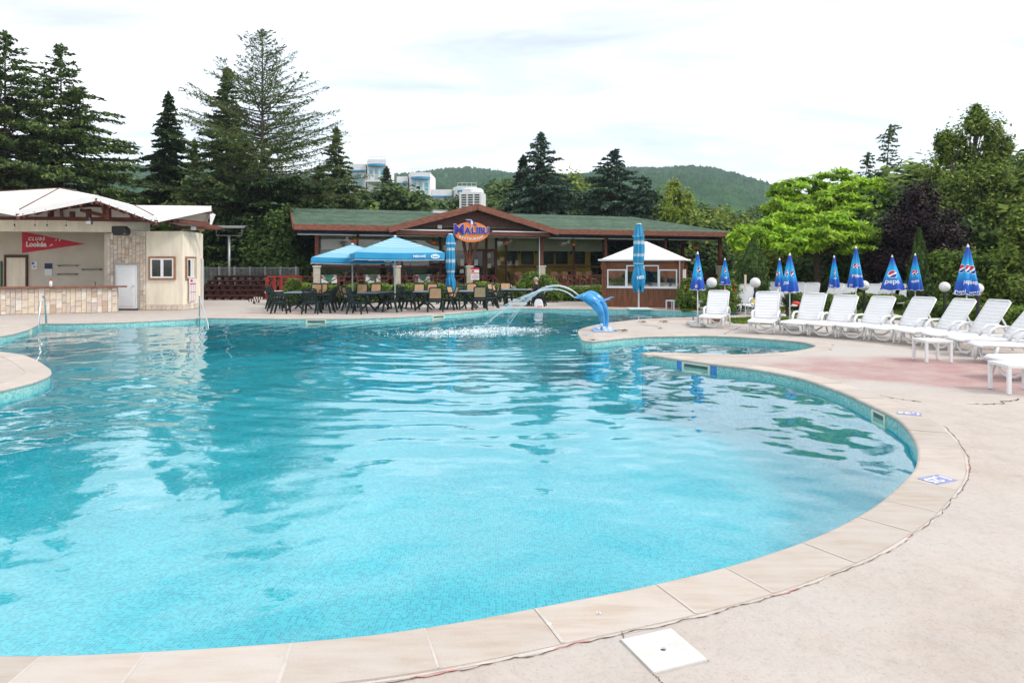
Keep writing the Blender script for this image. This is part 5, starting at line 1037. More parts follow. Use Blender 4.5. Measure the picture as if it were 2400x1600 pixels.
chair(963, 727, 352, False, 'dark slatted chair ' + L3 + ', left side nearest the pool'); chair(955, 721, 352, False, 'dark slatted chair ' + L3 + ', left side rear'); chair(1020, 730, 98, True, 'tan backed chair with its back to the pool ' + L3); chair(981, 713, 272, True, 'tan backed chair on the far side ' + L3 + ', left one'); chair(1011, 712, 268, True, 'tan backed chair on the far side ' + L3 + ', right one'); chair(1051, 726, 172, True, 'tan backed chair ' + L3 + ', right side')
L4 = 'right of the closed parasol'
table(1100, 722, 0, 1.2, 'green table right of the closed turquoise parasol')
chair(1071, 725, 340, True, 'tan backed chair ' + L4 + ', left side'); chair(1124, 726, 96, True, 'tan backed chair with its back to the pool ' + L4); chair(1078, 712, 280, False, 'dark slatted chair on the far side ' + L4); chair(1104, 711, 268, True, 'tan backed chair on the far side ' + L4); chair(1150, 722, 188, True, 'tan backed chair ' + L4 + ', right side nearest the pool'); chair(1142, 714, 195, True, 'tan backed chair ' + L4 + ', right side rear')
L5 = 'at the table of the seated man'
table(1212, 716, 80, 1.3, 'green table where a man in black sits')
chair(1174, 717, 350, True, 'tan backed chair ' + L5 + ', left end'); chair(1163, 712, 330, True, 'tan backed chair ' + L5 + ', left end rear'); chair(1186, 708, 275, True, 'tan backed chair ' + L5 + ', far side'); chair(1262, 717, 170, True, 'tan backed chair ' + L5 + ', carrying the seated man')
# ---- turquoise parasols
def turq(name, stripes, skylit=None):
    m, t, bs = newmat(name); tcn = nd(t, 'ShaderNodeTexCoord'); sx = nd(t, 'ShaderNodeSeparateXYZ'); t.links.new(tcn.outputs['UV'], sx.inputs[0])
    n = nd(t, 'ShaderNodeTexNoise', Scale=1.5, Detail=4.0); t.links.new(tcn.outputs['Object'], n.inputs[0]); c = ramp(t, n.outputs[0], [(.3, (.035, .32, .60)), (.7, (.07, .40, .66))]); c = mixc(t, ramp(t, sx.outputs[1], [(.985, (1, 1, 1)), (.995, (0, 0, 0))]), c, skylit) if skylit else c  # sloping top painted paler than the valance, as if lit by the sky
    k = nd(t, 'ShaderNodeMath', operation='MODULO'); mu = nd(t, 'ShaderNodeMath', operation='MULTIPLY'); mu.inputs[1].default_value = stripes; t.links.new(sx.outputs[1], mu.inputs[0]); t.links.new(mu.outputs[0], k.inputs[0]); k.inputs[1].default_value = 1
    f = ramp(t, k.outputs[0], [(.0, (0, 0, 0)), (.34, (0, 0, 0)), (.42, (1, 1, 1)), (.58, (1, 1, 1)), (.66, (0, 0, 0))]); lim = ramp(t, sx.outputs[1], [(.12, (0, 0, 0)), (.2, (1, 1, 1)), (.66, (1, 1, 1)), (.68, (0, 0, 0))])
    ff = mixc(t, 1.0, f, lim, 'MULTIPLY'); sc_ = nd(t, 'ShaderNodeMath', operation='MULTIPLY'); t.links.new(ff, sc_.inputs[0]); sc_.inputs[1].default_value = .8
    t.links.new(mixc(t, sc_.outputs[0], c, (.75, .8, .82)), bs.inputs['Base Color']); bs.inputs['Roughness'].default_value = .75; bs.inputs['Specular IOR Level'].default_value = .2; bs.inputs['Transmission Weight'].default_value = 0
    tl = nd(t, 'ShaderNodeBsdfTranslucent'); t.links.new(c, tl.inputs[0]); ms = nd(t, 'ShaderNodeMixShader'); ms.inputs[0].default_value = .25; t.links.new(bs.outputs[0], ms.inputs[1]); t.links.new(tl.outputs[0], ms.inputs[2]); t.links.new(ms.outputs[0], t.nodes['Material Output'].inputs[0]); return m
TQ = turq('turquoise_canvas', 8); TQO = turq('skylit_turquoise_canvas', 8, (.26, .55, .72))  # the second has sky light on the open tops mixed into its colour
def open_parasol(px, Y, ptop, pedge, S, rot, val, label):
    X = (px - CX) * Y / F; zt = EYE - (ptop - HZ) * Y / F; ze = EYE - (pedge - HZ) * Y / F; t = thing('market_parasol', label, 'parasol', (X, Y, 0), rot, 'turquoise market parasols'); H = S / 2
    n, m_ = 64, 16; mb = MB(); vs = []
    def sqd(k): a = 2 * PI * k / n + PI / 4; c, s = math.cos(a), math.sin(a); q = max(abs(c), abs(s)); return c / q, s / q
    for i in range(m_ + 1):
        q = i / m_
        for k in range(n):
            c, s = sqd(k); edge = min(abs(c), abs(s)); sag = .05 * math.sin(PI * q) * (1 - edge ** 2) + .03 * q * q * (1 - edge ** 2); vs.append((c * H * q, s * H * q, zt - (zt - ze) * q ** 1.02 - sag))
    for j in range(1, 4):
        for k in range(n):
            c, s = sqd(k); edge = min(abs(c), abs(s)); wv = .018 * math.sin(k * 2.9 + j) * j / 3; vs.append((c * (H + .012 + wv), s * (H + .012 + wv), ze - .03 * (1 - edge ** 2) - val * j / 3))
    R_ = m_ + 4; mb.add(vs, [(i * n + k, (i + 1) * n + k, (i + 1) * n + (k + 1) % n, i * n + (k + 1) % n) for i in range(R_ - 1) for k in range(n)])
    me = mb.mesh('canopy', TQO, 40); uv = me.uv_layers.new(name='UVMap'); d = []
    for i in range(R_ - 1):
        for k in range(n): a, b = min(1, i / m_), min(1, (i + 1) / m_); d += [0, a, 0, b, 1, b, 1, a]
    uv.data.foreach_set('uv', d); cn = obj('canopy', me, t); sm = cn.modifiers.new('solid', 'SOLIDIFY'); sm.thickness = .004
    hem = MB(); hem.tube([(vs[(R_ - 1) * n + k % n]) for k in range(n + 1)], .007, 4); hem.build('white_hem', PW, cn)
    text('lettering', 'NESCAFÉ', PW, cn, (H * .42, -H - .045, ze - val * .55), (R(90), 0, 0), val * .42, bold=.004, extrude=.001)
    c_ = MB(); c_.prism([(H * .78 + .17 * math.cos(2 * PI * k / 20), ze - val * .55 + .085 * math.sin(2 * PI * k / 20)) for k in range(20)], -H - .050, -H - .044); c_.build('emblem', PW, cn); text('lettering', 'frappé', TQ, cn, (H * .78, -H - .053, ze - val * .55), (R(90), 0, 0), val * .36, bold=.002, extrude=.001)
    MB().tube([(0, 0, 0), (0, 0, zt)], .03, 10).build('pole', WHITEP, t, True); MB().lathe([(.06, 0), (.05, .04), (0, .06)], 12, (0, 0, zt)).build('cap', WHITEP, t)
    for k in range(8):
        a = PI / 4 * k; q = H * (1 / max(abs(math.cos(a)), abs(math.sin(a)))); r_ = MB(); e = Vector((math.cos(a) * q, math.sin(a) * q, ze - .02)); r_.bar((0, 0, zt - .16), e - Vector((0, 0, .07)), .02, .025); r_.bar((0, 0, ze - .25), Vector((0, 0, zt - .16)).lerp(e - Vector((0, 0, .07)), .5), .018, .02); r_.build('rib', WHITEP, t)
    MB().box(-.4, .4, -.4, .4, 0, .06).build('foot', GREYW, t, bevel=.01)
open_parasol(926, 26.6, 555, 593, 3.25, R(17), .27, 'large open turquoise parasol in front with white stripes and lettering'); open_parasol(826, 29.0, 573, 604, 3.35, R(17), .24, 'lower open turquoise parasol behind to the left')
def closed_parasol(px, Y, prof, label, foot, letter=False, amp=.32):
    X = (px - CX) * Y / F; t = thing('market_parasol', label, 'parasol', (X, Y, 0), 0, 'turquoise market parasols'); n = 64; mb = MB(); vs = []
    P = [(EYE - (py - HZ) * Y / F, hw * Y / F) for py, hw in prof]; fine = []
    for i in range(len(P) - 1):
        for k in range(5): q = k / 5; fine.append((P[i][0] + (P[i + 1][0] - P[i][0]) * q, P[i][1] + (P[i + 1][1] - P[i][1]) * q))
    fine.append(P[-1]); L = len(fine)
    for i, (z, r_) in enumerate(fine):
        for k in range(n):
            a = 2 * PI * k / n; f = 1 - amp * (.5 + .5 * math.cos(8 * a + .8 * math.sin(i * .25))) - .06 * math.sin(3 * a + i * .3); vs.append((r_ * f * math.cos(a), r_ * f * math.sin(a), z + (.13 * math.sin(4 * a + 1) * max(0, (i - L + 6) / 5) if i > L - 7 else 0)))
    mb.add(vs, [(i * n + k, (i + 1) * n + k, (i + 1) * n + (k + 1) % n, i * n + (k + 1) % n) for i in range(L - 1) for k in range(n)]); me = mb.mesh('canopy', TQ, True); uv = me.uv_layers.new(name='UVMap'); d = []
    for i in range(L - 1):
        for k in range(n): d += [0, i / L, 0, (i + 1) / L, 1, (i + 1) / L, 1, i / L]
    uv.data.foreach_set('uv', d); cn = obj('canopy', me, t); sm = cn.modifiers.new('solid', 'SOLIDIFY'); sm.thickness = .006
    zt = P[0][0]; MB().tube([(0, 0, 0), (0, 0, zt)], .03, 10).build('pole', WHITEP, t, True); MB().lathe([(P[0][1] + .01, 0), (P[0][1], .03), (0, .04)], 14, (0, 0, zt - .01)).build('cap', WHITEP, t)
    zi = min(P[2:-1], key=lambda q: q[1]); MB().lathe([(zi[1] * 1.01, .03), (zi[1] * 1.04, 0), (zi[1] * 1.01, -.03)], 24, (0, 0, zi[0])).build('tie', TQ, t, True); MB().box(-.45, .45, -.45, .45, 0, .05).build('foot', GREYW if foot else WHITEPAINT, t, bevel=.01)
    if letter: text('lettering', 'NES', PW, cn, (.02, -P[-3][1] * 1.02, P[-3][0]), (R(82), R(-10), 0), .17, bold=.004, extrude=.001)
closed_parasol(1056, 28.0, [(549, 5), (556, 9), (572, 12), (580, 9.5), (600, 11), (625, 11.5), (640, 9), (646, 8), (655, 11.5), (668, 12.5), (681, 11)], 'closed turquoise parasol between the restaurant tables', True)
closed_parasol(1497, 27.6, [(525, 6), (540, 10), (554, 14.5), (557, 12.5), (580, 13.5), (600, 14), (615, 13), (624, 10), (635, 14), (650, 16.5), (664, 16), (678, 12)], 'tall closed turquoise parasol before the wooden hut', False, True)
# ================================================================ WOODEN HUT
hp0 = (3.93, 29.4); hx, hy = hp0; HA = math.atan2(-1.05, 3.1); hut = thing('wooden_hut', 'brown timber kiosk hut with white pyramid canvas roof and windows', 'hut', (hx, hy, 0), HA); HW, HD, HH = 3.27, 2.9, 2.02
HUTW = M('hut_boards', (.17, .062, .026), .55, .4, 3, .004, 30, stretch=(3, 3, .6)); HUTL = M('hut_logs', (.20, .07, .03), .55, .35, 3, .004, 30, stretch=(.6, 3, 3)); HUTD = M('hut_inner', (.10, .05, .03), .7, .3, 2)
k_ = 30
for i in range(k_):
    a, b = HW * i / k_, HW * (i + 1) / k_; MB().box(a + .004, b - .004, -.02 - .004 * (i % 3 == 0), .02, .0, .82).build('wall_board', HUTW, hut)
for (x0, y0, x1, y1) in ((HW, 0, HW, HD), (0, HD, 0, 0)):
    for i in range(22):
        a, b = HD * i / 22, HD * (i + 1) / 22; MB().box(x0 - .02, x0 + .02, a + .004, b - .004, 0, .82).build('wall_board', HUTW, hut)
for i in range(7): MB().tube([(-.1, 0, 1.62 + i * .06), (HW + .1, 0, 1.62 + i * .06)], .034, 8).build('log', HUTL, hut, True)
for i in range(34):
    for x, y in ((0, 0), (HW, 0)): MB().tube([(x, -.12, .03 + i * .06), (x, .02, .03 + i * .06)], .030, 6).build('log_end', HUTL, hut)
MB().box(-.05, .12, -.05, .1, 0, HH).build('corner_post', HUTL, hut); MB().box(HW - .12, HW + .05, -.05, .1, 0, HH).build('corner_post', HUTL, hut); MB().box(HW - .08, HW + .03, HD - .1, HD, 0, HH).build('corner_post', HUTL, hut); MB().box(-.03, .08, HD - .1, HD, 0, HH).build('corner_post', HUTL, hut)
MB().box(.1, HW - .1, HD - .04, HD, 0, .8).build('rear_wall', HUTD, hut); MB().box(0, HW, .03, HD, 0.01, .05).build('floor', HUTD, hut)
sc_ = [(.12, 1.64)] + [(.12 + (HW - .24) * q / 60, 1.56 - .05 * abs(math.sin(q / 60 * PI * 7)) - .30 * (1 - math.exp(-((q / 60 - .5) / .28) ** 6))) for q in range(61)] + [(HW - .12, 1.64)]
MB().prism(sc_, -.03, .0).build('scalloped_fascia', HUTW, hut)
def hutwin(x0, x1, z0, z1, nm='window'):
    f = MB(); s = .05
    for q in ((x0, x1, z0, z0 + s), (x0, x1, z1 - s, z1), (x0, x0 + s, z0 + s, z1 - s), (x1 - s, x1, z0 + s, z1 - s)): f.box(q[0], q[1], -.045, .01, q[2], q[3])
    wn_ = f.build(nm, WHITEP, hut); MB().box(x0 + s, x1 - s, -.02, -.012, z0 + s, z1 - s).build('pane', GLASS, wn_)
hutwin(.18, 1.0, .84, 1.60); hutwin(1.0, 1.72, .84, 1.78); hutwin(1.72, 2.36, .84, 1.78); hutwin(2.36, HW - .16, .84, 1.60); MB().box(.16, HW - .14, -.07, .02, .80, .84).build('window_sill', WHITEP, hut)
for s in (.5, 1.4): MB().box(HW - .01, HW + .035, s, s + .7, .85, 1.6).build('side_window', WHITEP, hut)
pk_ = Vector((HW / 2, HD / 2, 2.84)); e_ = .16; cs = [Vector((-e_, -e_, 2.0)), Vector((HW + e_, -e_, 2.0)), Vector((HW + e_, HD + e_, 2.0)), Vector((-e_, HD + e_, 2.0))]
rf = MB().sheet([[cs[0], cs[1], pk_], [cs[1], cs[2], pk_], [cs[2], cs[3], pk_], [cs[3], cs[0], pk_]], .02).build('canvas_roof', WHITEF, hut); mb = MB(); mb.tube(cs + [cs[0]], .045, 8); mb.build('roof_edge', WHITEF, rf, True)
MB().tube([(HW - .05, -.09, .05), (HW - .05, -.09, 1.98)], .02, 6).build('downpipe', WHITEP, hut); MB().box(HW + .04, HW + .08, .2, .75, .02, .9).build('light_board', M('pale_board', (.45, .24, .09), .6, .2, 4), hut)
tb = thing('hut_table', 'table with white cloth corner inside the wooden hut', 'table', Vector((hx, hy, .05)) + Matrix.Rotation(HA, 3, 'Z') @ Vector((2.3, 1.0, 0)), HA); MB().box(-.5, .5, -.4, .4, .93, .96).build('tabletop', GREYW, tb); MB().prism([(-.42, .97), (.3, .97), (.02, .66)], -.42, -.41).build('cloth', WHITEF, tb)
for a in (-.42, .42):
    for b in (-.32, .32): MB().box(a - .03, a + .03, b - .03, b + .03, 0, .93).build('leg', GREYMETAL, tb)
# ================================================================ LEFT BACKGROUND: bleachers, railing, T shelter
bl = thing('bleachers', 'dark red tiered wooden benches behind the bar', 'bleachers', (0, 0, 0)); bx0, bx1 = at(440, 0, 35)[0], at(612, 0, 36)[0]
for i in range(5):
    z = .18 + i * .24; y = 35 + i * .75; MB().box(bx0, bx1 + i * .35, y, y + .45, z, z + .05).build('bench_plank', M('bench_paint', (.055, .014, .012), .6, .3, 4) if 'bench_paint' not in bpy.data.materials else bpy.data.materials['bench_paint'], bl); MB().box(bx0, bx1 + i * .35, y + .5, y + .53, z - .05, z + .08).build('bench_plank', bpy.data.materials['bench_paint'], bl)
    for k in range(9): x = bx0 + (bx1 - bx0) * k / 8; MB().box(x - .04, x + .04, y + .1, y + .35, 0, z).build('support', DARKWOOD, bl)
fn = thing('metal_railing', 'grey metal picket railing above the red bleachers', 'railing', (0, 0, 0)); fy = 39.3; fx0, fx1 = at(478, 0, fy)[0], at(700, 0, fy)[0]; nb = 74
for z in (.75, 1.62): MB().box(fx0, fx1, fy - .02, fy + .02, z, z + .04).build('rail', GREYMETAL, fn)
for k in range(nb + 1):
    x = fx0 + (fx1 - fx0) * k / nb; MB().box(x - .012, x + .012, fy - .012, fy + .012, .79 if k % 12 else 0, 1.62).build('picket', GREYMETAL, fn)
    if k % 12 == 0: MB().box(x - .05, x + .05, fy - .05, fy + .05, 0, 1.72).build('post', GREYMETAL, fn)
tx, ty, _ = at(537, 0, 38.2); t = thing('lighting_mast', 'grey T shaped mast with curved canopy standing behind the bar', 'mast', (tx, ty, 0)); zt = EYE - (552 - HZ) * ty / F
MB().tube([(0, 0, 0), (0, 0, zt)], .07, 10).build('post', GREYMETAL, t, True); mb = MB(); mb.tube([(-.72, 0, zt + .42), (-.72, 0, zt), (.72, 0, zt), (.72, 0, zt + .42)], .025, 6); mb.build('yoke', GREYMETAL, t); mb = MB(); q = [(-.35 + .7 * k / 8, zt + .42 + .14 * math.sin(PI * k / 8)) for k in range(9)]; cv = MB(); cv.sheet([[(-.98, q[k][0], q[k][1]), (.98, q[k][0], q[k][1]), (.98, q[k + 1][0], q[k + 1][1]), (-.98, q[k + 1][0], q[k + 1][1])] for k in range(8)], .02); cv.build('canopy', M('mast_sheet', (.16, .16, .16), .5, .2, 3), t)
rp = thing('ramp_railing', 'bright red crossed railing left of the restaurant terrace', 'railing', (0, 0, 0)); a = Vector(at(626, 0, 35.5)); b = Vector(at(704, 0, 37.6)); a.z = b.z = 0; RR = M('bright_red_paint', (.28, .03, .018), .5, .25, 4)
mb = MB(); mb.bar(a + Vector((0, 0, 1.18)), b + Vector((0, 0, 1.18)), .08, .06); mb.bar(a + Vector((0, 0, .42)), b + Vector((0, 0, .42)), .06, .05); mb.build('rail', RR, rp)
for k in range(6):
    p = a.lerp(b, k / 5); MB().box(p.x - .07, p.x + .07, p.y - .05, p.y + .05, 0, 1.15).build('post', RR, rp)
    if k < 5: q = a.lerp(b, (k + 1) / 5); MB().bar(p + Vector((0, .06, .45)), q + Vector((0, .06, 1.12)), .03, .06).build('cross_brace', RAILWOOD, rp); MB().bar(p + Vector((0, .1, 1.12)), q + Vector((0, .1, .45)), .03, .06).build('cross_brace', RAILWOOD, rp)
MBX = M('low_stone_wall', (.36, .28, .2), .85, .25, 4, .006, 20); x0, y0, _ = at(622, 0, 31); t = thing('stone_planter', 'low stone planter with slab top left of the tables', 'planter', (x0, y0, 0)); MB().box(.1, 2.0, 0, .8, 0, .5).build('wall', MBX, t); MB().box(0, 2.1, -.1, .9, .5, .6).build('slab', GREYW, t, bevel=.01)
for i, (px, py, w_) in enumerate(((605, 699, 26), (595, 704, 26))):
    x0, y0, z0 = at(px, py, 32.5 - i); t = thing('barrier_tape', ('upper' if i == 0 else 'lower') + ' red and white striped board before the bleachers', 'barrier', (x0, y0, 0)); L_ = w_ * y0 / F
    for k in range(9): MB().box(-L_ / 2 + L_ * k / 9, -L_ / 2 + L_ * (k + 1) / 9, 0, .02, z0 - .06, z0 + .06).build('stripe', WHITEPAINT if k % 2 else RAILWOOD, t)
    MB().box(-.05, .05, .02, .06, 0, z0).build('stake', DARKWOOD, t)
t = thing('stair_barrier', 'red and white striped edge board at the foot of the restaurant steps', 'barrier', rw(ru(1183, -1.1), -1.1), RA)
for k in range(7): MB().box(-.55 + k * .157, -.55 + (k + 1) * .157, 0, .03, .14, .26).build('stripe', WHITEPAINT if k % 2 else RED, t)
for x in (-.5, .5): MB().box(x - .03, x + .03, .0, .03, 0, .14).build('foot', GREYMETAL, t)
t = thing('litter_bin', 'small grey stone litter bin beside the restaurant steps', 'bin', rw(ru(1193, -.8), -.8), RA); MB().lathe([(0, 0), (.16, 0), (.17, .5), (.15, .62), (.13, .62), (.12, .2), (0, .2)], 14).build('body', GREYW, t, True); MB().box(-.08, .08, -.175, -.15, .42, .52).build('opening', BLACK, t)
t = thing('white_pole', 'thin white pole with wider top among the rear loungers', 'pole', (*G(1747, 748), 0)); MB().tube([(0, 0, 0), (0, 0, 1.15)], .014, 6).build('shaft', WHITEP, t); MB().box(-.03, .03, -.02, .02, .95, 1.46).build('sleeve', M('weathered_sleeve', (.6, .5, .4), .6, .2, 4), t)
# ================================================================ SMALL THINGS ON THE LOUNGERS
RB = M('red_cloth', (.6, .05, .035), .7, .12, 6); x, y, z = at(1866, 711, 21.5); t = thing('towel', 'red crumpled towel on a rear lounger', 'towel', (x, y, z)); mb = MB(); mb.ball((0, 0, 0), .12, 12, 8, (1.1, .8, .55)); mb.ball((.1, .02, -.05), .08, 10, 6, (1, 1, .6)); mb.build('bundle', RB, t, True); MB().ball((-.06, -.02, -.06), .09, 10, 6, (1.2, .8, .5)).build('bundle', WHITEF, t, True)
x, y, z = at(1766, 709, 22.4); t = thing('beach_bag', 'small yellow and white beach bag on a rear lounger', 'bag', (x, y, z)); MB().ball((0, 0, 0), .085, 12, 8, (1, .7, 1.1)).build('bag', M('yellow_cloth', (.6, .42, .08), .7, .15, 6), t, True); MB().ball((-.05, -.02, -.05), .06, 10, 6).build('lining', WHITEF, t, True); MB().tube([(-.05, 0, .07), (-.03, 0, .15), (.04, 0, .15), (.05, 0, .07)], .008, 5).build('strap', WHITEF, t)
x, y = G(1682, 757); t = thing('paving_slabs', 'stack of brown paving slabs behind the first lounger', 'slabs', (x, y, 0)); 
for k in range(4): MB().box(-.16, .16, -.12, .12, k * .035, k * .035 + .03).build('slab', M('brown_slab', (.22, .14, .09), .85, .2, 5) if 'brown_slab' not in bpy.data.materials else bpy.data.materials['brown_slab'], t)
for px, py, lb in ((1625, 762, 'white concrete parasol foot left of the first lounger'), (1855, 773, 'white concrete parasol foot under the third lounger'), (2005, 778, 'white concrete parasol foot under the fifth lounger')):
    x, y = G(px, py); t = thing('parasol_foot', lb, 'parasol foot', (x, y, 0), 0, 'loose parasol feet'); MB().lathe([(0, 0), (.2, 0), (.21, .06), (.19, .12), (.03, .15), (0, .15)], 20).build('block', bpy.data.materials['white_concrete_foot'], t, True); MB().lathe([(.03, .14), (.03, .24), (.02, .24), (.02, .14)], 10).build('socket', GREYMETAL, t)
# ================================================================ PEOPLE
SKIN = M('skin', (.52, .27, .18), .5, .08, 8); HAIR = M('grey_hair', (.36, .34, .32), .8, .3, 20); SHIRT = M('black_shirt', (.014, .014, .018), .8, .3, 6); TROU = M('dark_trousers', (.06, .06, .075), .8, .3, 6); SHOE = M('shoe', (.04, .03, .03), .5)
def person(name, label, loc, rz_, joints, edges_, radii, mat_of, mats, hair):
    t = thing(name, label, 'person', loc, rz_); me = bpy.data.meshes.new('body'); keys = list(joints); me.from_pydata([joints[k] for k in keys], [(keys.index(a), keys.index(b)) for a, b in edges_], [])
    o = bpy.data.objects.new('body', me); COL.objects.link(o); sk = o.modifiers.new('skin', 'SKIN'); ss = o.modifiers.new('sub', 'SUBSURF'); ss.levels = ss.render_levels = 2
    for i, k in enumerate(keys): sv = me.skin_vertices[0].data[i]; sv.radius = (radii[k], radii[k]); sv.use_root = (k == 'pelvis')
    dg = bpy.context.evaluated_depsgraph_get(); dg.update(); m2 = bpy.data.meshes.new_from_object(o.evaluated_get(dg)); bpy.data.objects.remove(o); m2.materials.clear()
    for m in mats: m2.materials.append(m)
    for p in m2.polygons: p.material_index = mat_of(p.center); p.use_smooth = True
    obj('body', m2, t); hair(t); return t
def hand(J, E, Rr, side, w0, d):        # palm, four fingers and a thumb
    d = Vector(d).normalized(); w0 = Vector(w0); s = Vector((0, 1, 0)) if abs(d.y) < .7 else Vector((1, 0, 0)); s = (s - d * s.dot(d)).normalized(); k0 = 'wr' + side
    J['pm' + side] = tuple(w0 + d * .05); Rr['pm' + side] = .03; E.append((k0, 'pm' + side))
    for i, L_ in enumerate((.065, .075, .07, .055)):
        a = w0 + d * .095 + s * (i - 1.5) * .02; b = a + d * L_ * .55 + Vector((0, 0, -.012)); c = b + d * L_ * .4 + Vector((0, 0, -.025))
        for nm, p in (('a', a), ('b', b), ('c', c)): J['f%d%s%s' % (i, nm, side)] = tuple(p); Rr['f%d%s%s' % (i, nm, side)] = .009
        E += [('pm' + side, 'f%da%s' % (i, side)), ('f%da%s' % (i, side), 'f%db%s' % (i, side)), ('f%db%s' % (i, side), 'f%dc%s' % (i, side))]
    a = w0 + d * .04 + s * .045; b = a + d * .04 + s * .015
    for nm, p in (('a', a), ('b', b)): J['t' + nm + side] = tuple(p); Rr['t' + nm + side] = .010
    E += [('pm' + side, 'ta' + side), ('ta' + side, 'tb' + side)]
# seated man: local +x is where he looks (rotated to face left, along the table)
J = {'pelvis': (0, 0, .52), 'belly': (.03, 0, .68), 'chest': (.04, 0, .88), 'neck': (.07, 0, 1.03), 'jaw': (.11, 0, 1.10), 'head': (.12, 0, 1.19), 'crown': (.10, 0, 1.26)}; Rr = {'pelvis': .15, 'belly': .15, 'chest': .155, 'neck': .058, 'jaw': .075, 'head': .098, 'crown': .075}; E = [('pelvis', 'belly'), ('belly', 'chest'), ('chest', 'neck'), ('neck', 'jaw'), ('jaw', 'head'), ('head', 'crown')]
for sd, s in (('l', 1), ('r', -1)):
    J.update({'sh' + sd: (.05, s * .19, .96), 'el' + sd: (.15, s * .25, .72), 'wr' + sd: (.38, s * .12, .78), 'hp' + sd: (.06, s * .10, .50), 'kn' + sd: (.47, s * .13, .50), 'an' + sd: (.42, s * .13, .09), 'to' + sd: (.58, s * .14, .04)}); Rr.update({'sh' + sd: .072, 'el' + sd: .047, 'wr' + sd: .03, 'hp' + sd: .10, 'kn' + sd: .068, 'an' + sd: .045, 'to' + sd: .04})
    E += [('chest', 'sh' + sd), ('sh' + sd, 'el' + sd), ('el' + sd, 'wr' + sd), ('pelvis', 'hp' + sd), ('hp' + sd, 'kn' + sd), ('kn' + sd, 'an' + sd), ('an' + sd, 'to' + sd)]; hand(J, E, Rr, sd, J['wr' + sd], (.9, -s * .3, -.1))
def mo(c):
    if c.z > 1.015: return 0
    if c.x > .2 and c.z > .62: return 0
    if c.z > .56 and abs(c.y) < .34: return 1
    return 3 if c.z < .07 else 2
def hair1(t):
    h = MB(); h.ball((.095, 0, 1.225), .105, 16, 10, (1.05, .92, .82)); h.build('hair', HAIR, t, True); c = MB(); c.tube([(.0, -.1, 1.2), (-.01, 0, 1.19), (.0, .1, 1.2)], .02, 6); c.build('hair', HAIR, t, True)
    n_ = MB(); n_.ball((.222, 0, 1.165), .02, 8, 6, (1, .7, 1.2)); n_.build('nose', SKIN, t, True)
    for s in (-1, 1): MB().ball((.11, s * .1, 1.165), .024, 8, 6, (.8, .4, 1.2)).build('ear', SKIN, t, True); MB().ball((.205, s * .035, 1.19), .011, 8, 6).build('eye', BLACK, t, True)
    MB().box(.195, .208, -.025, .025, 1.108, 1.118).build('mouth', M('lips', (.35, .13, .1), .5), t)
x, y = G(1261, 716); person('person', 'seated man in a black shirt looking down at the table', (x, y - .02, -.06), R(168), J, E, Rr, mo, [SKIN, SHIRT, TROU, SHOE], hair1)
bg = thing('shopping_bag', 'white plastic bag with pink print on the ground beside the seated man', 'bag', (*G(1262, 720.5), 0)); mb = MB(); mb.prism([(-.16, 0), (.17, 0), (.2, .16), (.13, .34), (-.06, .36), (-.14, .3), (-.19, .14)], -.09, .09); mb.build('bag', M('white_bag', (.75, .73, .74), .5, .1, 8), bg, bevel=.04); MB().box(-.06, .14, -.094, -.09, .02, .08).build('print', M('pink_bag_print', (.7, .25, .3), .5), bg)
# distant walker
J2 = {'pelvis': (0, 0, .92), 'belly': (0, 0, 1.08), 'chest': (0, 0, 1.28), 'neck': (.01, 0, 1.45), 'jaw': (.03, 0, 1.53), 'head': (.03, 0, 1.62), 'crown': (.02, 0, 1.69)}; R2 = {'pelvis': .13, 'belly': .125, 'chest': .14, 'neck': .055, 'jaw': .07, 'head': .092, 'crown': .07}; E2 = [('pelvis', 'belly'), ('belly', 'chest'), ('chest', 'neck'), ('neck', 'jaw'), ('jaw', 'head'), ('head', 'crown')]
for sd, s in (('l', 1), ('r', -1)):
    J2.update({'sh' + sd: (0, s * .18, 1.36), 'el' + sd: (-.05 * s, s * .22, 1.1), 'wr' + sd: (.05 - .12 * s, s * .22, .88), 'hp' + sd: (0, s * .09, .88), 'kn' + sd: (.1 * s + .05, s * .09, .48), 'an' + sd: (.17 * s - .03, s * .09, .07), 'to' + sd: (.17 * s + .11, s * .1, .035)}); R2.update({'sh' + sd: .065, 'el' + sd: .042, 'wr' + sd: .028, 'hp' + sd: .09, 'kn' + sd: .06, 'an' + sd: .04, 'to' + sd: .036})
    E2 += [('chest', 'sh' + sd), ('sh' + sd, 'el' + sd), ('el' + sd, 'wr' + sd), ('pelvis', 'hp' + sd), ('hp' + sd, 'kn' + sd), ('kn' + sd, 'an' + sd), ('an' + sd, 'to' + sd)]; hand(J2, E2, R2, sd, J2['wr' + sd], (.1, 0, -1))
def mo2(c):
    if c.z > 1.43: return 0
    if c.z > .98 and abs(c.y) < .27: return 1
    if c.z > .6 and abs(c.y) < .17: return 2
    return 0 if c.z > .08 else 3
def hair2(t):
    MB().ball((.01, 0, 1.655), .098, 14, 8, (1, .95, .85)).build('hair', M('brown_hair', (.08, .05, .03), .8, .3, 20), t, True); MB().ball((.125, 0, 1.59), .018, 8, 6).build('nose', SKIN, t, True)
    for s in (-1, 1): MB().ball((.02, s * .095, 1.6), .022, 8, 6).build('ear', SKIN, t, True); MB().ball((.112, s * .03, 1.615), .01, 6, 5).build('eye', BLACK, t, True)
    MB().box(.1, .11, -.02, .02, 1.535, 1.545).build('mouth', bpy.data.materials['lips'], t)
x, y, z = at(1735, 640, 36); person('person', 'distant person in a white shirt walking among the trees', (x, y, 0), R(200), J2, E2, R2, mo2, [SKIN, WHITEPAINT, TROU, SHOE], hair2)
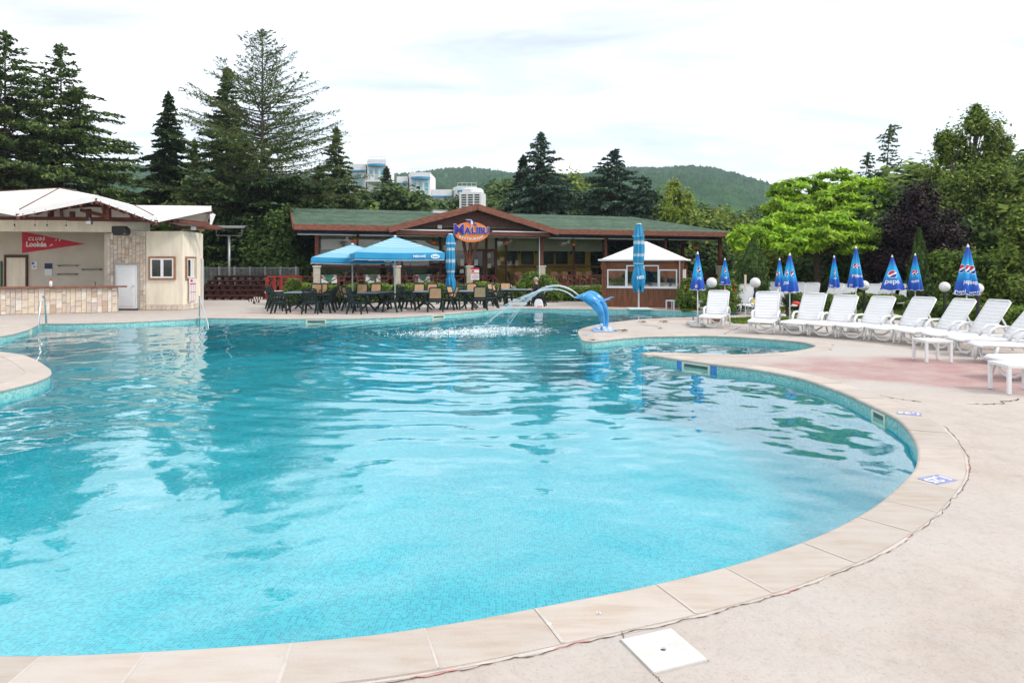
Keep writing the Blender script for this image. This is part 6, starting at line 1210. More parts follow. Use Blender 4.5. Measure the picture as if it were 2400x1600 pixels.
# ================================================================ BICYCLE behind the jets
x, y = G(1315, 705); bk = thing('bicycle', 'red bicycle leaning by the hedge behind the water jets', 'bicycle', (x, y + .25, 0), R(4)); REDF = M('red_frame_paint', (.35, .03, .03), .35, .1, 4)
for cx_ in (-.5, .5):
    wl = MB(); wl.tube([(cx_ + .33 * math.cos(2 * PI * k / 28), 0, .34 + .33 * math.sin(2 * PI * k / 28)) for k in range(29)], .02, 6); wh = wl.build('wheel', BLACK, bk, True); sp = MB()
    for k in range(12): a = 2 * PI * k / 12; sp.bar((cx_, 0, .34), (cx_ + .31 * math.cos(a), 0, .34 + .31 * math.sin(a)), .004, .004)
    sp.lathe([(.02, -.03), (.02, .03)], 8, (cx_, 0, .34)); sp.build('spokes', STEEL, wh)
fr = MB(); hd, st, bb_, r0, f0 = (.36, 0, .85), (-.22, 0, .82), (-.06, 0, .32), (-.5, 0, .34), (.5, 0, .34)
for a, b in ((hd, st), (hd, bb_), (st, bb_), (st, r0), (bb_, r0), (hd, f0)): fr.tube([a, b], .018, 6)
fr.build('frame', REDF, bk); MB().tube([(.30, -.25, .98), (.36, -.1, 1.0), (.36, .1, 1.0), (.30, .25, .98)], .014, 6).build('handlebar', BLACK, bk); MB().tube([hd, (.36, 0, 1.0)], .014, 6).build('stem', STEEL, bk); MB().ball((-.24, 0, .93), .1, 10, 6, (1.3, .7, .35)).build('saddle', BLACK, bk, True); MB().tube([st, (-.24, 0, .92)], .013, 6).build('seat_post', STEEL, bk)
# ================================================================ TERRACE AND INDOOR FURNITURE OF THE RESTAURANT
def make_wicker():
    root = thing('wicker_chair', 'wicker chair', 'chair'); MB().box(-.25, .25, -.23, .23, .40, .45).build('seat', WICKER, root, bevel=.015); b = MB(); b.add([(-.25, .2, .45), (.25, .2, .45), (.22, .30, .92), (-.22, .30, .92), (-.25, .24, .45), (.25, .24, .45), (.22, .34, .92), (-.22, .34, .92)], [(0, 1, 2, 3), (7, 6, 5, 4), (3, 2, 6, 7), (1, 5, 6, 2), (0, 3, 7, 4), (0, 4, 5, 1)]); b.build('backrest', WICKER, root, bevel=.01)
    for a in (-1, 1):
        for c in (-.2, .22): MB().tube([(a * .21, c, .4), (a * .23, c * 1.1, 0)], .02, 6).build('leg', WICKER, root)
        MB().tube([(a * .25, -.2, .42), (a * .27, -.18, .64), (a * .26, .24, .68)], .02, 6).build('armrest', WICKER, root)
    return root
wk = make_wicker(); wku = [0]
def wicker(px, v, face, lb):
    o = copy_tree(wk) if wku[0] else wk; wku[0] = 1; o.location = rw(ru(px, v), v, FZ); o.rotation_euler = (0, 0, RA + R(face + 90)); tag(o, lb, 'chair', 'wicker chairs of the restaurant')
GREENC = M('green_napkin', (.02, .22, .12), .7, .1, 5); LINEN = M('white_linen', (.72, .72, .74), .8, .05, 4)
def cloth_table(px, v, lb):
    t = thing('dining_table', lb, 'table', rw(ru(px, v), v, FZ), RA, 'restaurant dining tables'); MB().box(-.4, .4, -.4, .4, .70, .74).build('tabletop', WOOD, t); MB().box(-.04, .04, -.04, .04, .03, .70).build('pedestal', GREYMETAL, t); MB().box(-.25, .25, -.25, .25, 0, .03).build('foot', GREYMETAL, t)
    c = MB(); s = .42; c.box(-s, s, -s, s, .741, .75); c.add([(-s, -s, .741), (s, -s, .741), (s + .03, -s - .03, .3), (-s - .03, -s - .03, .3)], [(0, 3, 2, 1)]); c.add([(-s, s, .741), (-s, -s, .741), (-s - .03, -s - .03, .3), (-s - .03, s + .03, .3)], [(0, 3, 2, 1)]); c.add([(s, -s, .741), (s, s, .741), (s + .03, s + .03, .3), (s + .03, -s - .03, .3)], [(0, 3, 2, 1)]); c.build('tablecloth', LINEN, t); g = MB(); g.prism([(-.28, .755), (.28, .755), (.1, .42), (-.1, .42)], -.47, -.46); g.box(-.28, .28, -.47, .3, .751, .757); g.build('napkin', GREENC, t)
def bare_table(px, v, lb):
    t = thing('dining_table', lb, 'table', rw(ru(px, v), v, FZ), RA, 'restaurant dining tables'); MB().box(-.55, .55, -.4, .4, .72, .75).build('tabletop', GREYMETAL, t); MB().prism([(-.16, .755), (.16, .755), (0, .55)], -.42, -.41).build('napkin', LINEN, t)
    for x in (-.3, .3): MB().tube([(x, 0, 0), (x, 0, .72)], .025, 6).build('leg', STEEL, t)
nm = {770: 'beside the left pillar', 872: 'under the left open parasol', 988: 'behind the large open parasol'}
for px in (770, 872, 988):
    cloth_table(px, 1.6, 'white clothed terrace table with green napkin ' + nm[px]); wicker(px - 26, 1.6, 0, 'wicker terrace chair left of the clothed table ' + nm[px]); wicker(px + 27, 1.7, 180, 'wicker terrace chair right of the clothed table ' + nm[px])
for px in (1215, 1330, 1362, 1298, 1385): wicker(px, 1.5, 250 if px < 1300 else 280, 'wicker terrace chair %s of the restaurant stairs' % {1215: 'just right', 1298: 'second right', 1330: 'third right', 1362: 'fourth right', 1385: 'fifth right'}[px])
for i, px in enumerate((778, 868, 1005, 1225, 1302, 1365)):
    w_ = ordn[i]; bare_table(px, 4.4, 'bare indoor dining table with napkin, %s from the left behind the glass' % w_); wicker(px - 24, 4.4, 0, 'indoor chair left of the %s table behind the glass' % w_); wicker(px + 24, 4.5, 180, 'indoor chair right of the %s table behind the glass' % w_)
t = thing('wall_speaker', 'small white loudspeaker under the restaurant gable', 'speaker', rw(ru(1030, -.4), -.4, rz(1030, 532, -.4)), RA); MB().box(-.12, .12, -.1, .1, -.1, .1).build('cabinet', WHITEP, t, bevel=.01); MB().box(-.02, .02, .1, .9, -.02, .02).build('bracket', GREYMETAL, t); MB().box(-.1, .1, -.104, -.1, -.08, .08).build('grille', GREYMETAL, t)
# ================================================================ VEGETATION
rgn = np.random.default_rng(12)
def unit(a): return a / (np.linalg.norm(a, axis=-1, keepdims=True) + 1e-9)
def leaves(name, P, D, N, a, b, mat):
    """diamond leaves: centres P, long axis D, normal N, half length a, half width b"""
    D = unit(D); S = unit(np.cross(N, D)); a = np.asarray(a).reshape(-1, 1); b = np.asarray(b).reshape(-1, 1); n = len(P)
    V = np.empty((n, 4, 3), np.float32); V[:, 0] = P - D * a; V[:, 1] = P + S * b + D * a * .15; V[:, 2] = P + D * a; V[:, 3] = P - S * b + D * a * .15
    Q = np.arange(n * 4).reshape(n, 4); return npmesh(name, V.reshape(-1, 3), Q, mat)
BARK = M('bark', (.075, .055, .042), .9, .35, 6, .02, 20, spec=.1); BARKG = M('grey_bark', (.13, .11, .095), .9, .35, 6, .02, 20, spec=.1)
NEEDLE = leafmat('cedar_needles', (0.048, 0.092, 0.037), (0.134, 0.192, 0.054), .18, .6, (0.230, 0.271, 0.071)); NEEDLEB = leafmat('blue_cedar_needles', (0.038, 0.084, 0.063), (0.097, 0.161, 0.102), .18, .6, (0.148, 0.218, 0.132)); NEEDLED = leafmat('dark_spruce_needles', (0.018, 0.042, 0.017), (0.053, 0.094, 0.028), .15, .6, (0.106, 0.139, 0.036)); NEEDLEL = leafmat('larch_needles', (0.069, 0.115, 0.040), (0.152, 0.206, 0.061), .3, .6, (0.198, 0.213, 0.091))
LEAFD = leafmat('dark_leaves', (0.033, 0.077, 0.019), (0.117, 0.188, 0.037), .3); LEAFM = leafmat('mid_leaves', (0.062, 0.127, 0.023), (0.207, 0.276, 0.042), .35, .55, (0.330, 0.373, 0.064)); LEAFB = leafmat('bright_leaves', (0.140, 0.289, 0.023), (0.372, 0.576, 0.033), .4, .55, (0.595, 0.781, 0.056)); LEAFY = leafmat('yellow_green_leaves', (0.150, 0.237, 0.025), (0.338, 0.413, 0.050), .45, .55, (0.450, 0.475, 0.088)); LEAFP = leafmat('purple_leaves', (.007, .004, .006), (.026, .010, .015), .25, .5, (.06, .025, .03)); LEAFH = leafmat('hedge_leaves', (0.051, 0.108, 0.015), (0.164, 0.253, 0.032), .35, .55, (0.278, 0.354, 0.051)); LEAFT = leafmat('thuja_sprays', (0.034, 0.075, 0.017), (0.094, 0.152, 0.027), .25)
def conifer(h, Rm, seed, nbr, mat, prof, droop=.12, up_top=.5, z0=.12, dens=1.0, spray=(.13, .04), sub=.36, bark=BARK, bend=0.0, skip=0.0, trunk_r=None, side_bias=None):
    """returns trunk mesh (with limbs) and crown mesh of a layered conifer"""
    r_ = np.random.default_rng(seed); tb = MB(); tr = trunk_r or h * .014; m_ = 12; tp = [(bend * (k / m_) ** 3 * Rm, 0, h * k / m_) for k in range(m_ + 1)]; tb.tube(tp, [tr * (1 - .94 * (k / m_)) for k in range(m_ + 1)], 8)
    P, D, N, A, B = [], [], [], [], []; nbr = int(nbr * 1.85)
    for i in range(nbr):
        q = (i + r_.random()) / nbr; t_ = z0 + (1 - z0) * q ** .9; az = i * 2.399 + r_.normal(0, .35); L = Rm * prof(t_) * r_.uniform(.55, 1.15)
        if side_bias: L *= 1 + side_bias * math.cos(az)
        if L < .12 or r_.random() < skip: continue
        c, s = math.cos(az), math.sin(az); rise = up_top * max(0, (t_ - .45)) * 1.6 + r_.normal(.02, .09); base = np.array([bend * t_ ** 3 * Rm, 0, h * t_]); K = 7; ks = np.linspace(0, 1, K)
        pts = np.stack([base[0] + c * L * ks, base[1] + s * L * ks, base[2] + L * (rise * ks - droop * ks ** 2.2 + .0)], 1)
        tb.tube([tuple(p) for p in pts], [max(.006, tr * .32 * (L / Rm) * (1 - .85 * k)) for k in ks], 4, cap=False)
        nsub = int(max(5, L * 7.5 * dens))
        for j in range(nsub):
            u = .16 + .84 * (j + r_.random()) / nsub; f = u * (K - 1); i0 = min(K - 2, int(f)); p = pts[i0] + (pts[i0 + 1] - pts[i0]) * (f - i0); bd = unit(pts[i0 + 1] - pts[i0])
            sgn = 1 if j % 2 else -1; an = sgn * r_.uniform(.55, 1.15) * (1 - .5 * u); ca, sa = math.cos(an), math.sin(an); d = np.array([bd[0] * ca - bd[1] * sa, bd[0] * sa + bd[1] * ca, bd[2] * .6 - r_.uniform(0, .28)]); d /= np.linalg.norm(d)
            l = max(.15, sub * L * (1 - .62 * u) * r_.uniform(.55, 1.1)); ns = int(max(4, l * 19 * dens)); us = (np.arange(ns) + r_.random(ns)) / ns
            pp = p + d * (us * l)[:, None] + r_.normal(0, .025 + .02 * l, (ns, 3)); pp[:, 2] -= .10 * l * us ** 2
            P.append(pp); D.append(np.tile(d, (ns, 1)) + r_.normal(0, .45, (ns, 3))); N.append(np.array([0, 0, 1]) + r_.normal(0, .4, (ns, 3))); A.append(spray[0] * 1.1 * r_.uniform(.6, 1.35, ns)); B.append(spray[1] * 1.25 * r_.uniform(.7, 1.4, ns))
    nl = 160; zl = h * (1 - .1 * r_.random(nl)); P.append(np.stack([bend * (zl / h) ** 3 * Rm + r_.normal(0, .06, nl), r_.normal(0, .06, nl), zl + .12], 1)); D.append(np.array([0, 0, 1.0]) + r_.normal(0, .6, (nl, 3))); N.append(r_.normal(0, 1, (nl, 3))); A.append(np.full(nl, spray[0] * .8)); B.append(np.full(nl, spray[1] * .8))
    P = np.concatenate(P); return tb.mesh('trunk', bark, True), leaves('crown', P, np.concatenate(D), np.concatenate(N), np.concatenate(A), np.concatenate(B), mat)
def broadleaf(h, lobes, seed, mat, n_per=900, size=.11, trunk_h=None, tr=.16, bark=BARKG, clump=26, tight=.2, flat=1.0, droop=0.0, aspect=.55):
    """lobes: (x, y, z, rx, ry, rz) ellipsoids with clumps of leaves near their surface"""
    r_ = np.random.default_rng(seed); tb = MB(); zc = min(l[2] for l in lobes); th = trunk_h if trunk_h is not None else max(.4, zc)
    tb.tube([(0, 0, 0), (.04, .03, th * .5), (0, .0, th)], [tr * 1.25, tr, tr * .8], 8)
    P, D, N = [], [], []
    for (x, y, z, rx, ry, rz_) in lobes:
        tb.tube([(0, 0, th * .85), (x * .45, y * .45, th + (z - th) * .5), (x * .85, y * .85, z)], [tr * .6, tr * .35, tr * .1], 5, cap=False)
        for q in range(5):
            v = unit(r_.normal(0, 1, 3)) * .75; tb.tube([(x * .6, y * .6, th + (z - th) * .65), (x + v[0] * rx * .5, y + v[1] * ry * .5, z + v[2] * rz_ * .4), (x + v[0] * rx, y + v[1] * ry, z + v[2] * rz_)], [tr * .2, tr * .12, tr * .04], 4, cap=False)
        dirs = unit(r_.normal(0, 1, (clump, 3))); rad = r_.uniform(.55, 1.0, clump) ** .6; cc = dirs * rad[:, None]; w_ = r_.uniform(.5, 1.3, clump)
        k = r_.choice(clump, n_per, p=w_ / w_.sum()); off = r_.normal(0, tight, (n_per, 3)); off[:, 2] *= flat; pts = cc[k] + off
        pw = pts * np.array([rx, ry, rz_]) + np.array([x, y, z]); P.append(pw); nn = unit(off + .35 * cc[k]) * .8 + np.array([0, 0, .7]) + r_.normal(0, .45, (n_per, 3)); N.append(nn); D.append(np.cross(r_.normal(0, 1, (n_per, 3)), nn) + np.array([0, 0, -droop]))
    P = np.concatenate(P); n = len(P); s = size * r_.uniform(.65, 1.35, n); keep = P[:, 2] > .05; return tb.mesh('trunk', bark, True), leaves('crown', P[keep], np.concatenate(D)[keep], np.concatenate(N)[keep], s[keep], s[keep] * aspect, mat)
def terr(Y): return 0.0 if Y < 62 else min(14, .11 * (Y - 62))
def plant(name, meshes, px, Y, label, cat, group=None, rz_=0.0, scale=1.0, z=None):
    x = (px - CX) * Y / F; t = thing(name, label, cat, (x, Y, terr(Y) - .05 if z is None else z), rz_, group)
    if scale != 1.0: t.scale = scale if isinstance(scale, tuple) else (scale,) * 3
    obj('trunk', meshes[0], t); obj('crown', meshes[1], t); return t
def hgt(py, Y): return EYE - (py - HZ) * Y / F - terr(Y)
def wpx(p, Y): return p * Y / F
CED = lambda t: (1.05 - t) ** .8 * (1 if t > .2 else .75); SPR = lambda t: min(1, (1.02 - t) * 1.9)
# ---- left side
Y = 39; plant('cedar_tree', conifer(hgt(76, Y), wpx(175, Y), 1, 92, NEEDLE, lambda t: min(1, (1.03 - t) * 2.2), .1, .35, .16, 1.1, (.15, .045)), 12, Y, 'huge dark cedar at the far left edge behind the bar roof', 'tree')
Y = 42; plant('cedar_tree', conifer(hgt(105, Y), wpx(205, Y), 2, 88, NEEDLE, lambda t: min(1, (1.02 - t) * 2.0), .08, .25, .2, 1.05, (.15, .045)), 143, Y, 'tall layered cedar with long flat boughs over the bar', 'tree')
Y = 47; plant('spruce_tree', conifer(hgt(218, Y), wpx(78, Y), 3, 150, NEEDLED, lambda t: min(1, (1.02 - t) * 1.9), .22, .35, .05, 1.7, (.16, .06)), 395, Y, 'dense dark narrow conifer standing right of the bar canopy', 'tree')
Y = 46; plant('cedar_tree', conifer(hgt(76, Y), wpx(205, Y), 4, 125, NEEDLEL, lambda t: (min(1, (1.0 - t) * 2.0 + .06)) * (1 if t > .3 else .75), -.12, .65, .2, .70, (.125, .028), .38, BARKG, skip=.08), 615, Y, 'tallest sparse larch like conifer with bare twigs in its crown', 'tree')
Y = 49; plant('spruce_tree', conifer(hgt(160, Y), wpx(92, Y), 5, 150, NEEDLE, lambda t: min(1, (1.02 - t) * 2.0), .12, .4, .05, 1.4, (.17, .06)), 532, Y, 'dense green conifer overlapping the left of the tallest tree', 'tree')
Y = 52; plant('spruce_tree', conifer(hgt(300, Y), wpx(70, Y), 6, 110, NEEDLEL, lambda t: min(1, (1.02 - t) * 2.1), .2, .35, .06, 1.3, (.17, .06)), 788, Y, 'pointed olive green spruce left of the white hotel', 'tree')
Y = 48; plant('cedar_tree', conifer(hgt(395, Y), wpx(125, Y), 7, 70, NEEDLEL, lambda t: min(1, (1.06 - t) * 1.2), -.02, .3, .25, .9, (.16, .045), .4), 745, Y, 'low spreading olive conifer below the pointed spruce', 'tree')
Y = 43; plant('cedar_tree', conifer(hgt(330, Y), wpx(140, Y), 8, 60, NEEDLE, lambda t: min(1, (1.06 - t) * 1.1), .05, .15, .25, .8, (.15, .045), .4), 455, Y, 'low spreading cedar boughs between the narrow conifer and the mast', 'tree')
Y = 45; plant('cedar_tree', conifer(hgt(430, Y), wpx(150, Y), 9, 60, NEEDLED, lambda t: 1.0 if t > .3 else .85, .10, .1, .12, 1.0, (.16, .055), .4), 600, Y, 'dark low cedar limbs behind the metal railing', 'tree')
Y = 41.5; plant('yew_tree', broadleaf(6, [(0, 0, 2.4, 2.0, 1.6, 2.2), (.9, 0, 1.3, 1.5, 1.3, 1.4), (-.8, .2, 1.6, 1.5, 1.3, 1.7), (.3, 0, 3.9, 1.2, 1.1, 1.3)], 10, LEAFD, 2600, .13, .6), 652, Y, 'dark bushy evergreen left of the restaurant wall', 'tree')
bush = [broadleaf(4, [(0, 0, 1.7, 1.9, 1.7, 1.7), (1.4, .3, 1.3, 1.3, 1.2, 1.2), (-1.5, -.2, 1.2, 1.3, 1.2, 1.2), (.3, .2, 2.8, 1.2, 1.2, 1.0)], s, m, 1500, .15, .5, .1, tight=.22) for s, m in ((11, LEAFM), (12, LEAFD), (13, LEAFH), (14, LEAFM))]
def bushes(lst):
    for (px, Y, k, sc_, lb) in lst: plant('bush', bush[k], px, Y, lb, 'bush', 'background bushes', random.uniform(0, 6), sc_)
bushes([(205, 50, 0, 1.5, 'light green bush right behind the bar roof peak'), (285, 56, 2, 1.6, 'pale green bush seen between bar roof and narrow conifer'), (345, 55, 1, 1.6, 'dark bush left of the narrow conifer base'), (60, 46, 1, 1.7, 'dark bush under the far left cedar'), (505, 50, 1, 1.9, 'dark bush behind the mast canopy'), (560, 52, 1, 2.1, 'dark bush behind the tall sparse conifer trunk'), (700, 52, 0, 1.9, 'mid green bush over the left roof end'), (480, 46, 1, 1.3, 'dark bush right beside the bar side wall'), (525, 44.5, 1, 1.2, 'dark bush behind the mast post'), (585, 44, 1, 1.3, 'dark bush behind the right part of the railing')])
# ---- slope behind the restaurant
Yh = 88
sl = [broadleaf(6, [(0, 0, 3.0, 2.3, 2.2, 2.0), (1.8, .2, 2.3, 1.6, 1.5, 1.5), (-1.8, 0, 2.4, 1.7, 1.5, 1.5), (.5, -.6, 4.3, 1.5, 1.4, 1.2), (-.9, .3, 4.0, 1.3, 1.3, 1.1)], s, m, 1500, .19, 1.6, .15, tight=.2) for s, m in ((21, LEAFD), (22, LEAFM), (23, LEAFD))]
def slope(lst):
    for (px, Y, k, sc_, lb) in lst: plant('broadleaf_tree', sl[k], px, Y, lb, 'tree', 'trees on the slope behind the restaurant', random.uniform(0, 6), sc_)
slope([(850, 70, 0, 1.52, 'dark round tree below the left hotel block'), (905, 66, 0, 1.67, 'dark round tree in front of the small hotel spruce'), (960, 72, 1, 1.45, 'round tree below the middle hotel block'), (1010, 66, 0, 1.45, 'dark round tree left of the air conditioner'), (1062, 72, 0, 1.45, 'dark round tree just behind the air conditioner'), (825, 60, 1, 1.23, 'mid green tree over the left part of the roof'), (1145, 72, 0, 1.50, 'dark round tree right of the air conditioner'), (1195, 66, 1, 1.31, 'round tree right behind the gable roof'), (1150, 84, 1, 1.25, 'tall pale tree right of the last hotel roof'), (1180, 92, 0, 1.88, 'dark tree left of the middle cedar pair'), (1330, 74, 0, 1.62, 'dark tree between the two middle cedars'), (1320, 92, 1, 2.00, 'pale tree top between the two middle cedars'), (1520, 68, 0, 1.56, 'dark tree behind the right roof slope'), (1655, 62, 1, 1.30, 'round green tree right of the yellow birch'), (1620, 70, 0, 1.30, 'dark tree behind the yellow birch'), (1705, 58, 1, 1.10, 'green tree at the right end of the restaurant roof'), (1745, 75, 0, 1.18, 'dark tree below the hill right of the restaurant'), (1800, 82, 0, 1.22, 'dark tree behind the bright robinia, left'), (1690, 62, 0, 1.12, 'dark bushy tree behind the open terrace end'), (1560, 58, 0, 1.25, 'dark bushy tree behind the terrace posts'), (1620, 56, 1, 1.19, 'green bushy tree behind the right terrace posts'), (1470, 60, 1, 1.12, 'bushy tree behind the hut peak'), (1840, 46, 0, 0.94, 'dark shrub tree behind the second parasol')])
Y = 80; plant('spruce_tree', conifer(hgt(393, Y), wpx(42, Y), 30, 80, NEEDLED, SPR, .15, .4, .1, 1.2, (.24, .09)), 906, Y, 'small dark spruce before the white hotel', 'tree')
Y = 64; plant('spruce_tree', conifer(hgt(366, Y), wpx(60, Y), 31, 110, NEEDLED, SPR, .15, .35, .1, 1.2, (.22, .08)), 1226, Y, 'dark spruce left of the middle cedar', 'tree')
Y = 61; plant('cedar_tree', conifer(hgt(312, Y), wpx(105, Y), 32, 90, NEEDLEB, lambda t: min(1, (1.02 - t) * 2.2), .16, .35, .15, 1.0, (.2, .065)), 1268, Y, 'tall blue green cedar behind the middle of the roof', 'tree')
Y = 59; plant('cedar_tree', conifer(hgt(352, Y), wpx(115, Y), 33, 84, NEEDLEB, lambda t: min(1, (1.03 - t) * 2.1), .14, .4, .15, 1.0, (.2, .065), bend=.22), 1418, Y, 'blue green cedar with bent top right of the tall one', 'tree')
Y = 57; plant('cedar_tree', conifer(hgt(415, Y), wpx(105, Y), 34, 60, NEEDLEB, lambda t: min(1, (1.06 - t) * 1.8), .22, .3, .15, 1.0, (.2, .065), bend=.15), 1492, Y, 'low drooping blue cedar left of the yellow birch', 'tree')
Y = 55; H_ = hgt(428, Y); plant('birch_tree', broadleaf(H_, [(0, 0, H_ * .80, 1.0, 1.0, 1.5), (.7, 0, H_ * .66, 1.0, .9, 1.3), (-.8, 0, H_ * .62, 1.0, .9, 1.4), (.1, .2, H_ * .92, .5, .5, .8), (1.0, 0, H_ * .82, .55, .5, .9), (-.3, 0, H_ * .45, 1.1, 1, 1.2)], 35, LEAFY, 900, .12, H_ * .4, .12, tight=.24, droop=.5), 1580, Y, 'yellow green birch behind the right roof slope', 'tree')
# ---- right side
def robinia(seed, lob, mat, n_=2900, size=.16): return broadleaf(5, lob, seed, mat, n_, size, 2.6, .17, BARK, 20, .145, .6, .25, .32)
Y = 31; k = Y / F
def L(px, py, hw, hh, c, dy=0): return ((px - c) * Y / F, dy, EYE - (py - HZ) * Y / F, hw * Y / F, hw * Y / F * .8, hh * Y / F)
c = 1915; plant('robinia_tree', robinia(40, [L(1790, 545, 62, 40, c), L(1870, 520, 75, 38, c), L(1965, 530, 78, 40, c), L(2040, 560, 48, 28, c), L(1850, 570, 70, 26, c, -.8), L(1940, 570, 80, 26, c, -.9), L(1750, 560, 34, 34, c, .3), L(1900, 545, 70, 30, c, -1.2)], LEAFB), c, Y, 'bright lime green globe robinia behind the parasols, the lower front one', 'tree')
Y = 37; c = 1960; plant('robinia_tree', robinia(41, [L(1880, 445, 62, 36, c), L(1960, 430, 70, 34, c), L(2030, 455, 55, 40, c), L(1850, 480, 55, 30, c, -.5), L(1990, 490, 85, 34, c, -.7), L(2060, 500, 40, 30, c), L(1920, 480, 70, 30, c, -1), L(1825, 450, 22, 20, c), L(1830, 490, 40, 26, c)], LEAFB), c, Y, 'bright lime green globe robinia behind, the higher rear one', 'tree')
Y = 60; plant('cedar_tree', conifer(hgt(295, Y), wpx(62, Y), 42, 60, NEEDLE, lambda t: .35 + .65 * (1 - t), .08, .1, .3, .75, (.17, .05), .34, bend=.25, skip=.25), 2072, Y, 'thin topped cedar with nodding tip above the robinias', 'tree')
Y = 62; plant('cedar_tree', conifer(hgt(360, Y), wpx(44, Y), 43, 50, NEEDLE, lambda t: .35 + .65 * (1 - t), .08, .1, .3, .75, (.17, .05), .34, bend=.3, skip=.15), 2022, Y, 'smaller thin topped cedar left of its twin', 'tree')
Y = 34; c = 2265; plant('plane_tree', broadleaf(9, [L(2290, 320, 55, 60, c), L(2230, 390, 62, 60, c), L(2310, 420, 70, 70, c), L(2200, 470, 60, 50, c, -.5), L(2290, 500, 85, 60, c, -.6), L(2350, 500, 45, 60, c), L(2240, 560, 80, 50, c, -.8), L(2330, 580, 60, 50, c, -.6), L(2340, 340, 28, 40, c), L(2215, 340, 20, 36, c), L(2290, 280, 22, 30, c), L(2270, 450, 60, 60, c, -1.2)], 44, LEAFM, 2600, .088, 3, .22, BARKG, 30, .2), c, Y, 'big broad plane tree rising at the right', 'tree')
Y = 30; c = 2160; plant('plum_tree', broadleaf(5, [L(2155, 470, 42, 50, c), L(2120, 540, 55, 55, c), L(2195, 540, 55, 60, c), L(2130, 610, 62, 45, c, -.4), L(2200, 610, 55, 50, c, -.4), L(2160, 560, 60, 70, c, -.7), L(2065, 620, 40, 40, c), L(2250, 600, 30, 40, c)], 45, LEAFP, 2600, .08, 1.6, .12, BARK, 30, .2), c, Y, 'dark purple leaved plum tree behind the cypress', 'tree')
def thuja(h, r_, seed, mat=LEAFT, n_=6000, top=1.6):
    g = np.random.default_rng(seed); t_ = g.random(n_) ** .8; z = h * t_; rad = r_ * np.minimum(1, (1 - t_) * top) ** .75 * np.minimum(1, .7 + t_ * 2) * g.uniform(.72, 1.03, n_); a = g.uniform(0, 2 * PI, n_); lump = 1 + .10 * np.sin(a * 3 + z * 4) + .08 * np.sin(a * 7 - z * 6)
    P = np.stack([rad * lump * np.cos(a), rad * lump * np.sin(a), z + .05], 1); N = np.stack([np.cos(a), np.sin(a), .2 + 0 * a], 1) + g.normal(0, .5, (n_, 3)); D = np.array([0, 0, 1]) + g.normal(0, .45, (n_, 3)); s = g.uniform(.05, .1, n_); tb = MB(); tb.tube([(0, 0, 0), (0, 0, h * .9)], [.07, .01], 6); return tb.mesh('trunk', BARK), leaves('crown', P, D, N, s, s * .42, mat)
Y = 25.5; plant('cypress', thuja(hgt(538, Y), wpx(25, Y), 46, n_=7000), 2154, Y, 'slim pointed green cypress among the blue parasols', 'tree')
Y = 27; plant('cypress', thuja(hgt(560, Y), wpx(34, Y), 47, LEAFD, 6000, 2.2), 1765, Y, 'dark column of cypress behind the globe lamp', 'tree')
Y = 25; c = 2400; plant('thuja_shrub', broadleaf(4, [L(2395, 560, 45, 70, c), L(2400, 640, 62, 70, c), L(2440, 520, 50, 80, c)], 48, LEAFM, 3000, .085, 1, .1), c, Y, 'tall feathery green shrub at the right edge', 'bush')
Y = 27; c = 2300; plant('laurel_hedge', broadleaf(3, [L(2225, 620, 45, 34, c), L(2280, 630, 60, 46, c), L(2345, 640, 60, 55, c), L(2240, 680, 60, 40, c, -.5), L(2320, 690, 80, 45, c, -.6), L(2400, 680, 60, 50, c, -.3)], 49, LEAFH, 2600, .09, .6, .1), c, Y, 'yellow green laurel bush behind the largest parasol', 'bush')
bushes([(2050, 34, 1, 1.15, 'dark bush under the robinia crowns, right'), (1985, 33, 1, .95, 'dark bush behind the tall twin emblem parasol'), (1850, 36, 1, 1.0, 'dark bush behind the robinia trunk, left'), (1805, 34, 0, .8, 'green bush behind the half hidden parasol'), (1900, 40, 1, 1.3, 'dark bush far behind the robinia trunk'), (2100, 36, 1, 1.5, 'dark bush left of the plum tree'), (2230, 33, 1, 1.1, 'dark bush below the plane tree'), (2380, 36, 1, 2.0, 'dark bush behind the right edge shrub'), (2330, 40, 0, 2.1, 'green bush right below the plane tree crown'), (1950, 50, 1, 2.0, 'dark bush between the robinias and cedars'), (2110, 52, 1, 2.4, 'dark bush below the thin cedars'), (2180, 48, 0, 2.3, 'green bush between thin cedars and plane tree'), (1850, 48, 1, 1.0, 'dark bush right of the walking person'), (1815, 42, 0, .8, 'green bush behind the small left parasol'), (1720, 31, 2, .42, 'low pale shrub left of the walking person'), (2445, 33, 0, 1.8, 'green bush just beyond the right edge'), (1560, 56, 1, 1.1, 'dark bush behind the hut right'), (1655, 54, 1, 1.0, 'dark bush under the open terrace roof')])
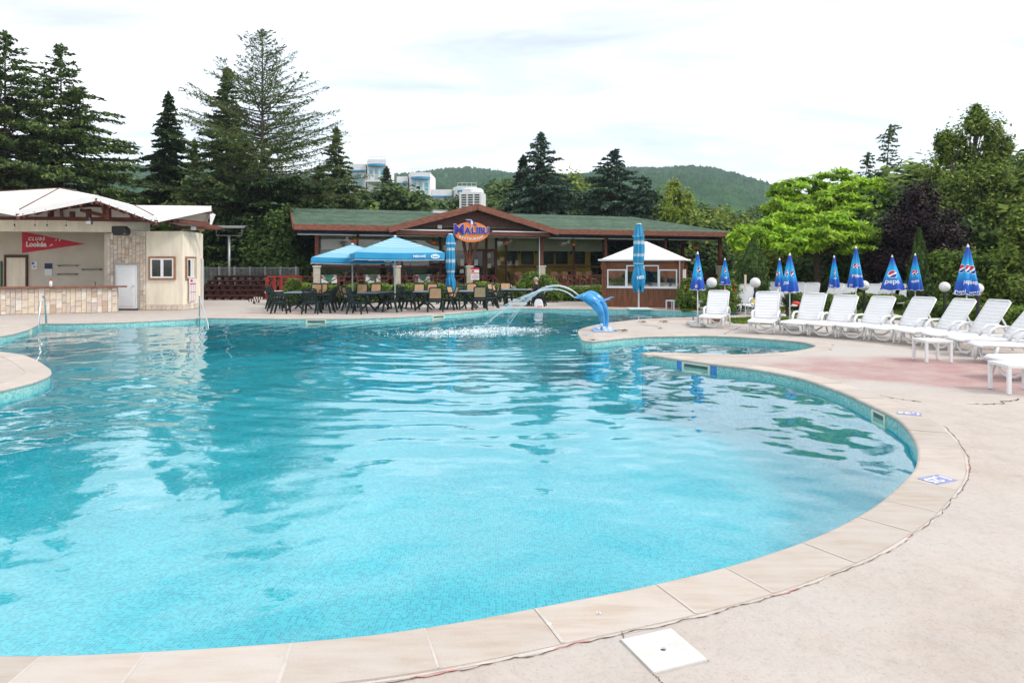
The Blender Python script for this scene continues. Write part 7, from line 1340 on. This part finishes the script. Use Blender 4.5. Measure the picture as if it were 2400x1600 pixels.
# ---- clipped hedges
def hedge(name, p0, p1, wid, h, n_, mat, label, seed, lump=.05, leaf=.055):
    g = np.random.default_rng(seed); a = np.array([*p0, 0.]); b = np.array([*p1, 0.]); d = b - a; Ln = np.linalg.norm(d); d /= Ln; nn = np.array([-d[1], d[0], 0]); u = g.random(n_) * Ln
    th = g.uniform(0, PI, n_); top = h * (1 + lump * np.sin(u * 2.3 + seed) + lump * .7 * np.sin(u * 5.1)); cx_ = np.cos(th); sx = np.sin(th); e = .45; v = np.sign(cx_) * np.abs(cx_) ** e * wid / 2 * g.uniform(.75, 1.05, n_); zz_ = np.abs(sx) ** e * top * g.uniform(.8, 1.05, n_)
    zz_ = np.where(g.random(n_) < .4, g.random(n_) * top * .95, zz_); v = np.where(zz_ < top * .75, np.sign(v + 1e-6) * wid / 2 * g.uniform(.8, 1.05, n_), v)
    P = a + d * u[:, None] + nn * v[:, None] + np.array([0, 0, 1]) * np.maximum(.03, zz_)[:, None]; N = nn * np.sign(v)[:, None] * .6 + np.array([0, 0, .7]) + g.normal(0, .5, (n_, 3)); D = np.cross(g.normal(0, 1, (n_, 3)), N); s = leaf * g.uniform(.7, 1.4, n_)
    t = thing(name, label, 'hedge'); c = (np.array(p0) + np.array(p1)) / 2; obj('foliage', leaves('foliage', P, D, N, s, s * .6, mat), t); mb = MB()
    for i in range(max(2, int(Ln / .5))): q = a + d * (i + .5) * Ln / max(2, int(Ln / .5)); mb.tube([(q[0], q[1], 0), (q[0], q[1], h * .5), (q[0] + .1 * d[0], q[1] + .1 * d[1], h * .85)], [.025, .02, .008], 5)
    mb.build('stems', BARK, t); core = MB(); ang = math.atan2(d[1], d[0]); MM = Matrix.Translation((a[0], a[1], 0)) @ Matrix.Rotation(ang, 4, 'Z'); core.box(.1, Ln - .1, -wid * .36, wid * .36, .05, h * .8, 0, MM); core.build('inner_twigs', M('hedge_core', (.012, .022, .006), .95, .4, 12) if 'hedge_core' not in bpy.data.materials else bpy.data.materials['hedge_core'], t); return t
def W2(px, Y): return ((px - CX) * Y / F, Y)
hedge('hedge', W2(690, 32.3), W2(1172, 34.5), 1.1, .86, 20000, LEAFH, 'long green hedge in front of the restaurant terrace', 50); hedge('hedge', W2(1275, 34.8), W2(1425, 33.5), 1.0, .72, 7000, LEAFH, 'green hedge right of the restaurant steps', 51)
hedge('hedge', W2(1860, 26.5), W2(2110, 27), 1.0, .62, 9000, LEAFH, 'clipped low hedge behind the rear loungers', 52); hedge('hedge', W2(2150, 24.5), W2(2470, 19.0), 1.1, .52, 11000, LEAFH, 'clipped low hedge behind the right loungers', 53); hedge('hedge', W2(2150, 28.5), W2(2420, 25), 1.0, .62, 8000, LEAFM, 'rear clipped hedge under the laurel bush', 54); hedge('hedge', W2(1690, 30), W2(1860, 29.5), .9, .55, 6000, LEAFH, 'low hedge behind the rose bed', 55)
shr = broadleaf(1.4, [(0, 0, .6, .55, .5, .5), (.4, .1, .5, .4, .4, .4), (-.4, 0, .45, .4, .4, .4), (.1, 0, .95, .35, .35, .35)], 60, LEAFH, 1400, .055, .2, .03)
for px, Y, s, lb in ((1240, 33.8, 1.1, 'leafy shrub at the foot of the stair post'), (1285, 33.2, 1.0, 'leafy shrub right behind the seated man'), (690, 30.8, .9, 'small leafy shrub at the left hedge end'), (1445, 32, .9, 'leafy shrub half hidden by the hut')): plant('shrub', shr, px, Y, lb, 'bush', 'shrubs by the terrace', random.uniform(0, 6), s, 0)
# ---- rose bed, yucca, grass, weeds
def flowers(t, n_, rad, z0, z1, mat, seed, size=.045, name='blossom', y0=0):
    g = random.Random(seed)
    for i in range(n_):
        a = g.uniform(0, 2 * PI); r_ = rad * math.sqrt(g.random()); mb = MB(); c = (r_ * math.cos(a), y0 + r_ * math.sin(a), g.uniform(z0, z1)); mb.ball(c, size * g.uniform(.7, 1.3), 7, 5, (1, 1, .8)); mb.build(name, mat, t, True)
ROSE = M('red_rose', (.42, .02, .02), .6, .2, 9); PINK = M('pink_petunia', (.5, .06, .18), .6, .2, 9); PURP = M('purple_petunia', (.2, .06, .35), .6, .2, 9); ORGF = M('orange_geranium', (.6, .09, .03), .6, .2, 9)
for px, Y, s, lb, sd in ((1615, 27.5, .95, 'red rose bush beside the wooden hut', 1), (1690, 25.5, .95, 'red rose bush behind the first lounger', 2), (1716, 26.5, .9, 'red rose bush left of the thin white pole', 3)):
    t = plant('rose_bush', shr, px, Y, lb, 'bush', 'red rose bushes', sd, s, 0); flowers(t, 11, .7, .45, 1.15, ROSE, sd, .055)
def yucca():
    g = np.random.default_rng(61); n_ = 110; az = g.uniform(0, 2 * PI, n_); el = g.uniform(.05, 1.35, n_); d = np.stack([np.cos(az) * np.cos(el), np.sin(az) * np.cos(el), np.sin(el)], 1); Ln = g.uniform(.35, .55, n_); V = []; Q = []
    for i in range(n_):
        s = np.cross(d[i], [0, 0, 1]); s /= np.linalg.norm(s); b = np.array([0, 0, .28]) + d[i] * .05; o = len(V); m = b + d[i] * Ln[i] * .5; e = b + d[i] * Ln[i] - np.array([0, 0, .06]); V += [b - s * .012, b + s * .012, m + s * .020, m - s * .020, e + s * .002, e - s * .002]; Q += [(o, o + 1, o + 2, o + 3), (o + 3, o + 2, o + 4, o + 5)]
    return npmesh('leaf_rosette', np.array(V), np.array(Q), leafmat('yucca_leaves', (.02, .05, .02), (.06, .11, .05), .15, .4))
x, y = G(1845, 741); t = thing('yucca', 'spiky dark yucca plant among the loungers', 'plant', (x, y, 0)); t.scale = (1.15,) * 3; obj('leaf_rosette', yucca(), t); MB().tube([(0, 0, 0), (0, 0, .34)], [.06, .05], 8).build('stem', BARK, t)
def grass_patch(poly_px, n_, label, seed, h=.07, world=False):
    P2 = [Vector((*(p if world else G(*p)), 0)) for p in poly_px]; g = np.random.default_rng(seed); xs = [p.x for p in P2]; ys = [p.y for p in P2]; pts = []
    tri = geometry.tessellate_polygon([P2]); ar = np.array([abs((P2[b] - P2[a]).cross(P2[c] - P2[a]).z) for a, b, c in tri]); k = g.choice(len(tri), n_, p=ar / ar.sum()); r1 = np.sqrt(g.random(n_)); r2 = g.random(n_)
    A = np.array([[*P2[i]] for i in range(len(P2))]); T = np.array(tri); p = A[T[k, 0]] * (1 - r1)[:, None] + A[T[k, 1]] * (r1 * (1 - r2))[:, None] + A[T[k, 2]] * (r1 * r2)[:, None]; p[:, 2] = h * .5 - .01
    D = np.array([0, 0, 1]) + g.normal(0, .45, (n_, 3)); N = np.cross(D, g.normal(0, 1, (n_, 3))); me = leaves('grass', p, D, N, h * g.uniform(.5, 1, n_), np.full(n_, .012), LEAFH); tag(obj('grass', me), label, 'grass', kind='stuff')
grass_patch([(1700, 749), (1760, 745), (1900, 745), (1985, 757), (1900, 763), (1720, 758)], 9000, 'thin strip of grass between the lounger rows', 70); grass_patch([(1590, 722), (1625, 715), (1640, 727), (1600, 731)], 3000, 'grass tuft beside the wooden hut', 71); grass_patch([(9.5, 24.2), (12, 22.6), (17, 18.6), (22, 16), (28, 16), (28, 27), (10, 30)], 42000, 'lawn behind the loungers and hedges', 72, .08, True)
weed = broadleaf(.2, [(0, 0, .05, .12, .1, .05), (.1, .03, .05, .08, .08, .05)], 62, LEAFH, 160, .02, .03, .005)
for px, py, s, lb in ((1457, 777, 1.3, 'small green weed on the deck right of the dolphins'), (1440, 776, .7, 'tiny dry weed beside the dolphin base'), (1503, 756, 1.2, 'flat weed in the deck joint beyond the dolphins'), (1553, 756, 1.3, 'flat weed further right in the deck joint'), (1545, 770, .6, 'tiny weed in the crack beyond the small bay')):
    x, y = G(px, py); t = thing('weed', lb, 'weed', (x, y, -.01), 0, 'weeds in the deck joints'); t.scale = (s * .7, s * .5, s * .5); obj('stem', weed[0], t); obj('leaves', weed[1], t)
# ---- hanging flower baskets
bask = broadleaf(.5, [(0, 0, 0, .26, .26, .16), (.15, 0, -.1, .16, .16, .2)], 63, LEAFH, 260, .05, -.1, .005)
for i, (px, py, cols, lb) in enumerate(((829, 563, (PINK, PINK, ORGF), 'hanging flower basket with pink blossoms near the left post'), (1017, 565, (ORGF,), 'hanging flower basket left of the restaurant sign'), (1186, 566, (PINK, ORGF, PURP), 'hanging flower basket with pink and purple blossoms right of the sign'), (1344, 569, (ROSE,), 'hanging flower basket with red blossoms above the hut'), (1633, 577, (PINK, ROSE), 'hanging flower basket with crimson blossoms at the open terrace end'))):
    v = .2; t = thing('flower_basket', lb, 'flower basket', rw(ru(px, v), v, rz(px, py, v)), RA, 'hanging flower baskets'); MB().lathe([(0, -.2), (.1, -.18), (.15, -.04), (.14, -.04), (0, -.1)], 12).build('pot', M('terracotta', (.4, .12, .06), .7) if 'terracotta' not in bpy.data.materials else bpy.data.materials['terracotta'], t); obj('foliage', bask[1], t); g = MB()
    for a in range(3): q = a * 2.1; g.tube([(.13 * math.cos(q), .13 * math.sin(q), -.04), (0, 0, .42)], .006, 4)
    g.tube([(0, 0, .42), (0, 0, max(.45, 3.72 - t.location.z))], .006, 4); g.build('hanger', BLACK, t)
    for ci, m in enumerate(cols): flowers(t, 5, .26, -.22 if ci == 2 else -.08, .12, m, i * 7 + ci, .05)
# ================================================================ HOTEL ON THE SLOPE
HWALL = M('hotel_render', (.72, .70, .71), .8, .05, 1); HBLUE = M('hotel_blue', (.06, .27, .46), .6, .12, 2); HPANE = M('hotel_pane', (.16, .30, .34), .1, .25, .7, spec=.8); HTEAL = M('hotel_curtain', (.10, .40, .45), .5, .2, 1)
HY = 125.0
def hp(px, py): return at(px, py, HY)
def hotel(label, side_px, f0, f1, top, aw, wt, fl, base, left=None):
    """front face f0..f1 px, parapet top py, awning py, window top, balcony floor py"""
    x0, _, zt = hp(f0, top); x1 = hp(f1, top)[0]; zb = hp(f0, base)[2]; t = thing('hotel_block', label, 'building', (x0, HY, zb), 0, 'hotel blocks on the slope'); W_ = x1 - x0; H_ = zt - zb; xs = hp(side_px, top)[0] - x0
    z = lambda py: hp(f0, py)[2] - zb
    MB().box(0, W_, 0, 9, 0, H_).build('wall', HWALL, t); sw = MB(); sw.add([(0, 0, 0), (0, 0, H_), (xs, 3, H_), (xs, 3, 0)], [(0, 1, 2, 3)]); sw.add([(xs, 3, 0), (xs, 3, H_), (0, 9, H_), (0, 9, 0)], [(0, 1, 2, 3)]); sw.add([(0, 0, H_), (0, 9, H_), (xs, 3, H_)], [(0, 1, 2)]); sw.build('side_wall', HWALL, t)
    n_ = 10; q = MB()
    for k in range(n_):
        a, b = k / n_, (k + 1) / n_; d0, d1 = -.7 * math.sin(PI * a), -.7 * math.sin(PI * b); q.add([(W_ * a, d0 - .02, z(aw) + .1), (W_ * b, d1 - .02, z(aw) + .1), (W_ * b, d1 - .02, z(aw) - .35), (W_ * a, d0 - .02, z(aw) - .35), (W_ * a, -.01, z(aw) + .1), (W_ * b, -.01, z(aw) + .1)], [(0, 3, 2, 1), (0, 1, 5, 4)])
    q.build('awning', HBLUE, t); MB().box(.1, W_ - .1, -.05, -.01, z(aw) - 1.0, z(aw) - .35).build('blue_band', M('hotel_pale_blue', (.30, .46, .58), .7) if 'hotel_pale_blue' not in bpy.data.materials else bpy.data.materials['hotel_pale_blue'], t)
    zw0, zw1 = z(fl) + .1, z(wt)
    if zw1 - zw0 > .4:
        for k in range(3):
            a, b = W_ * (.05 + .31 * k), W_ * (.05 + .31 * k + .27); wn_ = MB(); 
            for e in ((a, a + .1, zw0, zw1), (b - .1, b, zw0, zw1), (a + .1, b - .1, zw1 - .1, zw1), (a + .1, b - .1, zw0, zw0 + .1)): wn_.box(e[0], e[1], -.08, -.012, e[2], e[3])
            o = wn_.build('window', WHITEPAINT, t); MB().box(a + .1, b - .1, -.04, -.011, zw0 + .1, zw1 - .1).build('pane', HTEAL if k == 2 else HPANE, o)
        bl = MB(); bl.box(-.1, W_ + .1, -1.5, 0, z(fl) - .25, z(fl)); bal = bl.build('balcony', HWALL, t)
        MB().box(-.1, W_ + .1, -1.5, -1.44, z(fl) + 1.0, z(fl) + 1.08).build('handrail', WHITEPAINT, bal)
        for k in range(19): x = -.1 + (W_ + .15) * k / 18; MB().box(x, x + .05, -1.49, -1.45, z(fl), z(fl) + 1.0).build('baluster', WHITEPAINT, bal)
        MB().box(W_ * .2, W_ * .2 + .5, -1.0, -.5, z(fl), z(fl) + .85).build('balcony_chair', WHITEP, bal)
    for k in range(5): MB().box(W_ * k / 4 - .03, W_ * k / 4 + .03, .05, .11, H_, H_ + .55).build('roof_rail_post', WHITEPAINT, t)
    MB().box(0, W_, .05, .11, H_ + .55, H_ + .62).build('roof_rail', WHITEPAINT, t)
    if left:
        l0, ltop = left; xl = hp(l0, ltop)[0] - x0; zl = z(ltop); MB().box(xl, xs - .05, 2.2, 9, 0, zl).build('recessed_wall', HWALL, t); MB().box(xl, xs - .05, 1.7, 2.19, zl - 1.5, zl - 1.2).build('awning', HBLUE, t)
        o = MB().box(xl + (xs - xl) * .25, xs - .5, 2.1, 2.19, zl - 4.2, zl - 1.8).build('window', WHITEPAINT, t); MB().box(xl + (xs - xl) * .25 + .12, xs - .62, 2.05, 2.1, zl - 4.1, zl - 1.9).build('pane', HPANE, o); MB().box(xs - .8, xs - .2, 1.6, 2.19, zl - 2.6, zl - 1.9).build('air_unit', WHITEPAINT, t)
hotel('white hotel block with blue awning, highest at the left', 852, 862, 904, 374, 386, 392, 425, 480, (810, 380)); hotel('white hotel block with blue awning and teal curtain, the middle one', 952, 963, 1008, 404, 416, 422, 456, 490, (925, 410)); hotel('white hotel roof block with blue awning, low at the right', 1058, 1072, 1116, 436, 447, 452, 475, 500, (1009, 441)); hotel('small white hotel corner peeping between the dark trees', 1196, 1200, 1236, 467, 481, 486, 489, 510)

# ================================================================ HAZE over the distance
hz = bpy.data.materials.new('thin_haze'); hz.use_nodes = True; t = hz.node_tree; t.nodes.clear(); ho = t.nodes.new('ShaderNodeOutputMaterial'); pv = t.nodes.new('ShaderNodeVolumePrincipled')
pv.inputs['Color'].default_value = (.72, .86, 1, 1); pv.inputs['Density'].default_value = .00030; pv.inputs['Anisotropy'].default_value = .2; t.links.new(pv.outputs[0], ho.inputs['Volume'])
tag(MB().box(-1400, 1400, -60, 1500, -2.5, 190).build('haze', hz), 'thin pale haze over the distant hills', 'haze', kind='stuff')
